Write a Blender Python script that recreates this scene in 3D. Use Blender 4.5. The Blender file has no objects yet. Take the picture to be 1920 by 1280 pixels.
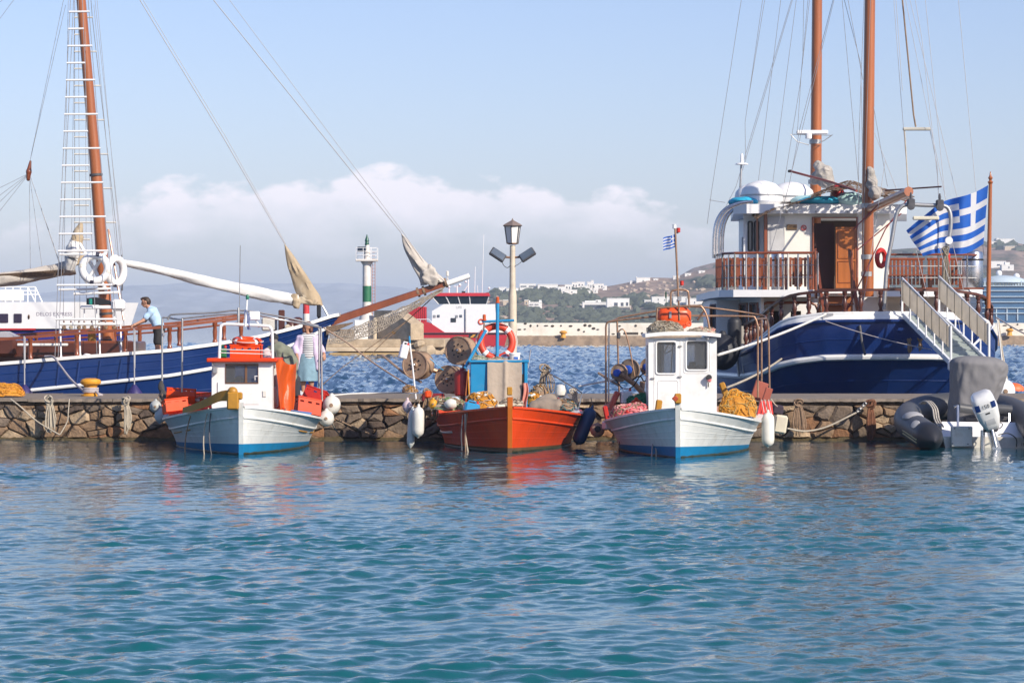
import bpy, math, random
import numpy as np
from mathutils import Vector, Matrix, noise as mnoise
R = math.radians
random.seed(7)
scene = bpy.context.scene
col = scene.collection
# ---------------------------------------------------------------- camera
FPX, CX, HY, CAMZ = 5412.0, 960.0, 612.0, 2.6      # focal length in photo pixels, centre column, horizon row, eye height
cam_d = bpy.data.cameras.new('camera'); cam = bpy.data.objects.new('camera', cam_d); col.objects.link(cam)
cam.location = (0, 0, CAMZ); cam.rotation_euler = (R(90), 0, 0)
cam_d.sensor_width = 36; cam_d.lens = 36 * FPX / 1920; cam_d.shift_y = -(640 - HY) / 1920
cam_d.clip_start = 0.5; cam_d.clip_end = 30000
scene.camera = cam
# ---------------------------------------------------------------- sky and sun
SUN = Vector((0.62, -0.64, 0.54)).normalized()
sun_el = math.asin(SUN.z); sun_az = math.atan2(SUN.x, SUN.y)
world = bpy.data.worlds.new('World'); scene.world = world; world.use_nodes = True
wt = world.node_tree; wt.nodes.clear()
def wn(t, **k):
    n = wt.nodes.new(t)
    for a, b in k.items(): setattr(n, a, b)
    return n
def wmath(op, a, b=None, c=None, clamp=False):
    n = wn('ShaderNodeMath', operation=op, use_clamp=clamp)
    for i, v in enumerate((a, b, c)):
        if v is None: continue
        if isinstance(v, (int, float)): n.inputs[i].default_value = v
        else: wt.links.new(v, n.inputs[i])
    return n.outputs[0]
sky = wn('ShaderNodeTexSky', sky_type='NISHITA', sun_disc=False, sun_elevation=sun_el, sun_rotation=sun_az,
         altitude=0, air_density=1.0, dust_density=0.6, ozone_density=3.0)
geo = wn('ShaderNodeTexCoord'); sep = wn('ShaderNodeSeparateXYZ'); wt.links.new(geo.outputs['Generated'], sep.inputs[0])
el = wmath('MULTIPLY', wmath('ARCSINE', sep.outputs[2]), 57.29578)            # elevation, degrees
az = wmath('MULTIPLY', wmath('ARCTAN2', sep.outputs[0], sep.outputs[1]), 57.29578)
cmb = wn('ShaderNodeCombineXYZ')
wt.links.new(wmath('MULTIPLY', az, 0.55), cmb.inputs[0]); wt.links.new(wmath('MULTIPLY', el, 1.0), cmb.inputs[1])
n1 = wn('ShaderNodeTexNoise'); n1.inputs['Scale'].default_value = 1.15; n1.inputs['Detail'].default_value = 7; n1.inputs['Roughness'].default_value = .52
wt.links.new(cmb.outputs[0], n1.inputs['Vector'])
# banks of cumulus low over the islands: their tops wander with azimuth, their feet melt into the haze
wave = wmath('COSINE', wmath('MULTIPLY', wmath('ADD', az, 2.6), 2 * math.pi / 24))
top = wmath('ADD', wmath('MULTIPLY', wmath('POWER', wmath('MULTIPLY_ADD', wave, .5, .5), .55), 2.3), 0.7)
bank_top = wmath('SUBTRACT', wmath('ADD', top, wmath('MULTIPLY', wmath('SUBTRACT', n1.outputs[0], .5), 2.2)), el)
m_top = wmath('MULTIPLY', bank_top, 4.5, clamp=True)
m_bot = wmath('MULTIPLY', wmath('SUBTRACT', wmath('ADD', el, wmath('MULTIPLY', wmath('SUBTRACT', n1.outputs[0], .5), 2.0)), 1.5), 0.95, clamp=True)
mask = wmath('MULTIPLY', wmath('MULTIPLY', m_top, m_bot), 0.88)
mx = wn('ShaderNodeMix', data_type='RGBA'); mx.inputs['B'].default_value = (8.9, 8.3, 8.7, 1)
tint = wn('ShaderNodeMix', data_type='RGBA', blend_type='MULTIPLY'); tint.inputs['Factor'].default_value = 1; tint.inputs['B'].default_value = (1.0, .93, 1.10, 1)
wt.links.new(sky.outputs[0], tint.inputs['A'])
wt.links.new(tint.outputs['Result'], mx.inputs['A']); wt.links.new(mask, mx.inputs['Factor'])
bg = wn('ShaderNodeBackground'); bg.inputs[1].default_value = 0.12
wo = wn('ShaderNodeOutputWorld'); wt.links.new(mx.outputs['Result'], bg.inputs[0]); wt.links.new(bg.outputs[0], wo.inputs[0])
sd = bpy.data.lights.new('sun', 'SUN'); sd.energy = 5.0; sd.angle = R(0.6); sd.color = (1.0, 0.90, 0.76)
sun = bpy.data.objects.new('sun', sd); col.objects.link(sun); sun.location = (30, -20, 40)
sun.rotation_euler = SUN.to_track_quat('Z', 'Y').to_euler()
vs = scene.view_settings; vs.view_transform = 'Standard'; vs.look = 'None'; vs.exposure = 0.2; vs.gamma = 1
cy = scene.cycles; cy.use_denoising = True; cy.max_bounces = 6; cy.diffuse_bounces = 2; cy.glossy_bounces = 3
cy.transmission_bounces = 4; cy.transparent_max_bounces = 8; cy.volume_bounces = 0; cy.use_adaptive_sampling = True
cy.caustics_reflective = False; cy.caustics_refractive = False; cy.sample_clamp_indirect = 6
# ---------------------------------------------------------------- helpers
def S(r, g, b):
    f = lambda c: (c / 255) / 12.92 if c / 255 <= .04045 else ((c / 255 + .055) / 1.055) ** 2.4
    return (f(r), f(g), f(b))
def P(px, py, Y):            # the point at distance Y seen at photo pixel (px, py)
    return Vector(((px - CX) / FPX * Y, Y, CAMZ - (py - HY) / FPX * Y))
def PX(px, Y): return (px - CX) / FPX * Y
def PZ(py, Y): return CAMZ - (py - HY) / FPX * Y
def V(*a): return Vector(a)
MATS = {}
def mat(name, c, rough=.55, metal=0., var=.18, vs_=2.5, bump=0., bs=30., dirt=None, spec=.5, stretch=(1, 1, 1), trans=0., alpha=None, emit=None, coat=0., transl=0.):
    """procedural surface: base colour broken up by two noises, optional dirt colour (col, amount, scale) and fine relief"""
    if name in MATS: return MATS[name]
    m = bpy.data.materials.new(name); m.use_nodes = True; nt = m.node_tree; b = nt.nodes['Principled BSDF']
    N = nt.nodes.new; Lk = nt.links.new
    tc = N('ShaderNodeTexCoord'); mp = N('ShaderNodeMapping'); mp.inputs['Scale'].default_value = stretch
    Lk(tc.outputs['Object'], mp.inputs[0])
    nz = N('ShaderNodeTexNoise'); nz.inputs['Scale'].default_value = vs_; nz.inputs['Detail'].default_value = 6; nz.inputs['Roughness'].default_value = .62
    Lk(mp.outputs[0], nz.inputs['Vector'])
    oi = N('ShaderNodeObjectInfo')
    rmp = N('ShaderNodeMapRange'); rmp.inputs['From Min'].default_value = .25; rmp.inputs['From Max'].default_value = .75
    rmp.inputs['To Min'].default_value = 1 - var; rmp.inputs['To Max'].default_value = 1 + var * .6
    Lk(nz.outputs[0], rmp.inputs[0])
    mul = N('ShaderNodeMix'); mul.data_type = 'RGBA'; mul.blend_type = 'MULTIPLY'; mul.inputs['Factor'].default_value = 1
    mul.inputs['A'].default_value = (*c, 1); Lk(rmp.outputs[0], mul.inputs['B'])
    out = mul.outputs['Result']
    if dirt:
        dc, da, ds = dirt
        dn = N('ShaderNodeTexNoise'); dn.inputs['Scale'].default_value = ds; dn.inputs['Detail'].default_value = 8; dn.inputs['Roughness'].default_value = .7
        Lk(mp.outputs[0], dn.inputs['Vector'])
        dr = N('ShaderNodeMapRange'); dr.inputs['From Min'].default_value = .52; dr.inputs['From Max'].default_value = .72; dr.inputs['To Max'].default_value = da
        Lk(dn.outputs[0], dr.inputs[0])
        dm = N('ShaderNodeMix'); dm.data_type = 'RGBA'; dm.inputs['B'].default_value = (*dc, 1)
        Lk(dr.outputs[0], dm.inputs['Factor']); Lk(out, dm.inputs['A']); out = dm.outputs['Result']
    Lk(out, b.inputs['Base Color'])
    b.inputs['Metallic'].default_value = metal; b.inputs['Specular IOR Level'].default_value = spec
    rr = N('ShaderNodeMapRange'); rr.inputs['To Min'].default_value = max(0, rough - .1); rr.inputs['To Max'].default_value = min(1, rough + .1)
    Lk(nz.outputs[0], rr.inputs[0]); Lk(rr.outputs[0], b.inputs['Roughness'])
    if trans: b.inputs['Transmission Weight'].default_value = trans
    if alpha is not None: b.inputs['Alpha'].default_value = alpha
    if coat: b.inputs['Coat Weight'].default_value = coat; b.inputs['Coat Roughness'].default_value = .15
    if emit: b.inputs['Emission Color'].default_value = (*emit[:3], 1); b.inputs['Emission Strength'].default_value = emit[3]
    if bump:
        bn = N('ShaderNodeTexNoise'); bn.inputs['Scale'].default_value = bs; bn.inputs['Detail'].default_value = 5
        Lk(mp.outputs[0], bn.inputs['Vector'])
        bp = N('ShaderNodeBump'); bp.inputs['Strength'].default_value = bump; bp.inputs['Distance'].default_value = .05
        Lk(bn.outputs[0], bp.inputs['Height']); Lk(bp.outputs[0], b.inputs['Normal'])
    if transl:
        tl = N('ShaderNodeBsdfTranslucent'); Lk(out, tl.inputs[0]); ms = N('ShaderNodeMixShader'); ms.inputs[0].default_value = transl
        Lk(b.outputs[0], ms.inputs[1]); Lk(tl.outputs[0], ms.inputs[2]); Lk(ms.outputs[0], nt.nodes['Material Output'].inputs[0])
    MATS[name] = m
    return m
def frame_of(d):
    d = d.normalized(); up = Vector((0, 0, 1)) if abs(d.z) < .95 else Vector((1, 0, 0))
    a = d.cross(up).normalized(); return a, a.cross(d).normalized()
class MB:
    """collects the shapes of one part"""
    def __init__(s): s.v = []; s.f = []; s.mi = []
    def add(s, vs, fs, mi=0):
        o = len(s.v); s.v += [Vector(p) for p in vs]; s.f += [tuple(i + o for i in f) for f in fs]; s.mi += [mi] * len(fs); return s
    def box(s, c, d, ch=.01, rz=0, M=None, mi=0):
        """chamfered box: centre c, full size d"""
        hx, hy, hz = d[0] / 2, d[1] / 2, d[2] / 2; ch = min(ch, hx * .45, hy * .45, hz * .45)
        M = M or Matrix.Rotation(rz, 3, 'Z'); c = Vector(c)
        if ch < .0015:
            vs = [(sx * hx, sy * hy, sz * hz) for sx in (-1, 1) for sy in (-1, 1) for sz in (-1, 1)]
            fs = [(0, 1, 3, 2), (4, 6, 7, 5), (0, 4, 5, 1), (2, 3, 7, 6), (0, 2, 6, 4), (1, 5, 7, 3)]
        else:
            vs = []; idx = {}
            for sx in (-1, 1):
                for sy in (-1, 1):
                    for sz in (-1, 1):
                        for ax in range(3):
                            p = [sx * (hx - ch), sy * (hy - ch), sz * (hz - ch)]; p[ax] = (sx, sy, sz)[ax] * (hx, hy, hz)[ax]
                            idx[sx, sy, sz, ax] = len(vs); vs.append(p)
            fs = []
            for ax in range(3):
                o1, o2 = [(1, 2), (2, 0), (0, 1)][ax]
                for sg in (-1, 1):
                    q = []
                    for (a, b) in ((-1, -1), (1, -1), (1, 1), (-1, 1)):
                        k = [0, 0, 0]; k[ax] = sg; k[o1] = a; k[o2] = b; q.append(idx[k[0], k[1], k[2], ax])
                    fs.append(tuple(q if sg > 0 else q[::-1]))
                for a in (-1, 1):
                    for b in (-1, 1):
                        k0 = [0, 0, 0]; k1 = [0, 0, 0]; k0[o1] = k1[o1] = a; k0[o2] = k1[o2] = b; k0[ax] = -1; k1[ax] = 1
                        q = (idx[(*k0, o1)], idx[(*k1, o1)], idx[(*k1, o2)], idx[(*k0, o2)])
                        fs.append(q if a * b < 0 else q[::-1])
            for sx in (-1, 1):
                for sy in (-1, 1):
                    for sz in (-1, 1):
                        q = tuple(idx[sx, sy, sz, a] for a in range(3)); fs.append(q if sx * sy * sz > 0 else q[::-1])
        return s.add([c + M @ Vector(p) for p in vs], fs, mi)
    def tube(s, pts, r, n=8, caps=True, mi=0, closed=False):
        pts = [Vector(p) for p in pts]; m = len(pts); rs = r if isinstance(r, (list, tuple)) else [r] * m
        vs = []; prev = None
        for i, p in enumerate(pts):
            if closed: d = pts[(i + 1) % m] - pts[i - 1]
            else: d = pts[min(i + 1, m - 1)] - pts[max(i - 1, 0)]
            if d.length < 1e-9: d = Vector((0, 0, 1))
            d.normalize()
            if prev is None: a, b = frame_of(d)
            else:
                a = prev - d * prev.dot(d)
                if a.length < 1e-6: a, b = frame_of(d)
                a.normalize(); b = d.cross(a) * -1
            prev = a
            for k in range(n):
                t = 2 * math.pi * k / n; vs.append(p + (a * math.cos(t) + b * math.sin(t)) * rs[i])
        fs = []
        for i in range(m if closed else m - 1):
            j = (i + 1) % m
            for k in range(n):
                l = (k + 1) % n; fs.append((i * n + k, i * n + l, j * n + l, j * n + k))
        if caps and not closed: fs += [tuple(range(n))[::-1], tuple((m - 1) * n + k for k in range(n))]
        return s.add(vs, fs, mi)
    def lathe(s, c, prof, n=16, axis=(0, 0, 1), mi=0, caps=True):
        """profile [(radius, height)] turned about axis through c"""
        c = Vector(c); d = Vector(axis).normalized(); a, b = frame_of(d); vs = []; m = len(prof)
        for (r, h) in prof:
            for k in range(n):
                t = 2 * math.pi * k / n; vs.append(c + d * h + (a * math.cos(t) + b * math.sin(t)) * max(r, 1e-4))
        fs = [(i * n + k, i * n + (k + 1) % n, (i + 1) * n + (k + 1) % n, (i + 1) * n + k) for i in range(m - 1) for k in range(n)]
        if caps: fs += [tuple(range(n))[::-1], tuple((m - 1) * n + k for k in range(n))]
        return s.add(vs, fs, mi)
    def ball(s, c, r, n=14, m=9, mi=0):
        r = Vector((r, r, r)) if isinstance(r, (int, float)) else Vector(r); c = Vector(c); vs = []
        for i in range(m + 1):
            t = math.pi * i / m
            for k in range(n):
                u = 2 * math.pi * k / n
                vs.append(c + Vector((r.x * max(math.sin(t), .01) * math.cos(u), r.y * max(math.sin(t), .01) * math.sin(u), -r.z * math.cos(t))))
        fs = [(i * n + k, i * n + (k + 1) % n, (i + 1) * n + (k + 1) % n, (i + 1) * n + k) for i in range(m) for k in range(n)]
        fs += [tuple(range(n))[::-1], tuple(m * n + k for k in range(n))]
        return s.add(vs, fs, mi)
    def torus(s, c, R_, r, axis=(0, -1, 0), n=32, m=12, arc=None, mi=0):
        a, b = frame_of(Vector(axis)); c = Vector(c); lo, hi = arc or (0, 2 * math.pi)
        k = n if arc is None else n + 1
        pts = [c + (a * math.cos(lo + (hi - lo) * i / n) + b * math.sin(lo + (hi - lo) * i / n)) * R_ for i in range(k)]
        return s.tube(pts, r, m, closed=arc is None, mi=mi)
    def prism(s, poly, ext, mi=0):
        """closed polygon (3-D points) pushed along ext"""
        n = len(poly); ext = Vector(ext); A = [Vector(p) for p in poly]; nv = Vector()
        for i in range(n): nv += A[i].cross(A[(i + 1) % n])
        if nv.dot(ext) > 0: A = A[::-1]
        return s.add(A + [p + ext for p in A], [tuple(range(n))] + [tuple(range(n, 2 * n))[::-1]] +
                     [((i + 1) % n, i, n + i, n + (i + 1) % n) for i in range(n)], mi)
    def grid(s, fn, nu, nv, mi=0, thick=0.):
        """surface fn(u,v), u,v in 0..1; thick gives it a back"""
        A = [[Vector(fn(i / nu, j / nv)) for j in range(nv + 1)] for i in range(nu + 1)]
        idx = lambda i, j: i * (nv + 1) + j
        vs = [p for r_ in A for p in r_]; fs = [(idx(i, j), idx(i + 1, j), idx(i + 1, j + 1), idx(i, j + 1)) for i in range(nu) for j in range(nv)]
        if not thick: return s.add(vs, fs, mi)
        nn = []
        for i in range(nu + 1):
            for j in range(nv + 1):
                du = A[min(i + 1, nu)][j] - A[max(i - 1, 0)][j]; dv = A[i][min(j + 1, nv)] - A[i][max(j - 1, 0)]
                c = du.cross(dv); nn.append(c.normalized() if c.length > 1e-12 else Vector((0, 0, 1)))
        k = len(vs); vs2 = [p - q * thick for p, q in zip(vs, nn)]
        fs2 = [tuple(i + k for i in f[::-1]) for f in fs]
        rim = [idx(i, 0) for i in range(nu + 1)] + [idx(nu, j) for j in range(1, nv + 1)] + [idx(i, nv) for i in range(nu - 1, -1, -1)] + [idx(0, j) for j in range(nv - 1, 0, -1)]
        fs3 = [(rim[(q + 1) % len(rim)], rim[q], rim[q] + k, rim[(q + 1) % len(rim)] + k) for q in range(len(rim))]
        return s.add(vs + vs2, fs + fs2 + fs3, mi)
OFF = {}
def finish(me, mats, smooth):
    for m in mats: me.materials.append(m)
    if smooth is None: return
    me.polygons.foreach_set('use_smooth', [True] * len(me.polygons))
    if smooth < 179: me.set_sharp_from_angle(angle=R(smooth))
def tag(o, label=None, cat=None, group=None, kind=None):
    for k, v in (('label', label), ('category', cat), ('group', group), ('kind', kind)):
        if v: o[k] = v
    return o
def thing(name, label, cat, loc, group=None):
    o = bpy.data.objects.new(name, None); col.objects.link(o); o.empty_display_size = .2
    o.location = loc; OFF[o] = Vector(loc); return tag(o, label, cat, group)
def part(name, mb, mats, parent, label=None, smooth=35, kind=None):
    if not isinstance(mats, (list, tuple)): mats = [mats]
    off = OFF[parent]; me = bpy.data.meshes.new(name)
    me.from_pydata([p - off for p in mb.v], [], mb.f)
    if len(mats) > 1: me.polygons.foreach_set('material_index', mb.mi)
    finish(me, mats, smooth); me.update()
    o = bpy.data.objects.new(name, me); col.objects.link(o); o.parent = parent; OFF[o] = off
    return tag(o, label, kind=kind)
def solo(name, mb, mats, label=None, cat=None, group=None, kind=None, smooth=35, base=None):
    """a thing that is one mesh; its origin is the middle of its foot"""
    if not isinstance(mats, (list, tuple)): mats = [mats]
    if base is None:
        xs = [p.x for p in mb.v]; ys = [p.y for p in mb.v]; zs = [p.z for p in mb.v]
        base = Vector(((min(xs) + max(xs)) / 2, (min(ys) + max(ys)) / 2, min(zs)))
    base = Vector(base); me = bpy.data.meshes.new(name); me.from_pydata([p - base for p in mb.v], [], mb.f)
    if len(mats) > 1: me.polygons.foreach_set('material_index', mb.mi)
    finish(me, mats, smooth); me.update()
    o = bpy.data.objects.new(name, me); col.objects.link(o); o.location = base; OFF[o] = base
    return tag(o, label, cat, group, kind)
def copy_tree(o, parent=None, loc=None, label=None):
    c = o.copy(); col.objects.link(c)
    if parent: c.parent = parent
    if loc is not None: c.location = loc
    OFF[c] = Vector(c.location) if parent is None else OFF[parent]
    if label: c['label'] = label
    for ch in list(o.children): copy_tree(ch, c)
    return c
def wob(p, s=1., seed=0.):       # vector noise
    return mnoise.noise_vector(Vector(p) * s + Vector((seed, seed * 1.7, -seed)))
def nz1(x, y=0., z=0.): return mnoise.noise(Vector((x, y, z)))
def bez(a, b, sag, n=12, sway=Vector((0, 0, 0))):
    """a rope hanging from a to b with a sag in metres"""
    a = Vector(a); b = Vector(b)
    return [a.lerp(b, i / n) + (Vector((0, 0, -sag)) + sway) * (4 * (i / n) * (1 - i / n)) for i in range(n + 1)]
def smooth_path(pts, k=6):
    """Catmull-Rom through pts"""
    pts = [Vector(p) for p in pts]; q = [pts[0] * 2 - pts[1]] + pts + [pts[-1] * 2 - pts[-2]]; out = []
    for i in range(1, len(q) - 2):
        for j in range(k):
            t = j / k; a, b, c, d = q[i - 1], q[i], q[i + 1], q[i + 2]
            out.append(.5 * ((2 * b) + (c - a) * t + (2 * a - 5 * b + 4 * c - d) * t * t + (3 * b - a - 3 * c + d) * t ** 3))
    return out + [pts[-1]]
def sdf_mesh(prims, res=.012, k=.03, bumps=None):
    """one continuous skin round tapered capsules (a, b, ra, rb) and ellipsoids (c, (rx,ry,rz)); k = blend"""
    lo = np.array([1e9] * 3); hi = -lo
    for q in prims:
        if len(q) == 4:
            for p, r in ((q[0], q[2]), (q[1], q[3])): lo = np.minimum(lo, np.array(p) - r); hi = np.maximum(hi, np.array(p) + r)
        else: lo = np.minimum(lo, np.array(q[0]) - np.array(q[1])); hi = np.maximum(hi, np.array(q[0]) + np.array(q[1]))
    lo = lo - 3 * res - k * .5; hi = hi + 3 * res + k * .5; n = np.ceil((hi - lo) / res).astype(int) + 1
    X, Y, Z = np.meshgrid(*[lo[i] + res * np.arange(n[i]) for i in range(3)], indexing='ij')
    G = np.stack([X, Y, Z], -1).astype(np.float32); F = None
    for q in prims:
        if len(q) == 4:
            a = np.array(q[0], np.float32); b = np.array(q[1], np.float32); ab = b - a; d = max(float(ab @ ab), 1e-9)
            t = np.clip(((G - a) @ ab) / d, 0, 1); dist = np.linalg.norm(G - a - t[..., None] * ab, axis=-1) - (q[2] + (q[3] - q[2]) * t)
        else:
            r = np.array(q[1], np.float32); u = (G - np.array(q[0], np.float32)); l = np.linalg.norm(u / r, axis=-1); g = np.linalg.norm(u / (r * r), axis=-1)
            dist = l * (l - 1) / np.maximum(g, 1e-6)
        if F is None: F = dist
        else:
            h = np.clip(.5 + .5 * (F - dist) / k, 0, 1); F = F * (1 - h) + dist * h - k * h * (1 - h)
    if bumps is not None: F = F + bumps(G)
    ins = F < 0; acc = np.zeros((n[0] - 1, n[1] - 1, n[2] - 1, 3), np.float32); cnt = np.zeros(acc.shape[:3], np.float32)
    sl = lambda o, m: slice(o, m - 1 + o)
    for ax in range(3):
        o1, o2 = [(1, 2), (0, 2), (0, 1)][ax]
        for p in (0, 1):
            for q in (0, 1):
                off = [0, 0, 0]; off[o1] = p; off[o2] = q; of2 = list(off); of2[ax] = 1
                A = F[tuple(sl(off[i], n[i]) for i in range(3))]; B = F[tuple(sl(of2[i], n[i]) for i in range(3))]
                ch = (A < 0) != (B < 0); t = np.where(ch, A / np.where(ch, A - B, 1), 0)
                pos = np.zeros(acc.shape, np.float32)
                for i in range(3): pos[..., i] = off[i]
                pos[..., ax] = t; acc += pos * ch[..., None]; cnt += ch
    act = cnt > 0; ids = -np.ones(act.shape, int); ids[act] = np.arange(act.sum())
    cell = np.stack(np.nonzero(act), -1); vs = lo + res * (cell + acc[act] / cnt[act][:, None]); fs = []
    for ax in range(3):
        o1, o2 = [(1, 2), (2, 0), (0, 1)][ax]
        s0 = [slice(None)] * 3; s1 = [slice(None)] * 3; s0[ax] = slice(0, -1); s1[ax] = slice(1, None)
        A = ins[tuple(s0)]; B = ins[tuple(s1)]
        for sgn, E in ((1, A & ~B), (-1, ~A & B)):
            e = np.stack(np.nonzero(E), -1)
            q = []
            for (p, r) in ((0, 0), (-1, 0), (-1, -1), (0, -1)):
                c = e.copy(); c[:, o1] += p; c[:, o2] += r; q.append(ids[c[:, 0], c[:, 1], c[:, 2]])
            q = np.stack(q, -1); fs.append(q if sgn > 0 else q[:, ::-1])
    fs = np.concatenate(fs)
    return [Vector(p) for p in vs.tolist()], [tuple(f) for f in fs.tolist() if min(f) >= 0]
def sdf(prims, res=.012, k=.03, bumps=None):
    m = MB(); v, f = sdf_mesh(prims, res, k, bumps); m.v = v; m.f = f; m.mi = [0] * len(f); return m
def lettering(txt, origin, right, up, size, thick=.004, align='CENTER'):
    """flat raised letters as a mesh: origin, unit right and up vectors, cap height"""
    cu = bpy.data.curves.new('letters', 'FONT'); cu.body = txt; cu.size = size / .7; cu.align_x = align; cu.extrude = 0; cu.resolution_u = 2
    o = bpy.data.objects.new('letters', cu); me = o.to_mesh(); right = Vector(right); up = Vector(up); origin = Vector(origin); nrm = right.cross(up)
    m = MB(); m.add([origin + right * p.co.x + up * p.co.y + nrm * thick for p in me.vertices], [tuple(f.vertices) for f in me.polygons])
    o.to_mesh_clear(); bpy.data.objects.remove(o); bpy.data.curves.remove(cu); return m
# ================================================================ SETTING
# ---- sea: one displaced sheet from behind the camera to the horizon
def wave_tile(N, Lm, peak, rms, seed, spread=1.6, wind=2.2):
    rg = np.random.default_rng(seed); k1 = np.fft.fftfreq(N, Lm / N) * 2 * np.pi
    KX, KY = np.meshgrid(k1, k1, indexing='ij'); K = np.hypot(KX, KY); K[0, 0] = 1; kp = 2 * np.pi / peak
    sp = np.exp(-.75 * (kp / K) ** 2) / K ** 3.3 * np.exp(-(K * .02) ** 2)
    th = np.arctan2(KY, KX) - wind; sp *= .25 + np.abs(np.cos(th)) ** (2 * spread); sp[0, 0] = 0
    H = np.sqrt(sp) * (rg.normal(size=(N, N)) + 1j * rg.normal(size=(N, N))); h = np.real(np.fft.ifft2(H)); return h / h.std() * rms
TW1, TL1 = wave_tile(512, 31.0, .68, 1.0, 3), 31.0
TW2, TL2 = wave_tile(256, 90.0, 5.5, 1.0, 5), 90.0
TW3 = wave_tile(128, 160.0, 13., 1.0, 11)
def tile_at(T, L, x, y):
    n = T.shape[0]; u = (x / L % 1) * n; v = (y / L % 1) * n; i = np.floor(u).astype(int); j = np.floor(v).astype(int); a = u - i; b = v - j
    i %= n; j %= n; i2 = (i + 1) % n; j2 = (j + 1) % n
    return (T[i, j] * (1 - a) + T[i2, j] * a) * (1 - b) + (T[i, j2] * (1 - a) + T[i2, j2] * a) * b
def sea():
    rows = [-300, -100, -30, 0, 8, 13]; y = 16.0
    while y < 75: rows.append(y); y += .045 + .0011 * max(0, y - 20)
    while y < 430: rows.append(y); y *= 1.004
    while y < 9000: rows.append(y); y *= 1.12
    rows.append(9000.); rows = np.array(rows)
    u = np.concatenate([np.linspace(-1, 1, 560)]); W = 6.5 + .205 * np.maximum(rows, 0)
    X = u[None, :] * W[:, None]; side = np.array([1.6, 4, 12])
    ext = (W[:, None] + (30 + .6 * np.abs(rows))[:, None] * side[None, :])
    X = np.concatenate([-ext[:, ::-1], X, ext], 1); Yg = np.repeat(rows[:, None], X.shape[1], 1)
    amp = np.interp(Yg, [0, 30, 48, 62, 71, 80, 200, 430, 9000], [.0118, .0108, .0075, .0032, .003, .05, .06, .06, 0])
    amp2 = np.interp(Yg, [0, 60, 75, 100, 430, 9000], [.016, .006, .02, .06, .08, 0])
    patch = np.clip(1 + .38 * tile_at(TW3, 160.0, X * 1.0, Yg * .8), .35, 1.9); amp = amp * np.where(Yg < 72, patch, 1)   # wind patches
    inside = np.abs(X) <= W[:, None] + .01
    Z = (amp * tile_at(TW1, TL1, X, Yg) + amp2 * tile_at(TW2, TL2, X, Yg)) * inside
    nr, nc = X.shape; vs = np.stack([X, Yg, Z], -1).reshape(-1, 3)
    I = np.arange(nr * nc).reshape(nr, nc); q = np.stack([I[:-1, :-1], I[:-1, 1:], I[1:, 1:], I[1:, :-1]], -1).reshape(-1, 4)
    me = bpy.data.meshes.new('sea'); me.vertices.add(len(vs)); me.vertices.foreach_set('co', vs.ravel())
    me.loops.add(q.size); me.loops.foreach_set('vertex_index', q.ravel().astype(np.int32))
    me.polygons.add(len(q)); me.polygons.foreach_set('loop_start', np.arange(0, q.size, 4, dtype=np.int32))
    me.polygons.foreach_set('use_smooth', np.ones(len(q), bool)); me.update(); me.validate()
    m = bpy.data.materials.new('sea_water'); m.use_nodes = True; nt = m.node_tree; b = nt.nodes['Principled BSDF']
    b.inputs['Roughness'].default_value = .035; b.inputs['IOR'].default_value = 1.33
    tc = nt.nodes.new('ShaderNodeTexCoord')
    big = nt.nodes.new('ShaderNodeTexNoise'); big.inputs['Scale'].default_value = .06; big.inputs['Detail'].default_value = 3
    nt.links.new(tc.outputs['Object'], big.inputs['Vector'])
    # harbour water over pale sand near the shore is teal, the open water beyond the pier deep blue
    sp = nt.nodes.new('ShaderNodeSeparateXYZ'); nt.links.new(tc.outputs['Object'], sp.inputs[0])
    dp = nt.nodes.new('ShaderNodeMapRange'); dp.inputs['From Min'].default_value = 40; dp.inputs['From Max'].default_value = 74
    nt.links.new(sp.outputs[1], dp.inputs[0])
    cr = nt.nodes.new('ShaderNodeMix'); cr.data_type = 'RGBA'; cr.inputs['A'].default_value = (.004, .098, .110, 1); cr.inputs['B'].default_value = (.002, .040, .085, 1)
    nt.links.new(dp.outputs[0], cr.inputs['Factor']); nt.links.new(cr.outputs['Result'], b.inputs['Base Color'])
    mp = nt.nodes.new('ShaderNodeMapping'); mp.inputs['Scale'].default_value = (1, .8, 1); nt.links.new(tc.outputs['Object'], mp.inputs[0])
    n1 = nt.nodes.new('ShaderNodeTexNoise'); n1.inputs['Scale'].default_value = 9; n1.inputs['Detail'].default_value = 4; n1.inputs['Distortion'].default_value = .4
    nt.links.new(mp.outputs[0], n1.inputs['Vector'])
    bp = nt.nodes.new('ShaderNodeBump'); bp.inputs['Strength'].default_value = .11; bp.inputs['Distance'].default_value = .06
    nt.links.new(n1.outputs[0], bp.inputs['Height']); nt.links.new(bp.outputs[0], b.inputs['Normal'])
    me.materials.append(m); o = bpy.data.objects.new('sea', me); col.objects.link(o); tag(o, 'rippled teal and blue harbour water', kind='structure')
sea()
# ---- far coast
HILLS = {}
def coast(name, prof, Y0, Y1, m, label, nx=160, ny=26, rough=1.):
    """hillside whose skyline passes through photo points prof [(px, py)], foot at Y0, ridge at Y1"""
    pxs = [a for a, b in prof]; pys = [b for a, b in prof]; mb = MB(); x0, x1 = pxs[0], pxs[-1]
    def fn(u, v):
        px = x0 + (x1 - x0) * u; Y = Y0 + (Y1 - Y0) * v; x = PX(px, Y)
        zr = PZ(np.interp(px, pxs, pys), Y1); s = (v / .85) if v < .85 else 1 - (v - .85) * .8
        s = min(s, 1.) ** .8; e = mnoise.fractal(Vector((x * .012, Y * .012, 3.3)), .9, 2.1, 6) * rough
        return (x, Y, -2 + (zr + 2) * s + e * 3.2 * min(1, v * 5) * (1 if v < .8 else .35))
    HILLS[name] = (fn, x0, x1)
    mb.grid(fn, nx, ny); return solo(name, mb, m, label, kind='structure', smooth=180)
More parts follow.
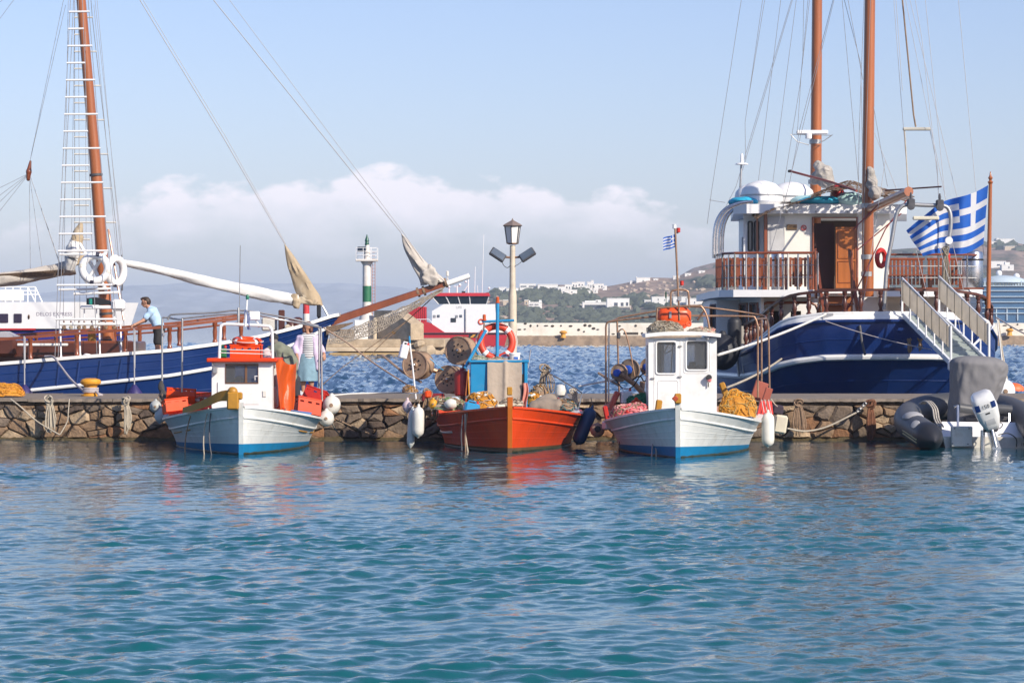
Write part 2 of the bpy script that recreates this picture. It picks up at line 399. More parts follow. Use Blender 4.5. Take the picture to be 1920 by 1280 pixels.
def scrub(name, rock, bush, sc, lo=.46, hi=.56):
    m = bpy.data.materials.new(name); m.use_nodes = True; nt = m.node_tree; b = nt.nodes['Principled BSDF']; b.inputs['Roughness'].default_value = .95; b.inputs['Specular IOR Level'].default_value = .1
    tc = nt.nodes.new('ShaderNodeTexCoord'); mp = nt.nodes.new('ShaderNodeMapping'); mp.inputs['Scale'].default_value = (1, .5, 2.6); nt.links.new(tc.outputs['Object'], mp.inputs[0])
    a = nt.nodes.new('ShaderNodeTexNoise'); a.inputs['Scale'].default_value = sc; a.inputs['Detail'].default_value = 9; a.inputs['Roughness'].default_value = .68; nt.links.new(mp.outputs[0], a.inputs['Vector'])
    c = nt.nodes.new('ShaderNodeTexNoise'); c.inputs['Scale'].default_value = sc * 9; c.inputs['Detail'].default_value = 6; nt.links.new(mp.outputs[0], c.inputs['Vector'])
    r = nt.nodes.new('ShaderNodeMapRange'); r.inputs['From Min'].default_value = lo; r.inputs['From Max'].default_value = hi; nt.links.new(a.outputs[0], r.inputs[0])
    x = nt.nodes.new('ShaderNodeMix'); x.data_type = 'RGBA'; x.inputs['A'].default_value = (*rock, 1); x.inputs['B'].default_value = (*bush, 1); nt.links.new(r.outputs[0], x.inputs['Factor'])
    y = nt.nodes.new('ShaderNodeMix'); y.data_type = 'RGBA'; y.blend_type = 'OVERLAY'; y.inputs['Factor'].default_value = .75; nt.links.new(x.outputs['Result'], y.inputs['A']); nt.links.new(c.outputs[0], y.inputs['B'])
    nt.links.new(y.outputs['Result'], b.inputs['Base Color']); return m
dry = scrub('dry_scrub_hillside', (.30, .215, .165), (.06, .075, .045), .013)
dry2 = scrub('rocky_hillside', (.32, .23, .18), (.09, .09, .06), .02, .46, .6)
coast('hillside', [(860, 590), (905, 560), (930, 545), (980, 541), (1050, 538), (1110, 540), (1140, 538), (1180, 530), (1215, 522), (1260, 523), (1290, 514), (1340, 505), (1420, 507), (1520, 530), (1640, 560), (1750, 590), (1800, 612)], 1150, 1560, dry, 'scrubby brown slope across the bay dotted with white houses')
coast('hill', [(1180, 560), (1230, 540), (1275, 520), (1300, 506), (1330, 498), (1400, 482), (1500, 478), (1620, 474), (1700, 470), (1760, 466), (1800, 461), (1850, 459), (1900, 458), (1960, 470), (2060, 492), (2200, 520)], 1640, 2150, dry2, 'higher rocky hill with scattered villas behind the harbour')
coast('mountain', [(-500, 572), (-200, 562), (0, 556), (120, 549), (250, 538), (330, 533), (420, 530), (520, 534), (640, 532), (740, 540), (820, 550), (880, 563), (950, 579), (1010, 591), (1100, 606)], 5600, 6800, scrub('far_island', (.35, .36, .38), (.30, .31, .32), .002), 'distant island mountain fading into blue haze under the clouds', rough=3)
# ---- scrub and boulders on the slopes, too many to count
def scrub_cover(name, hill, n, mt, label, seed, lo, hi, size, thr):
    rg = random.Random(seed); fn, x0, x1 = HILLS[hill]; m = MB(); k = 0
    while k < n:
        u, v = rg.random(), rg.uniform(lo, hi); p = Vector(fn(u, v))
        k += 1
        if mnoise.noise(V(p.x * .02, p.y * .008, seed)) + rg.uniform(-.25, .25) < thr: continue
        r = rg.uniform(*size); c = p + V(0, 0, r * .25); w = rg.uniform(1, 2.2)
        vs = [c + V(r * w * math.cos(a) * q, r * w * math.sin(a) * q, z * r * rg.uniform(.7, 1.2)) for (q, z) in ((1, -.4), (.9, .3), (.35, .8)) for a in (0.3, 1.3, 2.4, 3.4, 4.5, 5.4)]
        m.add(vs, [(i * 6 + j, i * 6 + (j + 1) % 6, (i + 1) * 6 + (j + 1) % 6, (i + 1) * 6 + j) for i in range(2) for j in range(6)] + [(12, 13, 14, 15, 16, 17)])
    return solo(name, m, mt, label, kind='stuff', smooth=None)
gm = mat('scrub_green', (.085, .10, .065), .95, var=.5, vs_=.1); rm_ = mat('pale_boulder', (.42, .33, .25), .95, var=.3, vs_=.2)
scrub_cover('scrub', 'hillside', 3800, gm, 'dark green scrub scattered over the near slope', 2, .04, .7, (.8, 2.4), -.05)
scrub_cover('boulders', 'hillside', 1500, rm_, 'pale boulders and broken walls on the near slope', 5, .0, .8, (.4, 1.1), .08)
scrub_cover('scrub', 'hill', 2600, gm, 'dark scrub scattered over the rocky hill', 8, .1, .84, (1.5, 4.), .05)
# ---- air
hz = MB(); hz.box((0, 3900, 61), (21000, 10600, 130), ch=0)
hm = bpy.data.materials.new('sea_haze'); hm.use_nodes = True; hn = hm.node_tree; hn.nodes.clear()
pv = hn.nodes.new('ShaderNodeVolumePrincipled'); pv.inputs['Color'].default_value = (.66, .80, 1.0, 1); pv.inputs['Density'].default_value = .00019; pv.inputs['Anisotropy'].default_value = -.1
ho = hn.nodes.new('ShaderNodeOutputMaterial'); hn.links.new(pv.outputs[0], ho.inputs['Volume'])
hz_o = solo('haze', hz, hm, 'thin blue sea haze over the bay', kind='stuff', smooth=None)
# ================================================================ MATERIALS
white = mat('white_paint', (.80, .80, .78), .35, var=.07, vs_=1.5, dirt=((.5, .45, .36), .35, 2.2), coat=.2)
white2 = mat('clean_white_paint', (.82, .82, .82), .4, var=.05)
offw = mat('weathered_white', (.70, .68, .62), .6, var=.15, dirt=((.38, .3, .2), .5, 3.))
plaster = mat('whitewash', (.83, .82, .78), .85, var=.1, vs_=.3)
glass = mat('dark_glass', (.02, .03, .045), .08, var=.2, spec=.8)
glass2 = mat('tinted_glass', (.10, .13, .17), .08, var=.25, spec=.8)
steel = mat('stainless_steel', (.62, .61, .6), .25, metal=1, var=.12, vs_=8)
rusty = mat('rust_stained_pipe', (.33, .20, .13), .45, metal=.55, var=.3, vs_=9, dirt=((.2, .09, .045), .7, 7.))
galv = mat('galvanised_metal', (.42, .42, .42), .45, metal=.7, var=.2, vs_=6)
black = mat('black_rubber', (.015, .015, .017), .6, var=.3)
dgrey = mat('dark_grey', (.07, .07, .08), .6, var=.2)
blackm = mat('black_metal', (.02, .02, .022), .4, var=.2)
orange = mat('orange_plastic', (.80, .07, .008), .5, var=.14, vs_=3, dirt=((.5, .07, .02), .5, 6.), spec=.25)
redm = mat('red_plastic', (.55, .03, .02), .42, var=.15)
cobalt = mat('cobalt_hull_paint', (.006, .031, .145), .35, var=.16, vs_=1.2, dirt=((.015, .05, .16), .5, 2.2), coat=.1, bump=.05, bs=6)
navy = mat('navy_hull_paint', (.009, .034, .16), .35, var=.18, vs_=1., dirt=((.012, .03, .09), .4, 1.7), coat=.1, bump=.05, bs=5)
boot = mat('turquoise_boot_paint', (.008, .20, .42), .45, var=.2, dirt=((.03, .12, .2), .5, 4.))
seablue = mat('sea_blue_paint', (.015, .26, .52), .42, var=.14, dirt=((.1, .2, .3), .4, 5.))
wood = mat('varnished_mahogany', (.24, .062, .022), .32, var=.35, vs_=3, stretch=(1, 1, .25), bump=.08, bs=20, coat=.35)
wood_d = mat('dark_mahogany', (.09, .026, .016), .38, var=.35, vs_=4, stretch=(.4, 1, 1), coat=.25)
teak = mat('varnished_pine_spar', (.38, .115, .033), .34, var=.34, vs_=2.2, stretch=(2.5, 2.5, .12), bump=.04, bs=25, coat=.4)
rope = mat('pale_rope', (.48, .42, .33), .9, var=.3, vs_=14, bump=.3, bs=90)
rope_b = mat('brown_rope', (.30, .20, .13), .92, var=.4, vs_=10, bump=.3, bs=80)
rope_w = mat('white_line', (.66, .65, .62), .8, var=.15, vs_=12)
wire = mat('rigging_wire', (.30, .30, .32), .5, metal=.3, var=.2)
canvas = mat('white_sail_cover', (.78, .77, .74), .8,  var=.12, vs_=2, bump=.3, bs=5)
sailc = mat('tan_sailcloth', (.56, .44, .29), .85, transl=.25, var=.25, vs_=3, dirt=((.7, .64, .52), .7, 2.5), bump=.25, bs=7)
sailw = mat('weathered_sailcloth', (.55, .50, .44), .85, var=.3, vs_=4, dirt=((.3, .25, .19), .6, 4), bump=.25, bs=9)
buoyw = mat('white_vinyl', (.72, .70, .64), .45, var=.14, vs_=4, dirt=((.42, .34, .22), .5, 5))
ochre = mat('ochre_paint', (.46, .22, .022), .45, var=.2, vs_=5, dirt=((.3, .14, .03), .5, 9))
yel = mat('yellow_paint', (.72, .33, .02), .55, var=.25, vs_=7, dirt=((.3, .13, .04), .7, 8))
netor = mat('orange_yellow_netting', (.62, .27, .035), .95, var=.5, vs_=9, bump=.5, bs=60)
concrete = mat('quay_concrete', (.24, .195, .155), .9, var=.3, vs_=1.6, bump=.4, bs=14, dirt=((.10, .075, .055), .8, 3.2))
mortar = mat('dark_mortar_core', (.075, .052, .036), .95, var=.4, vs_=5, bump=.5, bs=20)  # dark mortar that fills the joints behind the face stones
bed = mat('crumbling_bed_mortar', (.26, .165, .10), .95, var=.4, vs_=6, bump=.6, bs=22, dirt=((.12, .07, .045), .8, 7))
stoneM = [mat('quay_stone_' + n, c, .92, var=.4, vs_=5, bump=.7, bs=16, dirt=(d, .75, 4.5)) for n, c, d in (
    ('tan', (.27, .175, .105), (.12, .072, .045)), ('grey', (.20, .15, .11), (.08, .055, .04)), ('rust', (.27, .135, .065), (.115, .06, .033)),
    ('pale', (.42, .31, .20), (.2, .13, .08)), ('dark', (.11, .078, .06), (.05, .038, .028)))]
algae = mat('algae_stain', (.085, .062, .026), .7, var=.5, vs_=6, bump=.6, bs=18, dirt=((.05, .045, .02), .8, 5))
# ================================================================ QUAY
QY, QZ, QB = 66.0, .954, 71.2          # front face, top height, back edge
quay = thing('stone_quay', 'low rubble stone quay with grey coping between the boats', 'quay', (0, QY + 1, 0))
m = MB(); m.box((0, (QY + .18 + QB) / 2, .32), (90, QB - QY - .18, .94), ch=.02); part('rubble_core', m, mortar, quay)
m = MB(); m.grid(lambda u, v: (-45 + 90 * u, QY + .03 + .03 * nz1(u * 300, 0, 1) if v < .5 else QY + .2, .815 + .012 * nz1(u * 500) if v < .5 else .86), 900, 1)
m.box((0, QY + .2, .83), (90, .26, .055), ch=.005); part('bedding_course', m, bed, quay)
m = MB(); m.grid(lambda u, v: (-45 + 90 * u, QY - .26 + .34 * v + .1 * nz1(u * 160, v * 3), -.25 + .33 * v ** .6 + .09 * nz1(u * 420, v * 5, 7)), 1100, 4); part('weedy_footing', m, algae, quay)
x = -45.; cr_ = random.Random(77)
while x < 45:     # worn slabs: each front edge is chipped a little differently
    w = cr_.uniform(1.3, 2.9); j = cr_.uniform(-.012, .008); nf = int(w / .13); fr_ = [(x + .006 + (w - .012) * i / nf, QY - .05 + cr_.uniform(-.022, .022) + (.05 if cr_.random() < .07 else 0)) for i in range(nf + 1)]
    zt0 = QZ + j * .6; m = MB(); lo_ = [V(a_, b_, zt0 - .07 + cr_.uniform(-.008, .008)) for a_, b_ in fr_]; hi_ = [V(a_, b_ + .012, zt0 + cr_.uniform(-.005, .003)) for a_, b_ in fr_]; n = nf + 1
    vs = lo_ + hi_ + [V(x + .006, QB, zt0), V(x + w - .006, QB, zt0), V(x + .006, QB, zt0 - .08), V(x + w - .006, QB, zt0 - .08)]
    m.add(vs, [(i, i + 1, n + i + 1, n + i) for i in range(nf)] + [tuple(range(n, 2 * n)) + (2 * n + 1, 2 * n), (n - 1, 2 * n + 3, 2 * n + 1, 2 * n - 1), (0, n, 2 * n, 2 * n + 2), (2 * n + 2, 2 * n, 2 * n + 1, 2 * n + 3)] + [tuple(range(n))[::-1] + (2 * n + 2, 2 * n + 3)]); part('coping_slab', m, concrete, quay, smooth=None); x += w
# the rubble face: every stone a polygon cell of its own, proud of the dark core
rs = random.Random(21); seeds = []
while len(seeds) < 285:
    p = (rs.uniform(-14.2, 14.2), rs.uniform(.02, .84)); big = rs.random() < .3
    dmin = .2 if big else .115
    if all(math.hypot((p[0] - q[0]) * .62, p[1] - q[1]) > max(dmin, q[2]) * .82 for q in seeds): seeds.append((p[0], p[1], dmin))
    elif rs.random() < .002: seeds.append((p[0], p[1], .1))
def cell(i):
    sx, sz, _ = seeds[i]; poly = [(sx - .75, .05), (sx + .75, .05), (sx + .75, .805), (sx - .75, .805)]
    for j, (qx, qz, _) in enumerate(seeds):
        if j == i or abs(qx - sx) > 1.6: continue
        ax, az = (qx - sx) * .62 ** 2, (qz - sz); mx_, mz_ = (qx + sx) / 2, (qz + sz) / 2; out = []
        for k in range(len(poly)):
            a, b = poly[k], poly[(k + 1) % len(poly)]
            da = (a[0] - mx_) * ax + (a[1] - mz_) * az; db = (b[0] - mx_) * ax + (b[1] - mz_) * az
            if da <= 0: out.append(a)
            if (da < 0) != (db < 0): t = da / (da - db); out.append((a[0] + (b[0] - a[0]) * t, a[1] + (b[1] - a[1]) * t))
        poly = out
        if len(poly) < 3: return None
    return poly
for i in range(len(seeds)):
    poly = cell(i)
    if not poly: continue
    cx = sum(p[0] for p in poly) / len(poly); cz = sum(p[1] for p in poly) / len(poly); n = len(poly); pr = rs.uniform(.02, .15)
    area = sum(poly[k][0] * poly[(k + 1) % n][1] - poly[(k + 1) % n][0] * poly[k][1] for k in range(n))
    if area < 0: poly = poly[::-1]
    if abs(area) < .008: continue
    # extra points on long edges keep the outline uneven
    pl = []
    for k in range(n):
        a, b = poly[k], poly[(k + 1) % n]; pl.append(a)
        if math.hypot(b[0] - a[0], b[1] - a[1]) > .16: pl.append(((a[0] + b[0]) / 2 + rs.uniform(-.015, .015), (a[1] + b[1]) / 2 + rs.uniform(-.015, .015)))
    n = len(pl); vs = []; k1, k2 = rs.uniform(.93, 1.0), rs.uniform(.62, .84)
    for (f, yy) in ((1.0, .22), (k1, -.0 - pr * .45), (k2, -pr)):
        for (a, b) in pl: vs.append((cx + (a - cx) * f + rs.uniform(-.008, .008), QY + .1 + yy + rs.uniform(-.018, .018), cz + (b - cz) * f + rs.uniform(-.008, .008)))
    vs.append((cx + rs.uniform(-.03, .03), QY + .1 - pr * 1.12, cz + rs.uniform(-.02, .02)))
    fs = [(r_ * n + k, r_ * n + (k + 1) % n, (r_ + 1) * n + (k + 1) % n, (r_ + 1) * n + k) for r_ in range(2) for k in range(n)] + [(2 * n + k, 2 * n + (k + 1) % n, 3 * n) for k in range(n)]
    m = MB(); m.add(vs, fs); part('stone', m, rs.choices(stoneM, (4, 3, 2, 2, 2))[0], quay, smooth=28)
# iron mooring ring on the coping
m = MB(); m.torus(P(1567, 752, 70.8) + V(0, 0, .03), .07, .015, n=20, arc=(0, math.pi)); m.torus(P(1560, 752, 70.8), .02, .01, axis=(0, 0, 1), n=8)
m = MB(); m.tube([P(1558, 752, 70.9), P(1558, 744, 70.9), P(1560, 742, 70.9), P(1573, 742, 70.9), P(1575, 744, 70.9), P(1575, 752, 70.9)], .018, 8)
solo('mooring_staple', m, mat('rust_red_iron', (.25, .07, .05), .7, var=.4), 'small rusty iron mooring staple on the quay before the big blue stern', 'mooring ring')
# yellow bollards
def bollard(px, Y, label, r=.2):
    c = V(PX(px, Y), Y, QZ); m = MB()
    m.lathe(c, [(r * 1.15, 0), (r * 1.15, .03), (r * .8, .05), (r * .72, .2), (r * .85, .25), (r * 1.2, .29), (r * 1.25, .34), (r * 1.1, .39), (r * .6, .42), (.001, .425)], 20)
    return solo('bollard', m, yel, label, 'bollard')
bollard(170, 68.5, 'squat yellow iron bollard with a pale mooring rope round it on the quay')
# lamp post
LY = 70.3; lp = thing('street_lamp', 'tall pale lamp post with white hexagonal lantern and two floodlights', 'street lamp', (PX(961, LY), LY, QZ))
lx = PX(961, LY); pm = mat('cream_lamp_post', (.62, .54, .42), .6, var=.2, vs_=5, dirt=((.4, .33, .25), .6, 6.))
m = MB(); m.lathe((lx, LY, QZ), [(.17, 0), (.17, .05), (.105, .08), (.1, PZ(555, LY) - QZ), (.075, PZ(538, LY) - QZ), (.066, PZ(460, LY) - QZ)], 16); part('pole', m, pm, lp)
def hexa(r, z, a0=R(20)): return [V(lx + r * math.cos(a0 + k * math.pi / 3), LY + r * math.sin(a0 + k * math.pi / 3), z) for k in range(6)]
z0, z1, z2, z3 = PZ(457, LY), PZ(423, LY), PZ(420, LY), PZ(412, LY)
m = MB(); a, b = hexa(.14, z0 + .02), hexa(.2, z1); m.add(a + b, [(k, (k + 1) % 6, 6 + (k + 1) % 6, 6 + k) for k in range(6)] + [(5, 4, 3, 2, 1, 0), (6, 7, 8, 9, 10, 11)])
lant = part('lantern', m, mat('opal_lantern_glass', (.80, .79, .75), .5, var=.06), lp, smooth=None)
for k in range(6): m = MB(); m.tube([hexa(.145, z0)[k], hexa(.207, z1)[k]], .014, 6); part('glazing_bar', m, dgrey, lant)
m = MB(); m.lathe((lx, LY, z0 - .02), [(.09, 0), (.15, .015), (.15, .04)], 6); part('lantern_base', m, mat('rust_brown_metal', (.22, .12, .07), .7), lant)
m = MB(); m.lathe((lx, LY, z1 - .015), [(.25, 0), (.27, .012), (.24, .04), (.03, .145), (.02, .17), (.001, .2)], 6); part('lantern_roof', m, mat('zinc_brown', (.21, .16, .14), .6, var=.3), lp, smooth=20)
for s in (-1, 1):
    M = Matrix.Rotation(s * R(-33), 3, 'Y') @ Matrix.Rotation(R(-28), 3, 'X'); c = V(lx + s * .36, LY - .1, PZ(478, LY))
    m = MB(); m.box(c, (.40, .1, .22), ch=.03, M=M); f = part('floodlight', m, dgrey, lp)
    m = MB(); m.box(c + M @ V(0, -.052, 0), (.34, .01, .17), ch=.003, M=M); part('floodlight_glass', m, glass2, f)
    m = MB(); m.box(c + M @ V(-s * .1, .06, -.03), (.14, .06, .1), ch=.015, M=M); part('ballast_box', m, blackm, f)
    m = MB(); m.tube([(lx, LY, PZ(483, LY)), (lx + s * .2, LY - .04, PZ(482, LY))], .025, 8); part('bracket', m, mat('rust_brown_metal', (.22, .12, .07), .7), lp)
m = MB(); m.tube(smooth_path([(lx - .26, LY - .1, PZ(488, LY)), (lx - .22, LY - .1, PZ(497, LY)), (lx - .13, LY - .1, PZ(502, LY)), (lx - .05, LY - .07, PZ(498, LY))], 5), .009, 6)
m.tube(smooth_path([(lx + .26, LY - .1, PZ(487, LY)), (lx + .17, LY - .1, PZ(494, LY)), (lx + .06, LY - .07, PZ(499, LY))], 5), .007, 6); part('cable', m, black, lp)
# ================================================================ FAR HARBOUR
rubble = mat('far_rubble_masonry', (.50, .39, .26), .95, var=.45, vs_=1.4, bump=.8, bs=2.2, dirt=((.30, .21, .13), .6, 1.1))
rubble_d = mat('far_dark_rubble', (.30, .22, .15), .95, var=.45, vs_=1., bump=.8, bs=1.6, dirt=((.13, .09, .06), .8, .7))
pale_c = mat('pale_concrete', (.60, .50, .36), .9, var=.25, vs_=.8, dirt=((.4, .3, .19), .5, 1.2))
LH = 262.
lm = thing('lighthouse_mole', 'tan stone mole end carrying the harbour light', 'mole', (PX(740, LH), LH, 0))
zt = PZ(636, LH - 4)
m = MB(); m.box(((PX(616, LH) + PX(800, LH)) / 2, LH + 8, (zt + .55) / 2), (PX(800, LH) - PX(616, LH), 24, zt - .55), ch=.05)
m = MB(); x0, x1 = PX(614, LH), PX(836, LH); m.box(((x0 + x1) / 2, LH + 8, (zt + .7) / 2 + .02), (x1 - x0, 24.1, zt - .7), ch=.06); part('parapet', m, rubble, lm)
m = MB(); m.box(((x0 + x1) / 2 - 1.6, LH + 8, .55), (x1 - x0 - 3.4, 24.7, .38), ch=.05); part('string_course', m, pale_c, lm)
m = MB(); m.box(((x0 + x1) / 2 - .8, LH + 8, 0), (x1 - x0 - 2.5, 26.2, .5), ch=.08); part('footing', m, mat('wet_yellow_concrete', (.46, .31, .13), .7, var=.3, vs_=1.), lm)
rk = random.Random(4)
for i in range(34):
    c = P(rk.uniform(768, 878), 655, LH - 3 + rk.uniform(-2, 3)); r = rk.uniform(.35, .8); c.z = rk.uniform(-.1, 1.15) * max(.1, 1 - max(0, (c.x - PX(840, LH)) / 2.2)) - .1
    m = MB(); m.ball(c, (r * 1.2, r, r * .75), 8, 5); m.v = [p + wob(p, .9, i) * .3 for p in m.v]; part('armour_rock', m, rubble, lm, smooth=20)
# wedge-shaped stone building, its near corner at column 770
C0 = V(PX(770, 257), 257, 0); dl = V(-.66, .75, 0).normalized(); de = V(.75, .66, 0).normalized(); zb = zt - .05
L1, L2, E1 = 1.6, 4.6, 1.2
Lw = 4.4; ztop0 = PZ(607, 257); ztop1 = PZ(582, 260)
m = MB(); m.prism([C0 + V(0, 0, zb), C0 + V(0, 0, ztop0), C0 + dl * 2.7 + V(0, 0, ztop1), C0 + dl * 5.2 + V(0, 0, ztop1), C0 + dl * 5.2 + V(0, 0, zb)], de * 1.5)
solo('stone_shelter', m, rubble, 'wedge-roofed tan stone shelter beside the green banded harbour light', 'shelter', smooth=None)
m = MB(); cx0, cx1 = PX(624, LH), PX(664, LH); m.box(((cx0 + cx1) / 2, LH + 4, zt + .42), (cx1 - cx0, 1.4, .95), ch=.05)
solo('low_stone_wall', m, rubble_d, 'low dark stone wall on the mole beneath the long bowsprit', 'wall')
# harbour light
lh = thing('harbour_light', 'white cylindrical harbour light with green band, gallery and green lantern', 'lighthouse', (PX(688, LH), LH, zt))
hx = PX(688, LH); pw = mat('stained_white_tower', (.76, .72, .66), .7, var=.18, vs_=.6, dirt=((.5, .32, .17), .5, 1.1))
greenp = mat('green_band_paint', (.02, .16, .07), .5, var=.2)
zg = PZ(488, LH); m = MB(); m.lathe((hx, LH, zt - .1), [(1.05, 0), (1.0, .9), (.62, 2.2), (.42, 2.6), (.40, PZ(566, LH) - zt + .1)], 20); part('tower_base', m, pw, lh)
m = MB(); m.lathe((hx, LH, PZ(566, LH)), [(.405, 0), (.4, PZ(536, LH) - PZ(566, LH))], 20); part('green_band', m, greenp, lh)
m = MB(); m.lathe((hx, LH, PZ(536, LH)), [(.4, 0), (.385, PZ(492, LH) - PZ(536, LH))], 20); part('shaft', m, pw, lh)
m = MB(); m.box((hx, LH, zg), (2.0, 1.7, .2), ch=.03); m.lathe((hx, LH, zg - .4), [(.39, 0), (.6, .32)], 16); part('gallery', m, pw, lh)
m = MB()
for sx in (-.95, -.3, .35, .95):
    for sy in (-.8, .8): m.tube([(hx + sx, LH + sy, zg + .1), (hx + sx, LH + sy, zg + 1.12)], .028, 6)
for zz in (.45, .8, 1.12):
    m.tube([(hx - .95, LH - .8, zg + zz), (hx + .95, LH - .8, zg + zz), (hx + .95, LH + .8, zg + zz), (hx - .95, LH + .8, zg + zz)], .025, 6, closed=True)
part('railing', m, white2, lh)
m = MB(); m.lathe((hx + .02, LH, zg + .1), [(.3, 0), (.3, .75), (.22, .8), (.2, 1.3)], 14); part('lantern_pedestal', m, pw, lh)
m = MB(); m.lathe((hx, LH, zg + 1.25), [(.13, 0), (.2, .12), (.19, .3), (.15, .42), (.2, .5), (.16, .7), (.08, .9), (.05, 1.05), (.001, 1.1)], 14); part('lantern', m, mat('green_lantern', (.015, .10, .06), .35, var=.3), lh)
m = MB(); m.box((hx - .45, LH - .5, zg + 1.0), (.75, .06, .5), ch=.01, M=Matrix.Rotation(R(-25), 3, 'X')); part('solar_panel', m, glass, lh)
m = MB()
for s in (-.13, .13): m.tube([(hx + .62 + s, LH - .3, zt + .4), (hx + .62 + s, LH - .3, zg)], .03, 6)
for k in range(26): z = zt + .6 + k * .29; m.tube([(hx + .49, LH - .3, z), (hx + .75, LH - .3, z)], .018, 5)
part('ladder', m, mat('rust_pink_steel', (.48, .2, .14), .7, var=.3), lh)
m = MB(); m.lathe((PX(703, LH - 1.5), LH - 1.5, zt - .02), [(.22, 0), (.2, .1), (.19, 1.85), (.12, 1.95)], 12); solo('yellow_standpipe', m, pale_c, 'pale yellow standpipe at the foot of the harbour light', 'pipe')
m = MB(); m.box((PX(677, LH - 1.4), LH - 1.4, zt + .85), (1.2, .5, 1.75), ch=.05); solo('white_cabinet', m, plaster, 'white rendered cabinet at the foot of the harbour light', 'cabinet')
def far_bollard(px, py, Y, label, s=1.):
    c = P(px, py, Y); m = MB(); m.lathe(c, [(.34 * s, 0), (.26 * s, .1 * s), (.24 * s, .4 * s), (.4 * s, .5 * s), (.4 * s, .62 * s), (.2 * s, .74 * s)], 12); return solo('bollard', m, yel, label, 'bollard')
far_bollard(743, 635.5, LH - 3, 'small yellow bollard on the mole before the stone shelter')
m = MB(); c = P(574, 640, 280); m.lathe((c.x, 280, -1), [(.32, 0), (.32, 3.4), (.34, 3.4), (.34, 9), (.2, 9.1)], 12)
m = MB(); zr = PZ(588, 280); m.lathe((c.x, 280, -1), [(.34, 0), (.32, zr + 1)], 14); rl = thing('channel_marker', 'slim white pole marker with red top behind the tan furled staysail', 'channel marker', (c.x, 280, -1)); part('shaft', m, pw, rl)
m = MB(); m.lathe((c.x, 280, zr), [(.32, 0), (.3, 1.75), (.1, 1.8)], 14); part('red_top', m, mat('red_marker_paint', (.6, .03, .03), .5), rl)
# white harbour wall
WY = 391.; wl = thing('harbour_wall', 'long whitewashed harbour wall with dark weep holes above a brown stone footing', 'wall', (PX(1400, WY), WY, 0))
xw0, xw1 = PX(860, WY), PX(2300, WY)
m = MB(); m.box(((xw0 + xw1) / 2, WY + 1.5, (PZ(605.5, WY) + PZ(631, WY)) / 2), (xw1 - xw0, 1.6, PZ(605.5, WY) - PZ(631, WY)), ch=.06); part('whitewashed_parapet', m, mat('whitewashed_parapet', (.84, .79, .68), .9, var=.14, vs_=.35, dirt=((.5, .38, .25), .4, .5)), wl)
m = MB(); m.grid(lambda u, v: (xw0 + (xw1 - xw0) * u, WY - .6 + 1.5 * v + .25 * nz1(u * 90, v * 3), -.3 + 1.66 * min(1, v * 1.6) + .07 * nz1(u * 200, v * 5)), 300, 5); part('stone_footing', m, rubble_d, wl)
rk = random.Random(9)
for (a, b) in [(985, 606.5), (995, 610.5), (1008, 610.5), (1024, 610.5), (1036, 611), (1052, 610.5), (1070, 611), (974, 617.5), (984, 617), (1097, 609.5), (1106, 610.5), (1085, 618), (1095, 621.5), (1113, 615.5), (1121, 617.5), (1162, 611), (1192, 610.5), (1204, 625), (1884, 610), (1896, 614), (1908, 608), (1915, 618), (1150, 626)]:
    c = P(a, b, WY + .66); m = MB(); m.ball(c, (rk.uniform(.12, .34), .05, rk.uniform(.08, .2)), 9, 5); part('weep_hole', m, mat('weep_hole_dark', (.07, .055, .04), .95), wl)
m = MB(); m.box(P(1183, 625, WY + .7), (2.0, .12, .32), ch=.02); part('drain_slot', m, mat('weep_hole_dark', (.07, .055, .04), .95), wl)
far_bollard(1056, 633, WY - .3, 'tiny yellow bollard under the whitewashed wall by the lamp post', 1.3)
far_bollard(1893, 629, WY - .3, 'tiny yellow bollard under the whitewashed wall beside the flagged stern', 1.3)
# ---- red rescue boat
RY = 372.
rb = thing('workboat', 'red and white harbour workboat moored along the far wall', 'boat', (PX(850, RY), RY, 0))
redh = mat('red_hull_paint', (.50, .014, .02), .35, var=.1, vs_=.5, coat=.2)
def prof(pts, Y, dep, name, mt, par, **k):
    m = MB(); m.prism([P(a, b, Y) for a, b in pts], (0, dep, 0)); return part(name, m, mt, par, smooth=None, **k)
prof([(768, 602), (800, 603), (808, 606), (834, 623), (945, 623.5), (951, 630), (946, 648), (790, 652), (772, 630)], RY, 6, 'hull', redh, rb)
m = MB(); m.tube([P(772, 625.2, RY - .05), P(951, 624.8, RY - .05)], .12, 6); part('rubbing_strake', m, mat('dark_strake', (.05, .01, .02), .6), rb)
prof([(810, 583), (832, 570), (928, 570), (930, 600), (932, 623.3), (834, 623), (810, 609)], RY + .4, 5.2, 'deckhouse', white2, rb)
# wheelhouse: leaning dark glazing under a red roof
def trap(y, x0, x1, d0, d1): return [V(PX(x0, RY), RY + d0, PZ(y, RY)), V(PX(x1, RY), RY + d0, PZ(y, RY)), V(PX(x1, RY), RY + d1, PZ(y, RY)), V(PX(x0, RY), RY + d1, PZ(y, RY))]
lo, hi = trap(570, 822, 912, .5, 5), trap(554.5, 808, 917, .1, 5.4); m = MB(); m.add(lo + hi, [(3, 2, 1, 0), (4, 5, 6, 7)] + [(k, (k + 1) % 4, 4 + (k + 1) % 4, 4 + k) for k in range(4)])
wh = part('wheelhouse_glazing', m, glass, rb, smooth=None)
for f0, f1 in ((.0, .0), (.23, .25), (.45, .46), (.66, .66), (1, 1)):
    m = MB(); m.tube([lo[0].lerp(lo[1], f0) + V(0, -.03, 0), hi[0].lerp(hi[1], f1) + V(0, -.03, 0)], .07, 6); part('window_post', m, white2, wh)
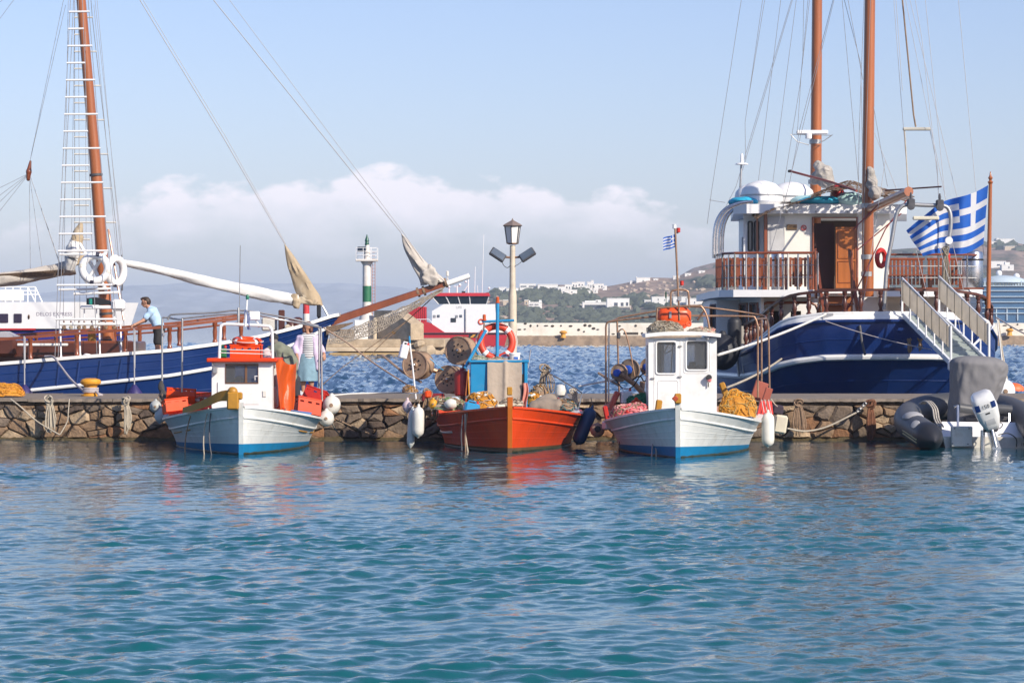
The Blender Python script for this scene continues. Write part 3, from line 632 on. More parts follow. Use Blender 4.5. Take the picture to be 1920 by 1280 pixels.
m = MB(); a, b = trap(555, 805, 919, -.1, 5.6), trap(549, 808, 917, 0, 5.4); m.add(a + b, [(3, 2, 1, 0), (4, 5, 6, 7)] + [(k, (k + 1) % 4, 4 + (k + 1) % 4, 4 + k) for k in range(4)]); part('roof', m, redh, rb, smooth=None)
for (a, b, w, h, mt) in ((850, 600, 10, 8, glass), (822, 592.5, 5, 5, glass2), (864, 592.5, 5, 5, glass2), (814.5, 593, 5, 5, galv), (856, 593, 5, 5, galv)):
    m = MB(); m.box(P(a, b, RY + .38), (w / 14.5, .1, h / 14.5), ch=.03); part('porthole_window', m, mt, rb)
m = MB(); m.tube([P(873, 579, RY + .3), P(873, 622, RY + .3)], .09, 6); part('exhaust_pipe', m, galv, rb)
m = MB(); m.tube([P(775, 598.5, RY), P(804, 598.5, RY), P(811, 606, RY)], .05, 6); m.tube([P(788, 598.5, RY), P(788, 603, RY)], .04, 6); m.tube([P(775, 598.5, RY), P(775, 603, RY)], .04, 6); part('bow_rail', m, white2, rb)
m = MB(); m.prism([P(880, 626.5, RY - .02), P(903, 626.5, RY - .02), P(900, 633, RY - .02), P(878, 633, RY - .02)], (0, -.03, 0)); hz_ = part('hazard_panel', m, blackm, rb, smooth=None)
for q in (0, 10): m = MB(); m.prism([P(887 + q, 627, RY - .06), P(892 + q, 627, RY - .06), P(887 + q, 632.6, RY - .06), P(881 + q, 632.6, RY - .06)], (0, -.02, 0)); part('hazard_stripe', m, yel, hz_, smooth=None)
for (a, b, c, d, r) in ((878, 549, 878, 512, .09), (890, 549, 891, 500, .05), (904, 549, 907, 440, .045), (857, 549, 857, 536, .1), (851, 537, 863, 537, .06), (868, 549, 879, 532, .06), (842, 549, 842, 541, .1), (896, 549, 895, 535, .04)): m = MB(); m.tube([P(a, b, RY + 2.5), P(c, d, RY + 2.5)], r, 6); part('aerial', m, white2, rb)
for (a, b, r) in ((862, 534, .2), (873, 528, .16), (824, 547, .2), (842, 538, .17), (917, 540, .16)): m = MB(); m.ball(P(a, b, RY + 2.5), r, 8, 6); part('radome', m, white2, rb)
m = MB(); m.box(P(869, 547.5, RY + .8), (.45, .4, .25)); part('searchlight', m, blackm, rb)
m = MB(); m.torus(P(902, 603, RY + .35), .3, .09, n=20, m=8); part('lifebuoy', m, orange, rb)
pm2 = lettering('LIFE', P(861, 578, RY + .37), (1, 0, 0), (0, 0, 1), .32); part('faded_lettering', pm2, mat('faded_grey_print', (.6, .6, .6), .7), rb, smooth=None)
# red ribbed container behind its bow
CYY = RY + 14; ct = thing('container', 'red ribbed steel container on the far quay behind the workboat', 'container', (PX(778, CYY), CYY, PZ(604, CYY)))
a0, a1 = PX(759, CYY), PX(799, CYY); zc0, zc1 = .6, PZ(575, CYY); m = MB(); m.box(((a0 + a1) / 2, CYY + 2, (zc0 + zc1) / 2), (a1 - a0, 4, zc1 - zc0), ch=.03); part('shell', m, redh, ct)
for k in range(11): m = MB(); m.box((a0 + .15 + k * (a1 - a0 - .3) / 10, CYY - .03, (zc0 + zc1) / 2), (.12, .1, zc1 - zc0 - .2), ch=.02); part('rib', m, redh, ct)
# ---- houses of the far coast
def hill_hit(name, px, py):
    fn, x0, x1 = HILLS[name]; u = (px - x0) / (x1 - x0)
    for i in range(201):
        v = i / 200 * .97; p = fn(u, v)
        if HY - (p[2] - CAMZ) / p[1] * FPX <= py: return Vector(p)
    return Vector(fn(u, .86))
winM = mat('far_window', (.07, .08, .10), .3, var=.3)
def house(hill, x0, x1, yt, yb, label, wins=(), group=None, mt=plaster, dep=.8, steps=()):
    p = hill_hit(hill, (x0 + x1) / 2, yb); Y = p.y; s = FPX / Y; w = (x1 - x0) / s; h = (yb - yt) / s
    zb_ = PZ(yb, Y); xc = PX((x0 + x1) / 2, Y)
    t = thing('house', label, 'house', (xc, Y, zb_), group)
    m = MB(); m.box((xc, Y + w * dep / 2, zb_ + h / 2 - 2), (w, w * dep, h + 4), ch=.08); part('wall', m, mt, t)
    m = MB(); m.box((xc, Y + w * dep / 2, zb_ + h + .1), (w + .25, w * dep + .25, .3), ch=.05); part('parapet', m, plaster, t)
    for (fx, fz, fw, fh) in wins:
        m = MB(); m.box((xc - w / 2 + fx * w, Y, zb_ + fz * h), (fw * w, .16, fh * h), ch=.02); f = part('window', m, winM, t)
        m = MB(); m.box((xc - w / 2 + fx * w, Y - .1, zb_ + (fz - fh / 2) * h - .06), (fw * w + .3, .25, .12), ch=.02); part('sill', m, plaster, f)
    for (fx, fw, fh) in steps:
        m = MB(); m.box((xc - w / 2 + fx * w, Y + w * dep / 2, zb_ + h + fh * h / 2), (fw * w, w * dep * .6, fh * h + .2), ch=.06); part('roof_block', m, plaster, t)
    return t
G1 = 'white houses along the far ridge'
house('hillside', 935, 949, 539, 551, 'small white house with dark lower windows beside the lamp pole ridge end', [(.3, .45, .25, .25), (.7, .45, .25, .25)], G1)
house('hillside', 949, 972, 541, 552, 'low white wall-like house partly behind the lamp pole', [(.2, .5, .1, .3)], G1)
house('hillside', 974, 1005, 532.5, 549, 'wide two storey white block with a strip of upper windows just past the lamp pole', [(.25, .74, .36, .13), (.75, .74, .36, .13), (.68, .35, .1, .16)], G1)
house('hillside', 1008, 1046, 533.5, 547, 'long white house with one strip of windows in the middle of the ridge', [(.22, .68, .22, .15), (.5, .3, .06, .35), (.62, .5, .05, .2)], G1)
clus = [(1046, 1060, 538, 550), (1059, 1072, 534, 546), (1052, 1068, 544, 553), (1072, 1084, 530, 543), (1068, 1082, 544, 553), (1082, 1096, 529, 541), (1090, 1104, 536, 547), (1101, 1111, 529, 546), (1110, 1122, 533, 544), (1120, 1132, 532.5, 543), (1130, 1138, 536, 544)]
for i, (a, b, c, d) in enumerate(clus):
    house('hillside', a, b, c, d, 'small white flat-roofed cube in the tight village cluster on the ridge', [(.3, .6, .2, .25), (.7, .55, .16, .3)][:1 + i % 2], 'cube houses of the ridge village')
for i, (a, b, c, d) in enumerate([(1040, 1049, 541, 549), (1083, 1091, 541, 550), (1097, 1107, 545, 552), (1112, 1121, 543, 549), (1034, 1042, 544, 551), (962, 974, 545, 552)]): house('hillside', a, b, c, d, 'little white house on the slope just under the ridge village', [(.5, .5, .25, .3)], 'small houses under the ridge village')
tw = house('hillside', 1108, 1113, 526, 544, 'slim white bell tower rising from the ridge village', [(.5, .8, .3, .12)])
house('hillside', 991, 1016, 567, 579, 'white house with rounded end and two window strips on the middle slope', [(.22, .68, .3, .14), (.6, .68, .3, .14), (.4, .3, .6, .1)], steps=[(.08, .1, .3), (.88, .2, .35)])
house('hillside', 983, 991, 563, 573, 'tiny tan house beside the round-ended white one', [(.5, .5, .3, .3)], mt=pale_c)
house('hillside', 943, 956, 563, 573, 'tan hut on the slope seen past the blue mast head', [(.7, .4, .3, .3)], mt=pale_c)
house('hillside', 1092, 1142, 567, 580, 'long modern villa with a dark glazed front and flat white roof', [(.48, .42, .8, .5)], steps=[(.35, .5, .22), (.6, .2, .35)])
house('hillside', 1138, 1180, 560, 577, 'white villa with tall openings and grey stone bays', [(.4, .35, .16, .45), (.68, .35, .12, .45), (.9, .4, .1, .4)])
house('hillside', 1148, 1183, 575, 582, 'low dark stone terrace under the villa of tall openings', [(.5, .5, .9, .5)], mt=pale_c)
house('hillside', 1083, 1092, 571, 577, 'tan block at the end of the glazed villa', [], mt=pale_c)
house('hillside', 1193, 1219, 521, 532, 'white villa alone on the bare hilltop', [(.5, .5, .1, .2), (.75, .35, .3, .2)], steps=[(.02, .06, .2)])
house('hillside', 1181, 1193, 527, 533, 'low white annex beside the hilltop villa', [(.5, .5, .4, .4)])
house('hillside', 1208, 1223, 563, 573, 'open white pergola house near the pipe frame of the fishing boat', [(.5, .6, .7, .3), (.5, .2, .5, .2)])
house('hillside', 1222, 1257, 557, 574, 'white two storey house with small square windows behind the fishing boat aerial', [(.35, .75, .06, .14), (.35, .3, .06, .3), (.7, .7, .05, .14), (.1, .3, .07, .3)])
house('hillside', 1262, 1287, 557, 573, 'white house framed by the rusty pipe hoop', [(.3, .6, .08, .25)])
house('hillside', 1287, 1318, 560, 574, 'white house half hidden by the big blue ship', [(.5, .5, .06, .25)])
for i, (a, b, c, d) in enumerate([(1225, 1234, 523, 527), (1262, 1274, 518, 523), (1284, 1296, 513, 519), (1310, 1322, 508, 513)]): house('hillside', a, b, c, d, 'low pale building on the bare hilltop beyond the lone villa', [(.5, .5, .2, .3)], 'pale buildings along the hilltop')
house('hill', 1868, 1902, 448, 459, 'white villa with three dark windows on the hilltop behind the flagpole', [(.35, .4, .12, .25), (.72, .45, .05, .2), (.9, .45, .05, .2)], steps=[(.12, .1, .15)])
house('hill', 1859, 1870, 453, 466, 'tall white annex of the hilltop villa', [])
house('hill', 1884, 1903, 462, 469, 'tan retaining building below the hilltop villa', [], mt=pale_c)
house('hill', 1906, 1935, 462, 470, 'tan walled house near the edge of the hilltop', [], mt=pale_c)
house('hill', 1858, 1886, 490, 503, 'white house low on the slope above the liner radome', [(.5, .5, .2, .2)])
house('hill', 1878, 1901, 497, 508, 'stepped white house beside the slope above the liner', [(.6, .6, .1, .3)], steps=[(.5, .4, .5)])
# ---- liner behind the wall
LYY = 900.; ln = thing('cruise_ship', 'big blue glazed cruise liner hazy behind the harbour wall', 'ship', (PX(1980, LYY), LYY, 0))
bl = mat('liner_blue', (.045, .13, .25), .35, var=.2, vs_=.15); lw = mat('liner_pale', (.5, .6, .66), .5, var=.1)
x0, x1 = PX(1842, LYY), PX(2160, LYY); m = MB(); m.box(((x0 + x1) / 2, LYY + 12, PZ(536, LYY) / 2), (x1 - x0, 24, PZ(536, LYY)), ch=.4); part('hull', m, bl, ln)
for k, yy in enumerate((536, 545, 556, 566, 577, 587)):
    m = MB(); m.box(((x0 + x1) / 2, LYY + 11.6, PZ(yy, LYY)), (x1 - x0 + .4, 24.4, .28), ch=.05); part('deck_edge', m, lw, ln)
for k in range(16): m = MB(); m.box((x0 + 1 + k * (x1 - x0) / 16, LYY - .2, PZ(590, LYY)), (.35, .4, 3.6), ch=.04); part('hull_rib', m, lw, ln)
for k in range(60): m = MB(); m.box((x0 + .8 + k * .88, LYY + .3, PZ(531, LYY)), (.3, .2, 1.5), ch=.02); part('rail_panel', m, lw, ln)
m = MB(); c = P(1880, 528, LYY + 6); m.lathe(c + V(0, 0, -.3), [(7.5, 0), (6.8, 1.0), (4.5, 1.9), (1, 2.3)], 24); part('glass_dome', m, lw, ln)
for (a, b) in ((1873, 512.5), (1906, 518)): c = P(a, b, LYY + 8); m = MB(); m.ball(c, 1.0, 14, 10); m.lathe(c + V(0, 0, -2.2), [(.5, 0), (.4, 1.5)], 8); part('radome', m, white2, ln)
# ---- white ferry behind the schooner
FY = 84.; fe = thing('ferry', 'white passenger ferry with purple tinted windows moored behind the schooner', 'ferry', (PX(20, FY), FY, 0))
def deckpoly(xl, xr, py0, py1, y0, y1, tip):   # plan with a pointed bow at the right
    a = [V(PX(xl, FY), FY + y0, 0), V(PX(xr, FY), FY + y0, 0), V(PX(xr, FY) + tip, FY + (y0 + y1) / 2, 0), V(PX(xr, FY), FY + y1, 0), V(PX(xl, FY), FY + y1, 0)]
    z0, z1 = PZ(py1, FY), PZ(py0, FY); k = (z1 - z0) * .33
    m = MB(); lo_ = [p + V(0, 0, z0) for p in a]; hi_ = [p + V(k if i in (1, 2, 3) else 0, 0, z1) for i, p in enumerate(a)]
    m.add(lo_ + hi_, [(4, 3, 2, 1, 0), (5, 6, 7, 8, 9)] + [(i, (i + 1) % 5, 5 + (i + 1) % 5, 5 + i) for i in range(5)]); return m
part('superstructure', deckpoly(-420, 128, 566, 616, 0, 6, 1.4), white2, fe, smooth=None)
part('red_band', deckpoly(-420, 66, 615.5, 618.5, -.03, 6.03, .2), redh, fe, smooth=None)
part('blue_hull', deckpoly(-420, 118, 618, 655, .06, 5.9, 1.3), mat('ferry_blue', (.03, .03, .22), .35), fe, smooth=None)
m = MB(); m.box((PX(-150, FY), FY + 3, .2), (8, 5.5, .8), ch=.1); part('keel', m, navy, fe)
for (a, w) in ((4, 23), (33.5, 15), (-40, 40), (-95, 40)):
    m = MB(); m.box(P(a, 596.5, FY), (w / 64.4, .06, 17 / 64.4), ch=.02); f = part('window', m, mat('purple_glass', (.02, .012, .05), .1, spec=.8), fe)
    m = MB(); m.box(P(a, 596.5, FY + .03), (w / 64.4 + .06, .05, 17 / 64.4 + .06), ch=.01); part('window_frame', m, galv, f)
m = MB(); m.ball(P(54, 594, FY), (.03, .03, .07), 10, 6); part('porthole', m, mat('bronze', (.12, .06, .03), .4, metal=.6), fe)
part('lettering', lettering('DELOS EXPRESS', P(101.5, 592, FY), V(.9985, 0, .0), V(0, 0, 1), .105), mat('grey_purple_letters', (.2, .17, .25), .6), fe, smooth=None)
m = MB()
for yy in (538, 545, 552): m.tube([P(-60, yy, FY + 1), P(66 + (yy - 538) * .45, yy, FY + 1)], .018, 6)
for xx in range(-60, 70, 14): m.tube([P(xx, 538, FY + 1), P(xx, 566, FY + 1)], .02, 6)
m.tube([P(66, 538, FY + 1), P(79, 566, FY + 1)], .02, 6); m.tube([P(52, 538, FY + 3), P(66, 566, FY + 3)], .02, 6)
part('upper_rail', m, white2, fe)
m = MB(); m.box(P(22, 554, FY + 2), (.65, .5, .34), ch=.03); m.box(P(-20, 554, FY + 2), (.5, .5, .3), ch=.03); part('deck_locker', m, white2, fe)
# ================================================================ SHARED BUILDERS
def wall(m, o, U, W, N, w, h, th, holes=(), mi=0):
    """panel w x h spanned by U, W from corner o with outward normal N; holes (u0,u1,v0,v1) are cut right through"""
    o, U, W, N = Vector(o), Vector(U), Vector(W), Vector(N)
    us = sorted({0., w, *[q for a in holes for q in a[:2]]}); vs_ = sorted({0., h, *[q for a in holes for q in a[2:]]})
    solid = {}
    for i in range(len(us) - 1):
        for j in range(len(vs_) - 1):
            cu, cv = (us[i] + us[i + 1]) / 2, (vs_[j] + vs_[j + 1]) / 2
            solid[i, j] = not any(a[0] < cu < a[1] and a[2] < cv < a[3] for a in holes)
    Q = lambda u, v, d: o + U * u + W * v - N * d
    flip = U.cross(W).dot(N) < 0
    def q(a, b, c, d): m.add([a, b, c, d], [(0, 1, 2, 3) if not flip else (3, 2, 1, 0)], mi)
    for (i, j), s in solid.items():
        if not s: continue
        u0, u1, v0, v1 = us[i], us[i + 1], vs_[j], vs_[j + 1]
        q(Q(u0, v0, 0), Q(u1, v0, 0), Q(u1, v1, 0), Q(u0, v1, 0)); q(Q(u0, v1, th), Q(u1, v1, th), Q(u1, v0, th), Q(u0, v0, th))
        if not solid.get((i - 1, j)): q(Q(u0, v0, th), Q(u0, v0, 0), Q(u0, v1, 0), Q(u0, v1, th))
        if not solid.get((i + 1, j)): q(Q(u1, v0, 0), Q(u1, v0, th), Q(u1, v1, th), Q(u1, v1, 0))
        if not solid.get((i, j - 1)): q(Q(u0, v0, th), Q(u1, v0, th), Q(u1, v0, 0), Q(u0, v0, 0))
        if not solid.get((i, j + 1)): q(Q(u0, v1, 0), Q(u1, v1, 0), Q(u1, v1, th), Q(u0, v1, th))
    return m
def frame_of_hole(m, o, U, W, N, u0, u1, v0, v1, b=.03, d=.02, r=0):
    o, U, W, N = Vector(o), Vector(U), Vector(W), Vector(N); c = lambda u, v: o + U * u + W * v + N * d * .3
    pts = [c(u0 + r, v0), c(u1 - r, v0), c(u1 - r * .3, v0 + r * .3), c(u1, v0 + r), c(u1, v1 - r), c(u1 - r * .3, v1 - r * .3), c(u1 - r, v1), c(u0 + r, v1), c(u0 + r * .3, v1 - r * .3), c(u0, v1 - r), c(u0, v0 + r), c(u0 + r * .3, v0 + r * .3)] if r else [c(u0, v0), c(u1, v0), c(u1, v1), c(u0, v1)]
    return m.tube(pts, b / 2, 6, closed=True)
def lifebuoy(c, R_, r, axis, label, ring=orange, band=white2, extra=None):
    t = thing('lifebuoy', label, 'lifebuoy', Vector(c) - V(0, 0, R_ + r)); m = MB(); m.torus(c, R_, r, axis, 40, 12); part('ring', m, ring, t)
    for k in range(4):
        a = math.pi / 4 + k * math.pi / 2; m = MB(); m.torus(c, R_, r * 1.03, axis, 4, 12, arc=(a - .11, a + .11)); part('band', m, band, t)
    a_, b_ = frame_of(Vector(axis)); m = MB(); pts = []
    for k in range(33):
        an = math.pi / 4 + k * math.pi / 16; rr = R_ + r * (1.0 + .35 * abs(math.sin(2 * (an - math.pi / 4)))); pts.append(Vector(c) + (a_ * math.cos(an) + b_ * math.sin(an)) * rr + Vector(axis).normalized() * r * .25)
    m.tube(pts, .009, 5); part('grab_line', m, rope_w, t); return t
def fender(top, length, r, label, mt=buoyw, tilt=(0, 0), to=None, cat='fender', group=None, name='fender'):
    top = Vector(top); ax = V(tilt[0], tilt[1], -1).normalized(); t = thing(name, label, cat, top + ax * length, group)
    pr = [(.018, 0), (.03, .02), (.032, .06), (r * .7, .1), (r * .93, .15), (r, .22), (r, length - .18), (r * .93, length - .1), (r * .6, length - .045), (.03, length - .02), (.02, length)]
    m = MB(); m.lathe(top, pr, 16, ax); part('body', m, mt, t)
    if to is not None: m = MB(); m.tube(bez(to, top, .02, 5), .009, 6); part('lanyard', m, rope_b, t)
    return t
def ball_buoy(c, r, label, mt=buoyw, to=None, group=None):
    c = Vector(c); t = thing('buoy', label, 'buoy', c - V(0, 0, r), group); m = MB(); m.ball(c, (r, r, r * 1.05), 18, 12); m.lathe(c + V(0, 0, r * .9), [(r * .35, 0), (r * .25, r * .25), (.02, r * .4)], 10); part('body', m, mt, t)
    m = MB(); m.lathe(c + V(0, -r * .97, 0), [(r * .22, 0), (r * .18, .012), (.001, .014)], 10, axis=(0, -1, .1)); part('plug', m, rope_b, t)
    if to is not None: m = MB(); m.tube(bez(to, c + V(0, 0, r), .02, 5), .01, 6); part('lanyard', m, rope_b, t)
    return t
def crate(c, size, label, mt=orange, rz=0., tx=0., ty=0., group=None):
    """open fish crate: floor, four slotted sides and a rolled rim"""
    c = Vector(c); M = Matrix.Rotation(rz, 3, 'Z') @ Matrix.Rotation(tx, 3, 'X') @ Matrix.Rotation(ty, 3, 'Y'); w, d, h = size
    t = thing('fish_crate', label, 'crate', c, group); T = lambda x, y, z: c + M @ V(x, y, z)
    m = MB(); wl_ = []
    for (ox, oy, U, N, ww) in ((-w / 2, -d / 2, (1, 0, 0), (0, -1, 0), w), (w / 2, d / 2, (-1, 0, 0), (0, 1, 0), w), (-w / 2, d / 2, (0, -1, 0), (-1, 0, 0), d), (w / 2, -d / 2, (0, 1, 0), (1, 0, 0), d)):
        n = max(2, int(ww / .14)); hs = [(ww * (k + .25) / n, ww * (k + .75) / n, h * .68, h * .8) for k in range(n)]
        wall(m, T(ox, oy, 0), M @ Vector(U), M @ V(0, 0, 1), M @ Vector(N), ww, h, .012, hs)
    part('sides', m, mt, t, smooth=None)
    m = MB(); m.box(T(0, 0, .01), (w - .02, d - .02, .02), ch=.004, M=M); part('floor', m, mt, t)
    m = MB(); m.tube([T(-w / 2, -d / 2, h), T(w / 2, -d / 2, h), T(w / 2, d / 2, h), T(-w / 2, d / 2, h)], .017, 6, closed=True); part('rim', m, mt, t); return t
def jerrycan(c, size, label, mt, rz=0., ty=0.):
    c = Vector(c); w, d, h = size; M = Matrix.Rotation(rz, 3, 'Z') @ Matrix.Rotation(ty, 3, 'Y'); t = thing('jerrycan', label, 'jerrycan', c); T = lambda x, y, z: c + M @ V(x, y, z)
    m = MB(); m.box(T(0, 0, h * .42), (w, d, h * .84), ch=min(w, d) * .16, M=M); part('body', m, mt, t)
    m = MB(); m.tube([T(-w * .3, 0, h * .8), T(-w * .26, 0, h), T(w * .2, 0, h), T(w * .26, 0, h * .8)], .018, 6); part('handle', m, mt, t)
    m = MB(); m.lathe(T(w * .34, 0, h * .82), [(.03, 0), (.03, .05), (.022, .06)], 10, axis=M @ V(0, 0, 1)); part('cap', m, redm, t); return t
def net_heap(c, rx, ry, h, mts, label, seed=0, n=110, cat='fishing net', name='fishing_net', r=.009, floats=None, group=None):
    """heaped net: a lumpy core under a tangle of folded strands"""
    rg = random.Random(seed); c = Vector(c); t = thing(name, label, cat, c, group)
    def surf(a, q):    # a angle, q 0..1 from crown to foot
        rad = math.sin(min(q, 1) * math.pi / 2); p = V(rx * rad * math.cos(a), ry * rad * math.sin(a), h * math.cos(min(q, 1) * math.pi / 2) ** .8)
        nn = wob(p + c, 4., seed); return c + p * (1 + .2 * nn.x) + V(0, 0, .035 * nn.y + .03)
    m = MB(); m.grid(lambda u, v: surf(u * 2 * math.pi, .02 + .98 * v), 28, 9); part('core', m, mts[0], t, smooth=60)
    for k, mt in enumerate(mts):
        m = MB()
        for i in range(n // len(mts)):
            a = rg.uniform(0, 6.28); q = rg.uniform(.02, .95); da = rg.uniform(-.16, .16); dq = rg.uniform(-.06, .06); pts = []
            for j in range(8):
                a += da + rg.uniform(-.1, .1); q = min(1, max(.02, q + dq + rg.uniform(-.05, .05))); p = surf(a, q); pts.append(p + (p - c).normalized() * rg.uniform(0, .035))
            m.tube(smooth_path(pts, 2), r * rg.uniform(.6, 1.3), 4, caps=False)
        part('strands', m, mt, t, kind='stuff')
    if floats:
        for i in range(floats[1]): m = MB(); p = surf(rg.uniform(3.3, 6.1), rg.uniform(.2, .8)); m.ball(p, (.045, .035, .035), 8, 6); part('float', m, floats[0], t)
    return t
def rope_hank(top, length, n, spread, mt, label, seed=0, r=.011, cat='rope', name='rope_hank', knot=True, dy=-.03):
    """a bundle of hanging loops"""
    rg = random.Random(seed); top = Vector(top); m = MB()
    for i in range(n):
        a = rg.uniform(-spread, spread); b = a + rg.uniform(-.05, .05); l = length * rg.uniform(.7, 1.); s0 = rg.uniform(-.06, .06)
        m.tube(smooth_path([top + V(s0, dy, rg.uniform(-.02, .03)), top + V(a * .7, dy - rg.uniform(0, .05), -l * .35), top + V(a, dy - rg.uniform(0, .04), -l * .8), top + V((a + b) / 2 + .02, dy, -l), top + V(b + .05, dy, -l * .75), top + V(b * .6 + .03, dy, -l * .3), top + V(s0 + .03, dy, 0)], 3), r, 5)
    if knot:
        for i in range(5): m.torus(top + V(rg.uniform(-.05, .05), dy - .02, rg.uniform(-.05, .05)), rg.uniform(.05, .09), r * 1.2, V(rg.uniform(-1, 1), -1, rg.uniform(-1, 1)), 14, 5)
    return solo(name, m, mt, label, cat, smooth=60)
def line(name, pts, r, mt, parent, n=5):
    m = MB(); m.tube(pts, r, n); return part(name, m, mt, parent)
def flag_mesh(o, ux, uz, w, h, amp, waves=2.2, seed=0, droop=0.):
    """nine striped flag with cross in the hoist corner, rippling; ux along the fly, uz up; face material 0 blue 1 white"""
    o, ux, uz = Vector(o), Vector(ux), Vector(uz); nrm = ux.cross(uz).normalized(); m = MB(); NX, NZ = 54, 36
    def pos(i, j):
        u, v = i / NX, j / NZ; ph = waves * 2 * math.pi * u + .9 * v + seed
        return o + ux * (w * u * (1 - .04 * math.cos(ph))) + uz * (h * v + amp * .35 * math.sin(ph * .8 + 1) * u - droop * u * u) + nrm * (amp * math.sin(ph) * (u ** .7) + .25 * amp * math.sin(ph * 2.3 + v * 4) * u)
    vs = [pos(i, j) for i in range(NX + 1) for j in range(NZ + 1)]; fs = []; mi = []
    for i in range(NX):
        for j in range(NZ):
            k = i * (NZ + 1) + j; fs.append((k, k + NZ + 1, k + NZ + 2, k + 1)); st = 8 - int(j / NZ * 9); cu = (i + .5) / NX * 13.5; cv = 9 - (j + .5) / NZ * 9
            if cu < 5 and cv < 5: wht = 2 < cu < 3 or 2 < cv < 3
            else: wht = st % 2 == 1
            mi.append(1 if wht else 0)
    m.v = vs; m.f = fs; m.mi = mi; return m
flagb = mat('flag_blue', (.02, .15, .62), .7, var=.12, vs_=5, transl=.4); flagw = mat('flag_white', (.84, .84, .84), .7, var=.08, vs_=5, transl=.4)
class Boat:
    """double-ended open fishing boat, bow towards the viewer: t runs bow to stern, s waterline to sheer"""
    def __init__(s, root, bow, ax, L, B, zb, zm, zs, wl=.84, full=.72):
        s.root, s.bow = root, Vector(bow); s.a = Vector((ax[0], ax[1], 0)).normalized(); s.b = Vector((s.a.y, -s.a.x, 0)); s.L, s.B, s.zb, s.zm, s.zs, s.wl, s.full = L, B, zb, zm, zs, wl, full
    def sheer(s, t): return s.zm + (s.zb - s.zm) * (1 - t / .6) ** 1.8 if t < .6 else s.zm + (s.zs - s.zm) * ((t - .6) / .4) ** 1.6
    def hs(s, t):
        q = (1 - (1 - min(t / .55, 1)) ** 2.1) ** s.full; return s.B / 2 * q * (1 - .26 * max(0, (t - .66) / .34) ** 2)
    def hw(s, t):
        q = (1 - (1 - min(t / .68, 1)) ** 1.75); return s.B / 2 * s.wl * q * (1 - .42 * max(0, (t - .66) / .34) ** 2)
    def pt(s, t, z, side, out=0.):
        zz = s.sheer(t); f = max(0, z) / zz
        h = s.hw(t) + (s.hs(t) - s.hw(t)) * (f ** 1.35) if z >= 0 else s.hw(t) * (1 + z / .7)
        rake = -.22 * f ** 1.2 * max(0, 1 - t * 5)
        return s.bow + s.a * (t * s.L + rake) + s.b * (side * (max(h, 0) + .045 + out)) + V(0, 0, z)
    def deck(s, t): return max(.22, s.sheer(t) - .34)
    def build(s, topm, botm, zboot, capm, inner, deckm, stemm, walem, wales=(.2,), n=44, stem_top=.3, headm=None):
        T = [(i / n) ** 1.25 for i in range(n + 1)]; kin = s.root; zbt = lambda t: zboot * (1 - .6 * min(1, t / .75))
        for nm, mt, lo, hi, nz_ in (('hull', topm, zbt, s.sheer, 8), ('boot_stripe', botm, lambda t: -.4, zbt, 5)):
            m = MB()
            for sd in (-1, 1):
                vs = [s.pt(t, lo(t) + (hi(t) - lo(t)) * j / nz_, sd) for t in T for j in range(nz_ + 1)]
                fs = [(i * (nz_ + 1) + j, (i + 1) * (nz_ + 1) + j, (i + 1) * (nz_ + 1) + j + 1, i * (nz_ + 1) + j + 1) for i in range(n) for j in range(nz_)]
                m.add(vs, fs if sd > 0 else [f[::-1] for f in fs])
            k = len(T) - 1; a = [s.pt(1, lo(1) + (hi(1) - lo(1)) * j / nz_, -1) for j in range(nz_ + 1)]; b = [s.pt(1, lo(1) + (hi(1) - lo(1)) * j / nz_, 1) for j in range(nz_ + 1)]
            m.add(a + b, [(j, j + 1, nz_ + 2 + j, nz_ + 1 + j) for j in range(nz_)]); part(nm, m, mt, kin, smooth=50)
        m = MB()
        for sd in (-1, 1):
            vs = []
            for t in T: vs += [s.pt(t, s.sheer(t), sd, -.055), s.pt(t, s.deck(t) - .03, sd, -.06)]
            fs = [(2 * i, 2 * i + 1, 2 * i + 3, 2 * i + 2) for i in range(n)]; m.add(vs, fs if sd > 0 else [f[::-1] for f in fs])
        a, b = [[s.pt(1, z, sd, -.055) - s.a * .04 for z in (s.deck(1) - .03, s.sheer(1))] for sd in (-1, 1)]; m.add(a + b, [(0, 2, 3, 1)])
        part('bulwark_lining', m, inner, kin, smooth=50)
        m = MB(); vs = []
        for t in T[1:]: vs += [s.pt(t, s.deck(t), -1, -.05), s.pt(t, s.deck(t), 1, -.05)]
        m.add(vs, [(2 * i, 2 * i + 1, 2 * i + 3, 2 * i + 2) for i in range(len(T) - 2)]); part('deck', m, deckm, kin)
        for sd in (-1, 1):
            m = MB(); prof_ = [(.028, -.012), (.028, .03), (-.075, .03), (-.075, -.012)]
            vs = [s.pt(t, s.sheer(t), sd, o) + V(0, 0, dz) for t in T for (o, dz) in prof_]
            fs = [(i * 4 + j, i * 4 + (j + 1) % 4, (i + 1) * 4 + (j + 1) % 4, (i + 1) * 4 + j) for i in range(n) for j in range(4)]
            m.add(vs, fs if sd < 0 else [f[::-1] for f in fs]); part('cap_rail', m, capm, kin, smooth=40)
            for dz in wales: m = MB(); m.tube([s.pt(t, s.sheer(t) - dz, sd, .004) for t in T], .024, 8); part('wale', m, walem, kin)
        m = MB(); zt_ = s.sheer(0) + stem_top; w = .062
        zz = [-.3, .1, s.zb * .55, s.zb, zt_]; fw = lambda z: np.interp(z, zz, [-.02, -.06, -.17, -.3, -.33]); bw_ = lambda z: np.interp(z, zz, [.25, .2, .1, .0, -.16])
        pr = [(z, fw(z), bw_(z)) for z in (zboot, s.zb * .55, s.zb, zt_)]; vs = []
        mf = MB(); vf = []
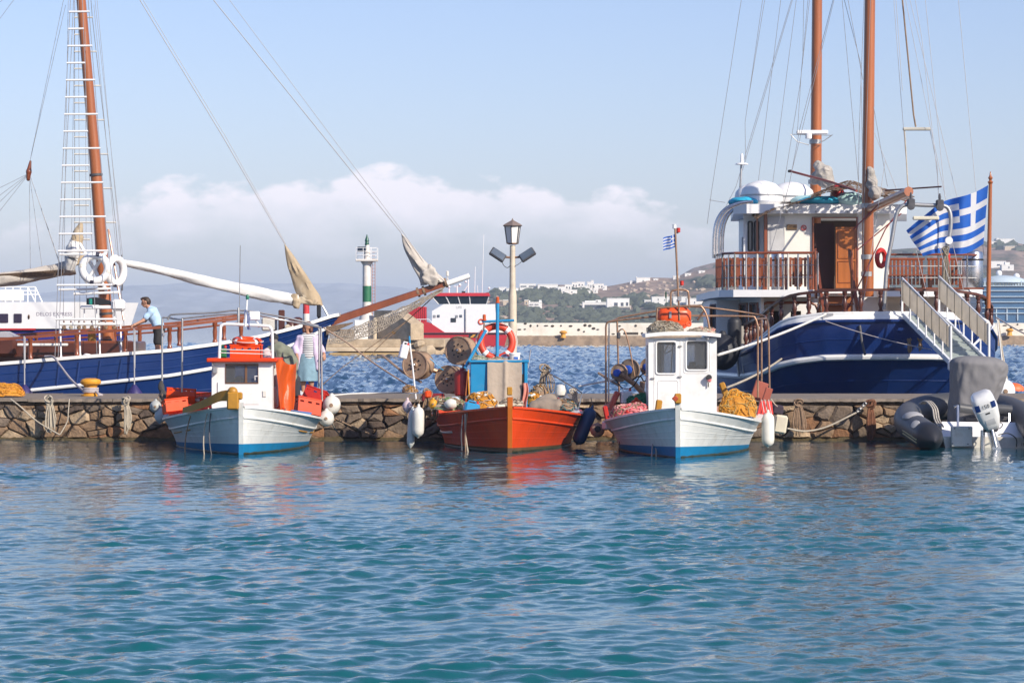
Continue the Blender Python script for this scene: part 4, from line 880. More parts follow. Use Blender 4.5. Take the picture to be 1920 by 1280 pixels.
        for z in (-.3, zboot - .001): vf += [s.bow + s.a * fw(z) - s.b * w * .75 + V(0, 0, z), s.bow + s.a * fw(z) + s.b * w * .75 + V(0, 0, z), s.bow + s.a * bw_(z) + s.b * w + V(0, 0, z), s.bow + s.a * bw_(z) - s.b * w + V(0, 0, z)]
        mf.add(vf, [(j, (j + 1) % 4, 4 + (j + 1) % 4, 4 + j) for j in range(4)]); part('stem_foot', mf, botm, kin, smooth=None)
        for sd in (-1, 1):
            mw = MB(); mw.tube([s.pt(t, .012 + .02 * nz1(t * 40, sd), sd, -.004) for t in T], .03, 6); part('weed_line', mw, mat('wet_weed', (.03, .035, .015), .5, var=.5, vs_=9), kin)
            for q_ in (.22, .4, .58):
                ms_ = MB(); ms_.tube([s.pt(t, zboot + (s.sheer(t) - .2 - zboot) * q_ / .7, sd, -.0035) for t in T], .0075, 6); part('plank_seam', ms_, topm, kin)
        for (z, f, bk) in pr: vs += [s.bow + s.a * f - s.b * w * .75 + V(0, 0, z), s.bow + s.a * f + s.b * w * .75 + V(0, 0, z), s.bow + s.a * bk + s.b * w + V(0, 0, z), s.bow + s.a * bk - s.b * w + V(0, 0, z)]
        k = len(pr); fs = [(i * 4 + j, i * 4 + (j + 1) % 4, (i + 1) * 4 + (j + 1) % 4, (i + 1) * 4 + j) for i in range(k - 1) for j in range(4)] + [(3, 2, 1, 0), tuple((k - 1) * 4 + j for j in range(4))]
        m.add(vs, fs); part('stem_post', m, stemm, kin, smooth=None)
        if headm:
            m = MB(); m.box(s.bow - s.a * .245 + V(0, 0, zt_ + .0), (.2, .26, .16), ch=.03, rz=math.atan2(-s.a.x, s.a.y)); part('stem_head', m, headm, kin)
        return s
# ================================================================ WHITE BOAT WITH OCHRE STEM HEAD
hullw = mat('boat_white_gloss', (.76, .77, .74), .33, var=.12, vs_=2.2, dirt=((.46, .43, .34), .6, 3.2), coat=.1, bump=.06, bs=7, stretch=(1.6, 1.6, .55))
deckm = mat('painted_deck', (.42, .40, .36), .7, var=.25, dirt=((.2, .15, .1), .6, 4))
orin = mat('orange_red_paint', (.66, .055, .01), .5, var=.16, dirt=((.40, .045, .015), .5, 5), spec=.25)
Y1 = 58.6
b1 = thing('fishing_boat', 'white wooden fishing boat with turquoise waterline and ochre stem head', 'fishing boat', (PX(450, Y1), Y1, 0))
B1 = Boat(b1, (PX(452, Y1), Y1, 0), (-.085, 1), 6.7, 3.3, .96, .60, 1.12).build(hullw, boot, .22, hullw, orin, deckm, hullw, hullw, wales=(.2,), stem_top=.1, headm=None)
# ochre stem head and the curved timber running back from it over the port bow
m = MB(); h0 = P(441, 766, Y1 - .3); m.box(P(437, 751, Y1 - .3), (.24, .2, .36), ch=.03); m.ball(P(436, 734, Y1 - .3), (.105, .09, .1), 12, 8); m.box(P(449, 742, Y1 - .3), (.12, .16, .15), ch=.025); part('stem_head', m, ochre, b1)
m = MB(); pth = smooth_path([P(432, 741, Y1 - .28), P(412, 743, Y1 - .1), P(390, 753, Y1 + .15), P(365, 763, Y1 + .5), P(343, 769, Y1 + .9)], 6); vs = []
for i, p in enumerate(pth):
    w, h = .075, .115 - .06 * i / len(pth); vs += [p + V(0, -w, -h), p + V(0, w, -h), p + V(0, w, h), p + V(0, -w, h)]
k = len(pth); m.add(vs, [(i * 4 + j, i * 4 + (j + 1) % 4, (i + 1) * 4 + (j + 1) % 4, (i + 1) * 4 + j) for i in range(k - 1) for j in range(4)] + [(3, 2, 1, 0), tuple((k - 1) * 4 + j for j in range(4))]); part('bow_timber', m, ochre, b1)
# gilt scroll marks on the bow planking
for sd, lst in ((1, ((.30, .42), (.47, .74))), (-1, ((.24, .29), (.33, .5)))):
    for (t0, t1) in lst:
        m = MB(); m.tube([B1.pt(t0 + (t1 - t0) * i / 12, B1.sheer(t0 + (t1 - t0) * i / 12) - .29, sd, .002) for i in range(13)], [.004] + [.016] * 11 + [.004], 6); part('gilt_scroll', m, ochre, b1)
# cabin
CY = 61.3; c0, c1 = PX(397, CY), PX(511, CY); cw = c1 - c0; zc0 = .45; zct = PZ(678, CY); ch_ = zct - zc0
cab = part('cabin_front', wall(MB(), (c0, CY, zc0), (1, 0, 0), (0, 0, 1), (0, -1, 0), cw, ch_, .05, [(PX(423, CY) - c0, PX(484, CY) - c0, PZ(718, CY) - zc0, PZ(683, CY) - zc0)]), white, b1, smooth=None)
for xx, s in ((c0, -1), (c1, 1)):
    part('cabin_side', wall(MB(), (xx - s * .003, CY + .052, zc0), (0, 1, 0), (0, 0, 1), (s, 0, 0), 1.5, ch_, .05, [(.35, 1.0, ch_ - .55, ch_ - .12)]), white, b1, smooth=None)
part('cabin_back', wall(MB(), (c0 + .05, CY + 1.5, zc0), (1, 0, 0), (0, 0, 1), (0, -1, 0), cw - .1, ch_, .04, [(.3, .95, .1, ch_ - .12)]), white, b1, smooth=None)
m = MB(); m.box((c0 + cw / 2, CY + .72, zct + .035), (cw + .2, 1.75, .085), ch=.02); part('cabin_roof', m, orin, b1)
u0, u1, v0, v1 = PX(423, CY), PX(484, CY), PZ(718, CY), PZ(683, CY)
m = MB(); frame_of_hole(m, (u0, CY, v0), (1, 0, 0), (0, 0, 1), (0, -1, 0), 0, u1 - u0, 0, v1 - v0, .03); fr = part('window_frame', m, mat('brown_frame', (.16, .08, .04), .5), cab)
m = MB(); m.box(((u0 + u1) / 2, CY + .03, (v0 + v1) / 2), (u1 - u0, .008, v1 - v0), ch=0); part('window_pane', m, mat('cabin_glass', (.35, .38, .42), .06, var=.1, trans=.85, spec=.6), fr)
m = MB(); m.box((PX(461, CY), CY + .02, (v0 + v1) / 2), (.05, .03, v1 - v0), ch=.005); part('window_post', m, mat('brown_frame', (.16, .08, .04), .5), fr)
m = MB(); m.box((PX(459, CY), CY - .006, PZ(741, CY)), (.62, .012, .38), ch=.004); part('locker_panel', m, white, cab)
m = MB(); m.box((PX(496, CY), CY - .012, PZ(738, CY)), (.075, .02, .13), ch=.006); part('switch_box', m, offw, cab)
m = MB(); m.box((PX(409, CY), CY - .01, PZ(734, CY)), (.02, .03, .4), ch=.004); part('rubbing_strip', m, offw, cab)
m = MB(); m.box(P(403, 694, CY - .08), (.1, .12, .15), ch=.02); m.box(P(399, 684, CY - .06), (.03, .14, .03), ch=.005); part('deck_lamp', m, galv, cab)
m = MB(); m.tube([P(478, 712, CY - .02), P(478, 705, CY - .05), P(483, 705, CY - .05)], .012, 6); part('hook', m, white2, cab)
m = MB(); m.lathe(P(449, 711, CY + .45), [(.13, -.05), (.1, .02), (.05, .07), (.001, .08)], 12); solo('straw_hat', m, mat('straw', (.5, .32, .12), .9), 'straw hat lying on the cabin shelf behind the windscreen', 'hat')
# white pipe arch on the roof
m = MB(); z_r = zct + .07
for yy in (CY + .02, CY + 1.3): m.tube(smooth_path([(PX(411, CY), yy, z_r), (PX(413, CY), yy, PZ(618, CY)), (PX(416, CY), yy, PZ(610, CY)), (PX(424, CY), yy, PZ(607.5, CY)), (PX(462, CY), yy, PZ(609, CY)), (PX(500, CY), yy, PZ(611, CY)), (PX(507, CY), yy, PZ(615, CY)), (PX(510, CY), yy, PZ(624, CY)), (PX(511, CY), yy, z_r)], 4), .032, 8) if yy < CY + 1 else None
part('pipe_arch', m, white2, b1)
m = MB(); m.tube([(PX(411, CY), CY, PZ(655, CY)), (PX(510, CY), CY, PZ(657, CY))], .012, 6); m.tube([(PX(411, CY), CY, PZ(661, CY)), (PX(510, CY), CY, PZ(664, CY))], .012, 6); part('arch_rail', m, rope_w, b1)
line('whip_aerial', [P(449, 608, CY + .1), P(449, 560, CY + .1), P(450.5, 460, CY + .1)], .009, galv, b1)
m = MB(); m.lathe(P(447, 612, CY + .1), [(.02, 0), (.03, .3), (.022, .4)], 8); part('aerial_mount', m, galv, b1)
line('flagstaff', [P(460, 612, CY), P(463.5, 558, CY)], .02, white2, b1, 8)
m = MB(); m.lathe(P(464, 561, CY), [(.035, 0), (.04, .06), (.02, .1)], 10); part('staff_light', m, mat('green_lens', (.02, .18, .1), .3), b1)
fm = flag_mesh(P(470, 618, CY - .03), V(-.12, -.05, 1), V(-.35, .8, 0.0).normalized(), .42, .2, .03, 1.3)
o = solo('flag', fm, [flagb, flagw], 'small faded blue and white striped flag hanging limp above the white cabin', 'flag', smooth=60)
m = MB(); m.box(P(477, 592, CY + .2), (.23, .12, .19), ch=.02); m.tube(smooth_path([P(479, 601, CY + .2), P(484, 606, CY + .2), P(485, 613, CY + .15)], 4), .018, 6); part('junction_box', m, white2, b1)
# on the roof
crate(P(462, 673, CY + .45) - V(0, 0, .0), (.66, .45, .30), 'orange fish crate on the cabin roof under the lifebuoy', orange)
t = lifebuoy(P(463, 640, CY + .5), .25, .075, (0.05, -.12, 1), 'orange lifebuoy lying on the crate on the cabin roof')
jerrycan(P(418, 672, CY + .25), (.15, .12, .27), 'green plastic can on the cabin roof beside the orange crate', mat('green_plastic', (.02, .16, .05), .4))
# orange tarpaulin hung over the side of the cabin
def tarp(u, v):
    x = PX(508, CY) + .10 + .34 * u * (1 - .15 * v) + .05 * math.sin(u * 9 + v * 2) * v; y = CY + .2 + 1.1 * u + .07 * math.sin(u * 14 + v * 3)
    z = zct + .03 - (zct - .42) * v - .1 * u * (1 - v) + .03 * math.sin(u * 7 + v * 5); nn = wob(V(u * 3, v * 3, 0), 1.3, 4); return V(x, y, z) + nn * .05
m = MB(); m.grid(tarp, 30, 34, thick=.006); solo('tarpaulin', m, mat('orange_tarp', (.80, .13, .016), .38, transl=.3, var=.15, vs_=4, bump=.25, bs=9), 'crumpled orange tarpaulin hung beside the white cabin', 'tarpaulin', smooth=70)
# awning frame over the stern
SY = 64.3
for nm, pts in (('frame_post', [P(304, 733, SY), P(304, 600, SY)]), ('frame_post', [P(341, 735, SY - 2.0), P(342, 599, SY - 2.0)]), ('frame_post', [P(598, 745, SY), P(598.5, 620, SY), P(597, 612, SY)]), ('frame_post', [P(604, 752, SY - 1.2), P(602, 615, SY - 1.2)]),
                ('frame_rail', smooth_path([P(304, 601, SY), P(305, 596, SY), P(312, 595, SY), P(330, 598, SY), P(342, 599, SY - 2)], 4)), ('frame_rail', smooth_path([P(314, 600, SY), P(318, 592, SY), P(330, 589, SY), P(400, 586, SY), P(455, 582, SY), P(540, 596, SY), P(597, 611, SY)], 5)),
                ('frame_rail', smooth_path([P(342, 599, SY - 2), P(350, 596, SY - 2), P(452, 588, SY - 2), P(530, 600, SY - 2), P(602, 614, SY - 1.2)], 5))):
    line(nm, pts, .021, galv, b1, 8)
# plastic crates about the deck
GC = 'orange crates aboard the ochre-stemmed boat'
crate(P(338, 757, 62.3), (.62, .42, .3), 'orange crate tipped up on edge beside the port bulwark of the white boat', orange, .2, R(-62), R(8), GC)
crate(P(371, 765, 62.9), (.62, .42, .34), 'orange crate standing on edge against the white cabin', orange, -.2, R(-70), R(-14), GC)
crate(P(365, 781, 62.0), (.75, .4, .25), 'low red crate on the side deck behind the ochre timber', redm, .1, 0, R(2), GC)
crate(P(573, 781, 63.0), (.55, .42, .36), 'red orange crate tilted by the starboard bulwark of the white boat', orin, .5, R(-20), R(12), GC)
crate(P(588, 757, 63.6), (.5, .4, .3), 'red crate stacked at the stern quarter beside the woman', redm, -.25, R(-25), R(18), GC)
crate(P(560, 796, 62.2), (.44, .36, .24), 'blue crate of yellow net beside the tarpaulin', mat('blue_crate', (.02, .12, .36), .5, var=.2), .35, R(-18), R(8))
net_heap(P(551, 790, 62.0), .15, .12, .12, [netor, yel], 'handful of yellow net spilling beside the blue crate', 5, 40)
net_heap(P(325, 770, 62.2), .16, .2, .12, [rope_b, rope], 'tangle of grey brown line on the port side deck of the white boat', 6, 50, cat='rope', name='tangled_line')
# grey cover bundled round the port corner post
m = sdf([(P(302, 725, 63.9), P(306, 740, 63.8), .06, .08), (P(306, 740, 63.8), P(314, 765, 63.4), .08, .06), (P(314, 765, 63.4), P(320, 772, 63.3), .06, .03), (P(302, 716, 63.9), P(302, 725, 63.9), .035, .06)], .015, .05); m.v = [p + wob(p, 14) * .018 for p in m.v]
solo('bundled_cover', m, mat('charcoal_canvas', (.055, .05, .048), .9, var=.3, vs_=8), 'charcoal canvas bundle lashed to the corner post of the white boat', 'canvas cover', smooth=70)
# fenders and floats
ball_buoy(P(622, 759, 63.4), .2, 'round white buoy hanging highest off the stern quarter by the woman', buoyw, P(606, 740, 63.6))
ball_buoy(P(612, 784, 63.2), .17, 'smaller round white buoy hanging low off the stern quarter by the woman', buoyw, P(605, 755, 63.5))
ball_buoy(P(292, 762, 63.2), .13, 'grey white buoy on the port quarter of the ochre-stemmed boat', mat('grey_vinyl', (.45, .47, .45), .5, var=.2, dirt=((.2, .2, .18), .5, 6)), P(302, 735, 63.5))
fender(P(303, 758, 63.2), .42, .13, 'fat pale grey fender at the port quarter of the ochre-stemmed boat', mat('pale_grey_vinyl', (.55, .58, .58), .5, var=.15), (-.1, 0), P(304, 738, 63.6))
for (x0, y0, x1, y1, Y, lb) in ((361, 768, 347, 850, 59.6, 'thin pale mooring line dipping into the water from the port bow'), (391, 764, 383, 853, 59.0, 'white mooring line hanging straight from the bow beside the darker one'), (397, 764, 397, 855, 58.9, 'dark mooring line hanging from the bow into the water')):
    m = MB(); m.tube(bez(P(x0, y0, Y), P(x1, y1, Y - .2), .03, 8, V(-.05, 0, 0)), .014, 6); solo('mooring_line', m, {361: rope_b, 391: rope, 397: dgrey}[x0], lb, 'rope')

net_heap(P(384, 768, 62.6), .3, .25, .22, [orin, mat('orange_net', (.75, .15, .03), .9, var=.3), rope], 'orange net bundled between the crates and the white cabin', 74, 90, floats=(buoyw, 4))
crate(P(330, 772, 61.7), (.5, .36, .26), 'small orange crate wedged at the port gunwale behind the mooring lines', orange, .35, R(-12), R(-6), GC)
net_heap(P(528, 786, 61.9), .2, .2, .2, [orin, rope_b], 'heap of orange cloth at the foot of the tarpaulin', 75, 40, cat='cloth', name='cloth_heap')
rope_hank(P(606, 738, 63.6), .45, 8, .07, rope_b, 'brown rope hank on the starboard awning post of the white boat', 76)
m = MB(); [m.torus(P(540 + 3 * k, 779 + k, 61.9), .1, .016, (.2, -.5, 1), 16, 6) for k in range(4)]; solo('rope_coil', m, rope, 'small pale rope coil by the blue crate', 'rope')
# ================================================================ RED BOAT
redb = mat('vermilion_hull_paint', (.68, .062, .009), .4, var=.16, vs_=1.4, dirt=((.36, .06, .03), .7, 3.2), coat=.08, bump=.07, bs=7, stretch=(1.6, 1.6, .55))
Y2 = 59.5
b2 = thing('fishing_boat', 'vermilion red wooden fishing boat with an ochre stem post and blue locker', 'fishing boat', (PX(955, Y2), Y2, 0))
B2 = Boat(b2, (PX(956, Y2), Y2, 0), (-.012, 1), 6.3, 3.2, .93, .66, .95, full=.8).build(redb, mat('weedy_boot', (.13, .07, .035), .6, var=.4, vs_=3, dirt=((.06, .06, .03), .7, 4)), .1, redb, redb, deckm, mat('orange_stem_paint', (.62, .16, .02), .4, var=.15), redb, wales=(.22,), stem_top=.22)
m = MB(); m.box(P(955.5, 733, Y2 - .3), (.11, .12, .17), ch=.015); part('stem_head', m, ochre, b2)
for sd, t0, t1, dz in ((-1, .36, .66, .36), (1, .5, .72, .26)):
    m = MB(); m.tube([B2.pt(t0 + (t1 - t0) * i / 10, B2.sheer(t0 + (t1 - t0) * i / 10) - dz, sd, -.012) for i in range(11)], .032, 6); part('white_mark', m, white, b2)
# blue locker amidships
BY = 61.9; x0, x1, zt_, zb_ = PX(882, BY), PX(989, BY), PZ(679, BY), .42
m = MB(); m.box(((x0 + x1) / 2, BY + .45, (zt_ + zb_) / 2), (x1 - x0, .9, zt_ - zb_), ch=.015); part('engine_locker', m, seablue, b2)
m = MB(); m.box(((x0 + x1) / 2, BY + .44, zt_ + .02), (x1 - x0 + .07, .99, .05), ch=.012); part('locker_lid', m, seablue, b2)
m = MB(); m.box((x1 - .035, BY - .02, (zt_ + zb_) / 2), (.07, .05, zt_ - zb_ - .02), ch=.01); part('locker_corner_post', m, seablue, b2)
m = MB(); m.box((PX(979, BY), BY - .012, (zt_ + zb_) / 2 - .1), (.1, .02, zt_ - zb_ - .3), ch=.004); part('dark_doorway', m, black, b2)
def cloth(u, v):
    x = PX(914, BY) + (PX(979, BY) - PX(914, BY)) * u * (1 - .02 * v); fold = .010 * math.sin(u * 13 + v) * (.3 + v) + .03 * math.exp(-((u - .52) / .05) ** 2)
    if v < .25: q = v / .25; return V(x, BY + .5 - .53 * q, zt_ + .055 + .02 * nz1(u * 5, v * 4))
    q = (v - .25) / .75; return V(x + .03 * nz1(u * 3, q * 3, 5) * q, BY - .035 - fold - .06 * q, zt_ + .045 - (zt_ - zb_ - .03) * q * (1 - .03 * math.sin(u * 6)))
m = MB(); m.grid(cloth, 36, 30, thick=.008); solo('drape', m, mat('beige_cover_cloth', (.47, .39, .31), .9, var=.2, vs_=3, bump=.3, bs=8, dirt=((.3, .22, .16), .6, 3)), 'beige cloth draped over the front of the blue locker', 'cloth', smooth=70)
# mast with cross arm and lamps
line('mast', [P(932, 685, BY + .5), P(933, 568, BY + .5)], .038, seablue, b2, 10)
line('cross_arm', [P(905, 603, BY + .5), P(964, 600.5, BY + .5)], .026, seablue, b2, 8)
line('mast_stay', [P(911, 619, BY + .3), P(871, 690, BY + .1)], .035, seablue, b2, 8); line('mast_stay', [P(889, 653, BY + .3), P(905, 678, BY + .6)], .02, seablue, b2, 8)
for (a, b_) in ((933, 568), (908, 601)):
    m = MB(); c = P(a, b_, BY + .5); m.lathe(c, [(.05, 0), (.05, .02), (.036, .025), (.036, .12), (.02, .135)], 12); part('mast_lamp', m, mat('amber_lens', (.55, .09, .015), .25, var=.15), b2)
line('lamp_stalk', [P(908, 604, BY + .5), P(907, 619, BY + .4), P(910, 622, BY + .35)], .02, rusty, b2)
lifebuoy(P(931, 641, BY + .62), .345, .078, (.12, -1, .12), 'large red orange lifebuoy with white bands leaning on the blue mast', mat('lifebuoy_red', (.66, .06, .025), .45, var=.14))
m = MB(); c = P(965, 679, BY + .3); m.lathe(c, [(.1, 0), (.118, .16), (.128, .17), (.128, .2), (.118, .205), (.11, .19)], 18, caps=False); m.lathe(c, [(.1, 0), (.001, .002)], 18)
bk = solo('bucket', m, white2, 'white plastic bucket with a blue label on the blue locker', 'bucket')
m = MB(); m.box(c + V(.03, -.116, .09), (.09, .006, .06), ch=.001); part('label_patch', m, mat('blue_print', (.05, .15, .5), .5), bk)
m = MB(); m.lathe(P(949, 679, BY + .5), [(.13, 0), (.15, .06), (.14, .12), (.08, .17), (.001, .19)], 16); solo('metal_basin', m, steel, 'upturned metal basin beside the bucket on the locker', 'basin')
net_heap(P(898, 680, BY + .3), .2, .2, .1, [mat('sage_net', (.36, .4, .3), .95, var=.4), rope], 'pale sage net lying on the locker lid', 11, 50)
net_heap(P(930, 680, BY + .2), .22, .15, .07, [rope, rope_b], 'coil of straw coloured rope on top of the draped locker', 12, 50, cat='rope', name='rope_coil')
line('boat_hook', [P(990, 690, BY + .2), P(995, 655, BY + .4)], .014, galv, b2)
# three net hauling reels on the port side
rust_d = mat('rusted_reel_steel', (.40, .27, .18), .65, metal=.15, var=.35, vs_=5, dirt=((.22, .08, .035), .8, 9))
ax = V(-.42, -.9, .05).normalized()
hl = thing('net_hauler', 'rusty three-reel net hauler on the red boat', 'net hauler', P(850, 745, 63.3))
for (a, b_, Y, r) in ((778, 684, 62.9, .31), (859, 657, 63.4, .32), (839, 711, 62.9, .31)):
    c = P(a, b_, Y); m = MB(); m.lathe(c, [(r * .3, -.36), (r * .98, -.34), (r, -.30), (r, -.31), (r * .82, -.27), (r * .74, -.14), (r * .82, -.04), (r, -.012), (r, .012), (r * .93, .016), (r * .9, .004), (r * .2, -.004), (r * .16, .03), (.02, .035)], 28, axis=ax); rl_ = part('reel', m, rust_d, hl)
    for k in range(8):
        an = k * .785; A, Bv = frame_of(ax); m = MB(); m.lathe(c + (A * math.cos(an) + Bv * math.sin(an)) * r * .42 + ax * .0, [(.02, 0), (.02, .008), (.001, .009)], 8, axis=ax); part('hub_hole', m, black, rl_)
    m = MB(); m.lathe(c + ax * .03, [(.03, 0), (.03, .03), (.01, .05)], 8, axis=ax); part('axle_nut', m, steel, rl_)
m = MB(); m.tube([P(800, 690, 63.2), P(846, 705, 63.3), P(868, 735, 63.3)], .055, 8); m.tube([P(872, 668, 63.7), P(866, 735, 63.4)], .045, 8); m.tube([P(868, 735, 63.3), P(868, 775, 63.3)], .06, 8); part('hauler_arm', m, rusty, hl)
m = MB(); m.tube(smooth_path([P(806, 672, 62.9), P(813, 678, 62.9), P(822, 688, 62.9), P(836, 696, 63)], 5), .014, 6); part('hydraulic_hose', m, seablue, hl)
line('hauler_pole', [P(716, 665, 64.2), P(756, 698, 63.6), P(790, 716, 63.2)], .028, mat('weathered_pole', (.34, .24, .18), .8), hl)
m = MB(); m.lathe(P(866, 742, 62.3), [(.12, 0), (.16, .03), (.16, .48), (.14, .53), (.05, .56), (.04, .6)], 16); solo('red_canister', m, mat('dull_red_paint', (.42, .025, .018), .45, var=.2, dirt=((.25, .05, .03), .5, 7)), 'dull red upright canister before the net reels', 'canister')
line('oar', [P(880, 745, BY - .25), P(878, 693, BY + .0)], .014, yel, b2); line('oar', [P(873, 742, BY - .3), P(877, 696, BY)], .012, teak, b2)
# marker pole with hung white jug
mp_ = thing('marker_pole', 'thin white marker pole with blue tip at the port side of the red boat', 'pole', P(780, 745, 62.2)); line('shaft', [P(780, 748, 62.2), P(774, 690, 62.2), P(768, 640, 62.2)], .018, white2, mp_, 8); line('tip', [P(768.5, 643, 62.2), P(767.5, 630, 62.2)], .02, seablue, mp_, 8)
jerrycan(P(754, 672, 62.0), (.17, .13, .36), 'white plastic jug hung from the marker pole above the red boat', white2, .4, R(14))
# heaps on deck
net_heap(P(905, 768, 60.9), .34, .25, .32, [netor, yel, rope], 'mustard yellow net heaped before the blue locker', 13, 150, floats=(buoyw, 7))
jerrycan(P(882, 774, 60.5), (.32, .2, .25), 'blue jerrycan lying on the foredeck of the red boat', seablue, .3, R(12))
net_heap(P(836, 770, 61.5), .42, .4, .24, [rope, mat('green_net', (.2, .33, .14), .95, var=.4), rope_b], 'pale rope and green net heaped on the port bow of the red boat', 14, 170, r=.011, floats=(redm, 8))
m = MB(); m.box(P(853, 752, 61.5), (.2, .2, .2), ch=.05); m.v = [p + wob(p, 6) * .03 for p in m.v]; solo('plastic_bag', m, mat('pale_blue_bag', (.55, .66, .76), .5), 'pale blue plastic bag among the ropes of the red boat', 'bag')
m = MB(); m.ball(P(845, 757, 61.0), (.14, .12, .11), 12, 8); m.v = [p + wob(p, 8) * .03 for p in m.v]; solo('white_float', m, buoyw, 'lumpy white float lying in the red boat bow', 'float')
for (a, b_, w_, lb) in ((938, 764, .2, 'cream foam block close to the ochre stem post'), (920, 767, .15, 'smaller cream foam block beside the mustard net')): m = MB(); m.box(P(a, b_, 60.55), (w_, .16, w_ * .7), ch=.03, rz=.3); solo('foam_block', m, mat('foam', (.68, .62, .5), .9, var=.15), lb, 'foam block')
m = MB(); m.box(P(812, 745, 62.6), (.5, .3, .18), ch=.03); solo('dark_red_box', m, mat('maroon_box', (.2, .015, .02), .5), 'maroon box below the net reels', 'box')
rope_hank(P(803, 737, 61.6), .62, 12, .16, rope_b, 'brown rope hank hanging over the port gunwale of the red boat', 15)
m = MB(); m.box(P(802, 739, 61.3), (.14, .12, .14), ch=.03, rz=.4); solo('red_float', m, orange, 'small red block float tied in the brown rope hank', 'float')
net_heap(P(768, 738, 62.2), .16, .12, .13, [rope_b, ochre], 'brown and ochre float rope lashed at the port quarter of the red boat', 16, 40, cat='rope', name='float_rope')
fender(P(764, 745, 62.0), .34, .11, 'short pinkish white fender at the port quarter of the red boat', mat('pinkish_vinyl', (.62, .5, .53), .5, var=.12), (0, 0), P(770, 738, 62))
fender(P(774, 762, 61.4), .88, .085, 'long greyish white fender trailing towards the water by the red boat', mat('greyish_vinyl', (.6, .62, .6), .5, var=.15, dirt=((.35, .38, .35), .5, 5)), (-.06, 0), P(784, 742, 61.6))
fender(P(785, 757, 61.2), .72, .125, 'long fat white fender beside the red bow', buoyw, (-.02, 0), P(790, 740, 61.5))
# starboard side
m = sdf([(P(1005, 765, 62), P(1045, 765, 62), .18, .2), (P(1022, 758, 62.2), P(1030, 752, 62.3), .2, .16)], .03, .15); m.v = [p + wob(p, 5, 2) * .035 for p in m.v]; solo('covered_bundle', m, mat('grey_brown_tarp', (.30, .24, .19), .9, var=.25, vs_=4, bump=.3, bs=9), 'rounded bundle under a grey brown tarp at the starboard bow of the red boat', 'bundle', smooth=70)
net_heap(P(1000, 765, 62.6), .2, .2, .3, [netor, yel], 'small mustard net between the locker and the tarp bundle', 17, 60, floats=(buoyw, 5))
def pinkc(u, v): return P(980 + 9 * u + 2 * math.sin(v * 5), 718 + 46 * v, BY - .1 - .05 * math.sin(u * 6 + v * 2))
m = MB(); m.grid(pinkc, 10, 14, thick=.01); solo('hung_jacket', m, mat('salmon_cloth', (.66, .26, .2), .9, var=.2), 'salmon pink cloth hung at the side of the blue locker', 'cloth', smooth=70)
rope_hank(P(1022, 692, 63.2), .55, 14, .16, mat('straw_rope', (.36, .28, .2), .95, var=.4, vs_=12), 'straw coloured rope hank hung from the stern rail of the red boat', 18, dy=-.05)
m = MB(); pts = [P(1035, 730, 62.9), P(1052, 724, 62.6), P(1088, 765, 61.7), P(1078, 777, 61.7), P(1060, 770, 62.2)]; m.prism([P(1040, 735, 62.7), P(1058, 732, 62.5), P(1088, 772, 61.6), P(1073, 778, 61.7)], (.0, .05, 0)); solo('wash_board', m, white, 'white painted wash board along the starboard quarter of the red boat', 'board', smooth=None)
m = MB(); m.lathe(P(1051, 742, 62.4), [(.03, 0), (.12, .02), (.13, .12), (.1, .22), (.03, .25)], 12); solo('white_tub', m, buoyw, 'white tub at the starboard rail of the red boat', 'tub')
for (a, b_, c_, d, Y) in ((1055, 742, 1060, 716, 62.5), (1076, 757, 1082, 730, 62.0), (1084, 768, 1092, 737, 61.7)): line('rail_stanchion', [P(a, b_, Y), P(c_, d, Y)], .014, steel, b2)
line('guard_line', smooth_path([P(1020, 697, 63.2), P(1040, 705, 62.9), P(1060, 717, 62.5), P(1082, 730, 62.0), P(1092, 738, 61.7)], 4), .012, rope_b, b2)
net_heap(P(1012, 742, 63.0), .2, .2, .2, [rope_b, ochre, rope], 'brown floats and line at the stern of the red boat', 19, 50, cat='rope', name='float_rope')
fender(P(1112, 760, 62.2), .92, .15, 'long blue black fender slung between the red boat and the white cabin boat', mat('blue_fender', (.012, .06, .16), .45, var=.25), (-.42, -.1), P(1108, 745, 62.5))
for k, (a, b_, c_, d) in enumerate(((868, 778, 866, 845), (876, 774, 873, 850), (872, 776, 878, 852))):
    m = MB(); m.tube(smooth_path([P(a, b_, 60.3), P((a + c_) / 2 - 2, (b_ + d) / 2, 60.1), P(c_, d, 60.0)], 5), .016, 6); solo('mooring_line', m, (dgrey, rope_b, rope)[k], ('dark weedy mooring line over the red bow', 'brown mooring line over the red bow', 'pale grey mooring line over the red bow')[k], 'rope')

net_heap(P(958, 764, 60.7), .26, .2, .16, [rope, rope_b], 'coiled pale rope just behind the ochre stem post', 71, 70, cat='rope', name='rope_coil')
net_heap(P(1062, 770, 62.0), .28, .22, .2, [rope_b, mat('teal_net', (.05, .2, .22), .95, var=.4), rope], 'teal and brown net along the starboard gunwale of the red boat', 72, 80, floats=(yel, 5))
ball_buoy(P(812, 757, 61.2), .1, 'small yellow float among the ropes of the red boat', yel)
rope_hank(P(1076, 735, 62.0), .4, 8, .08, rope, 'pale rope hank on the starboard stanchion of the red boat', 73, dy=-.03)
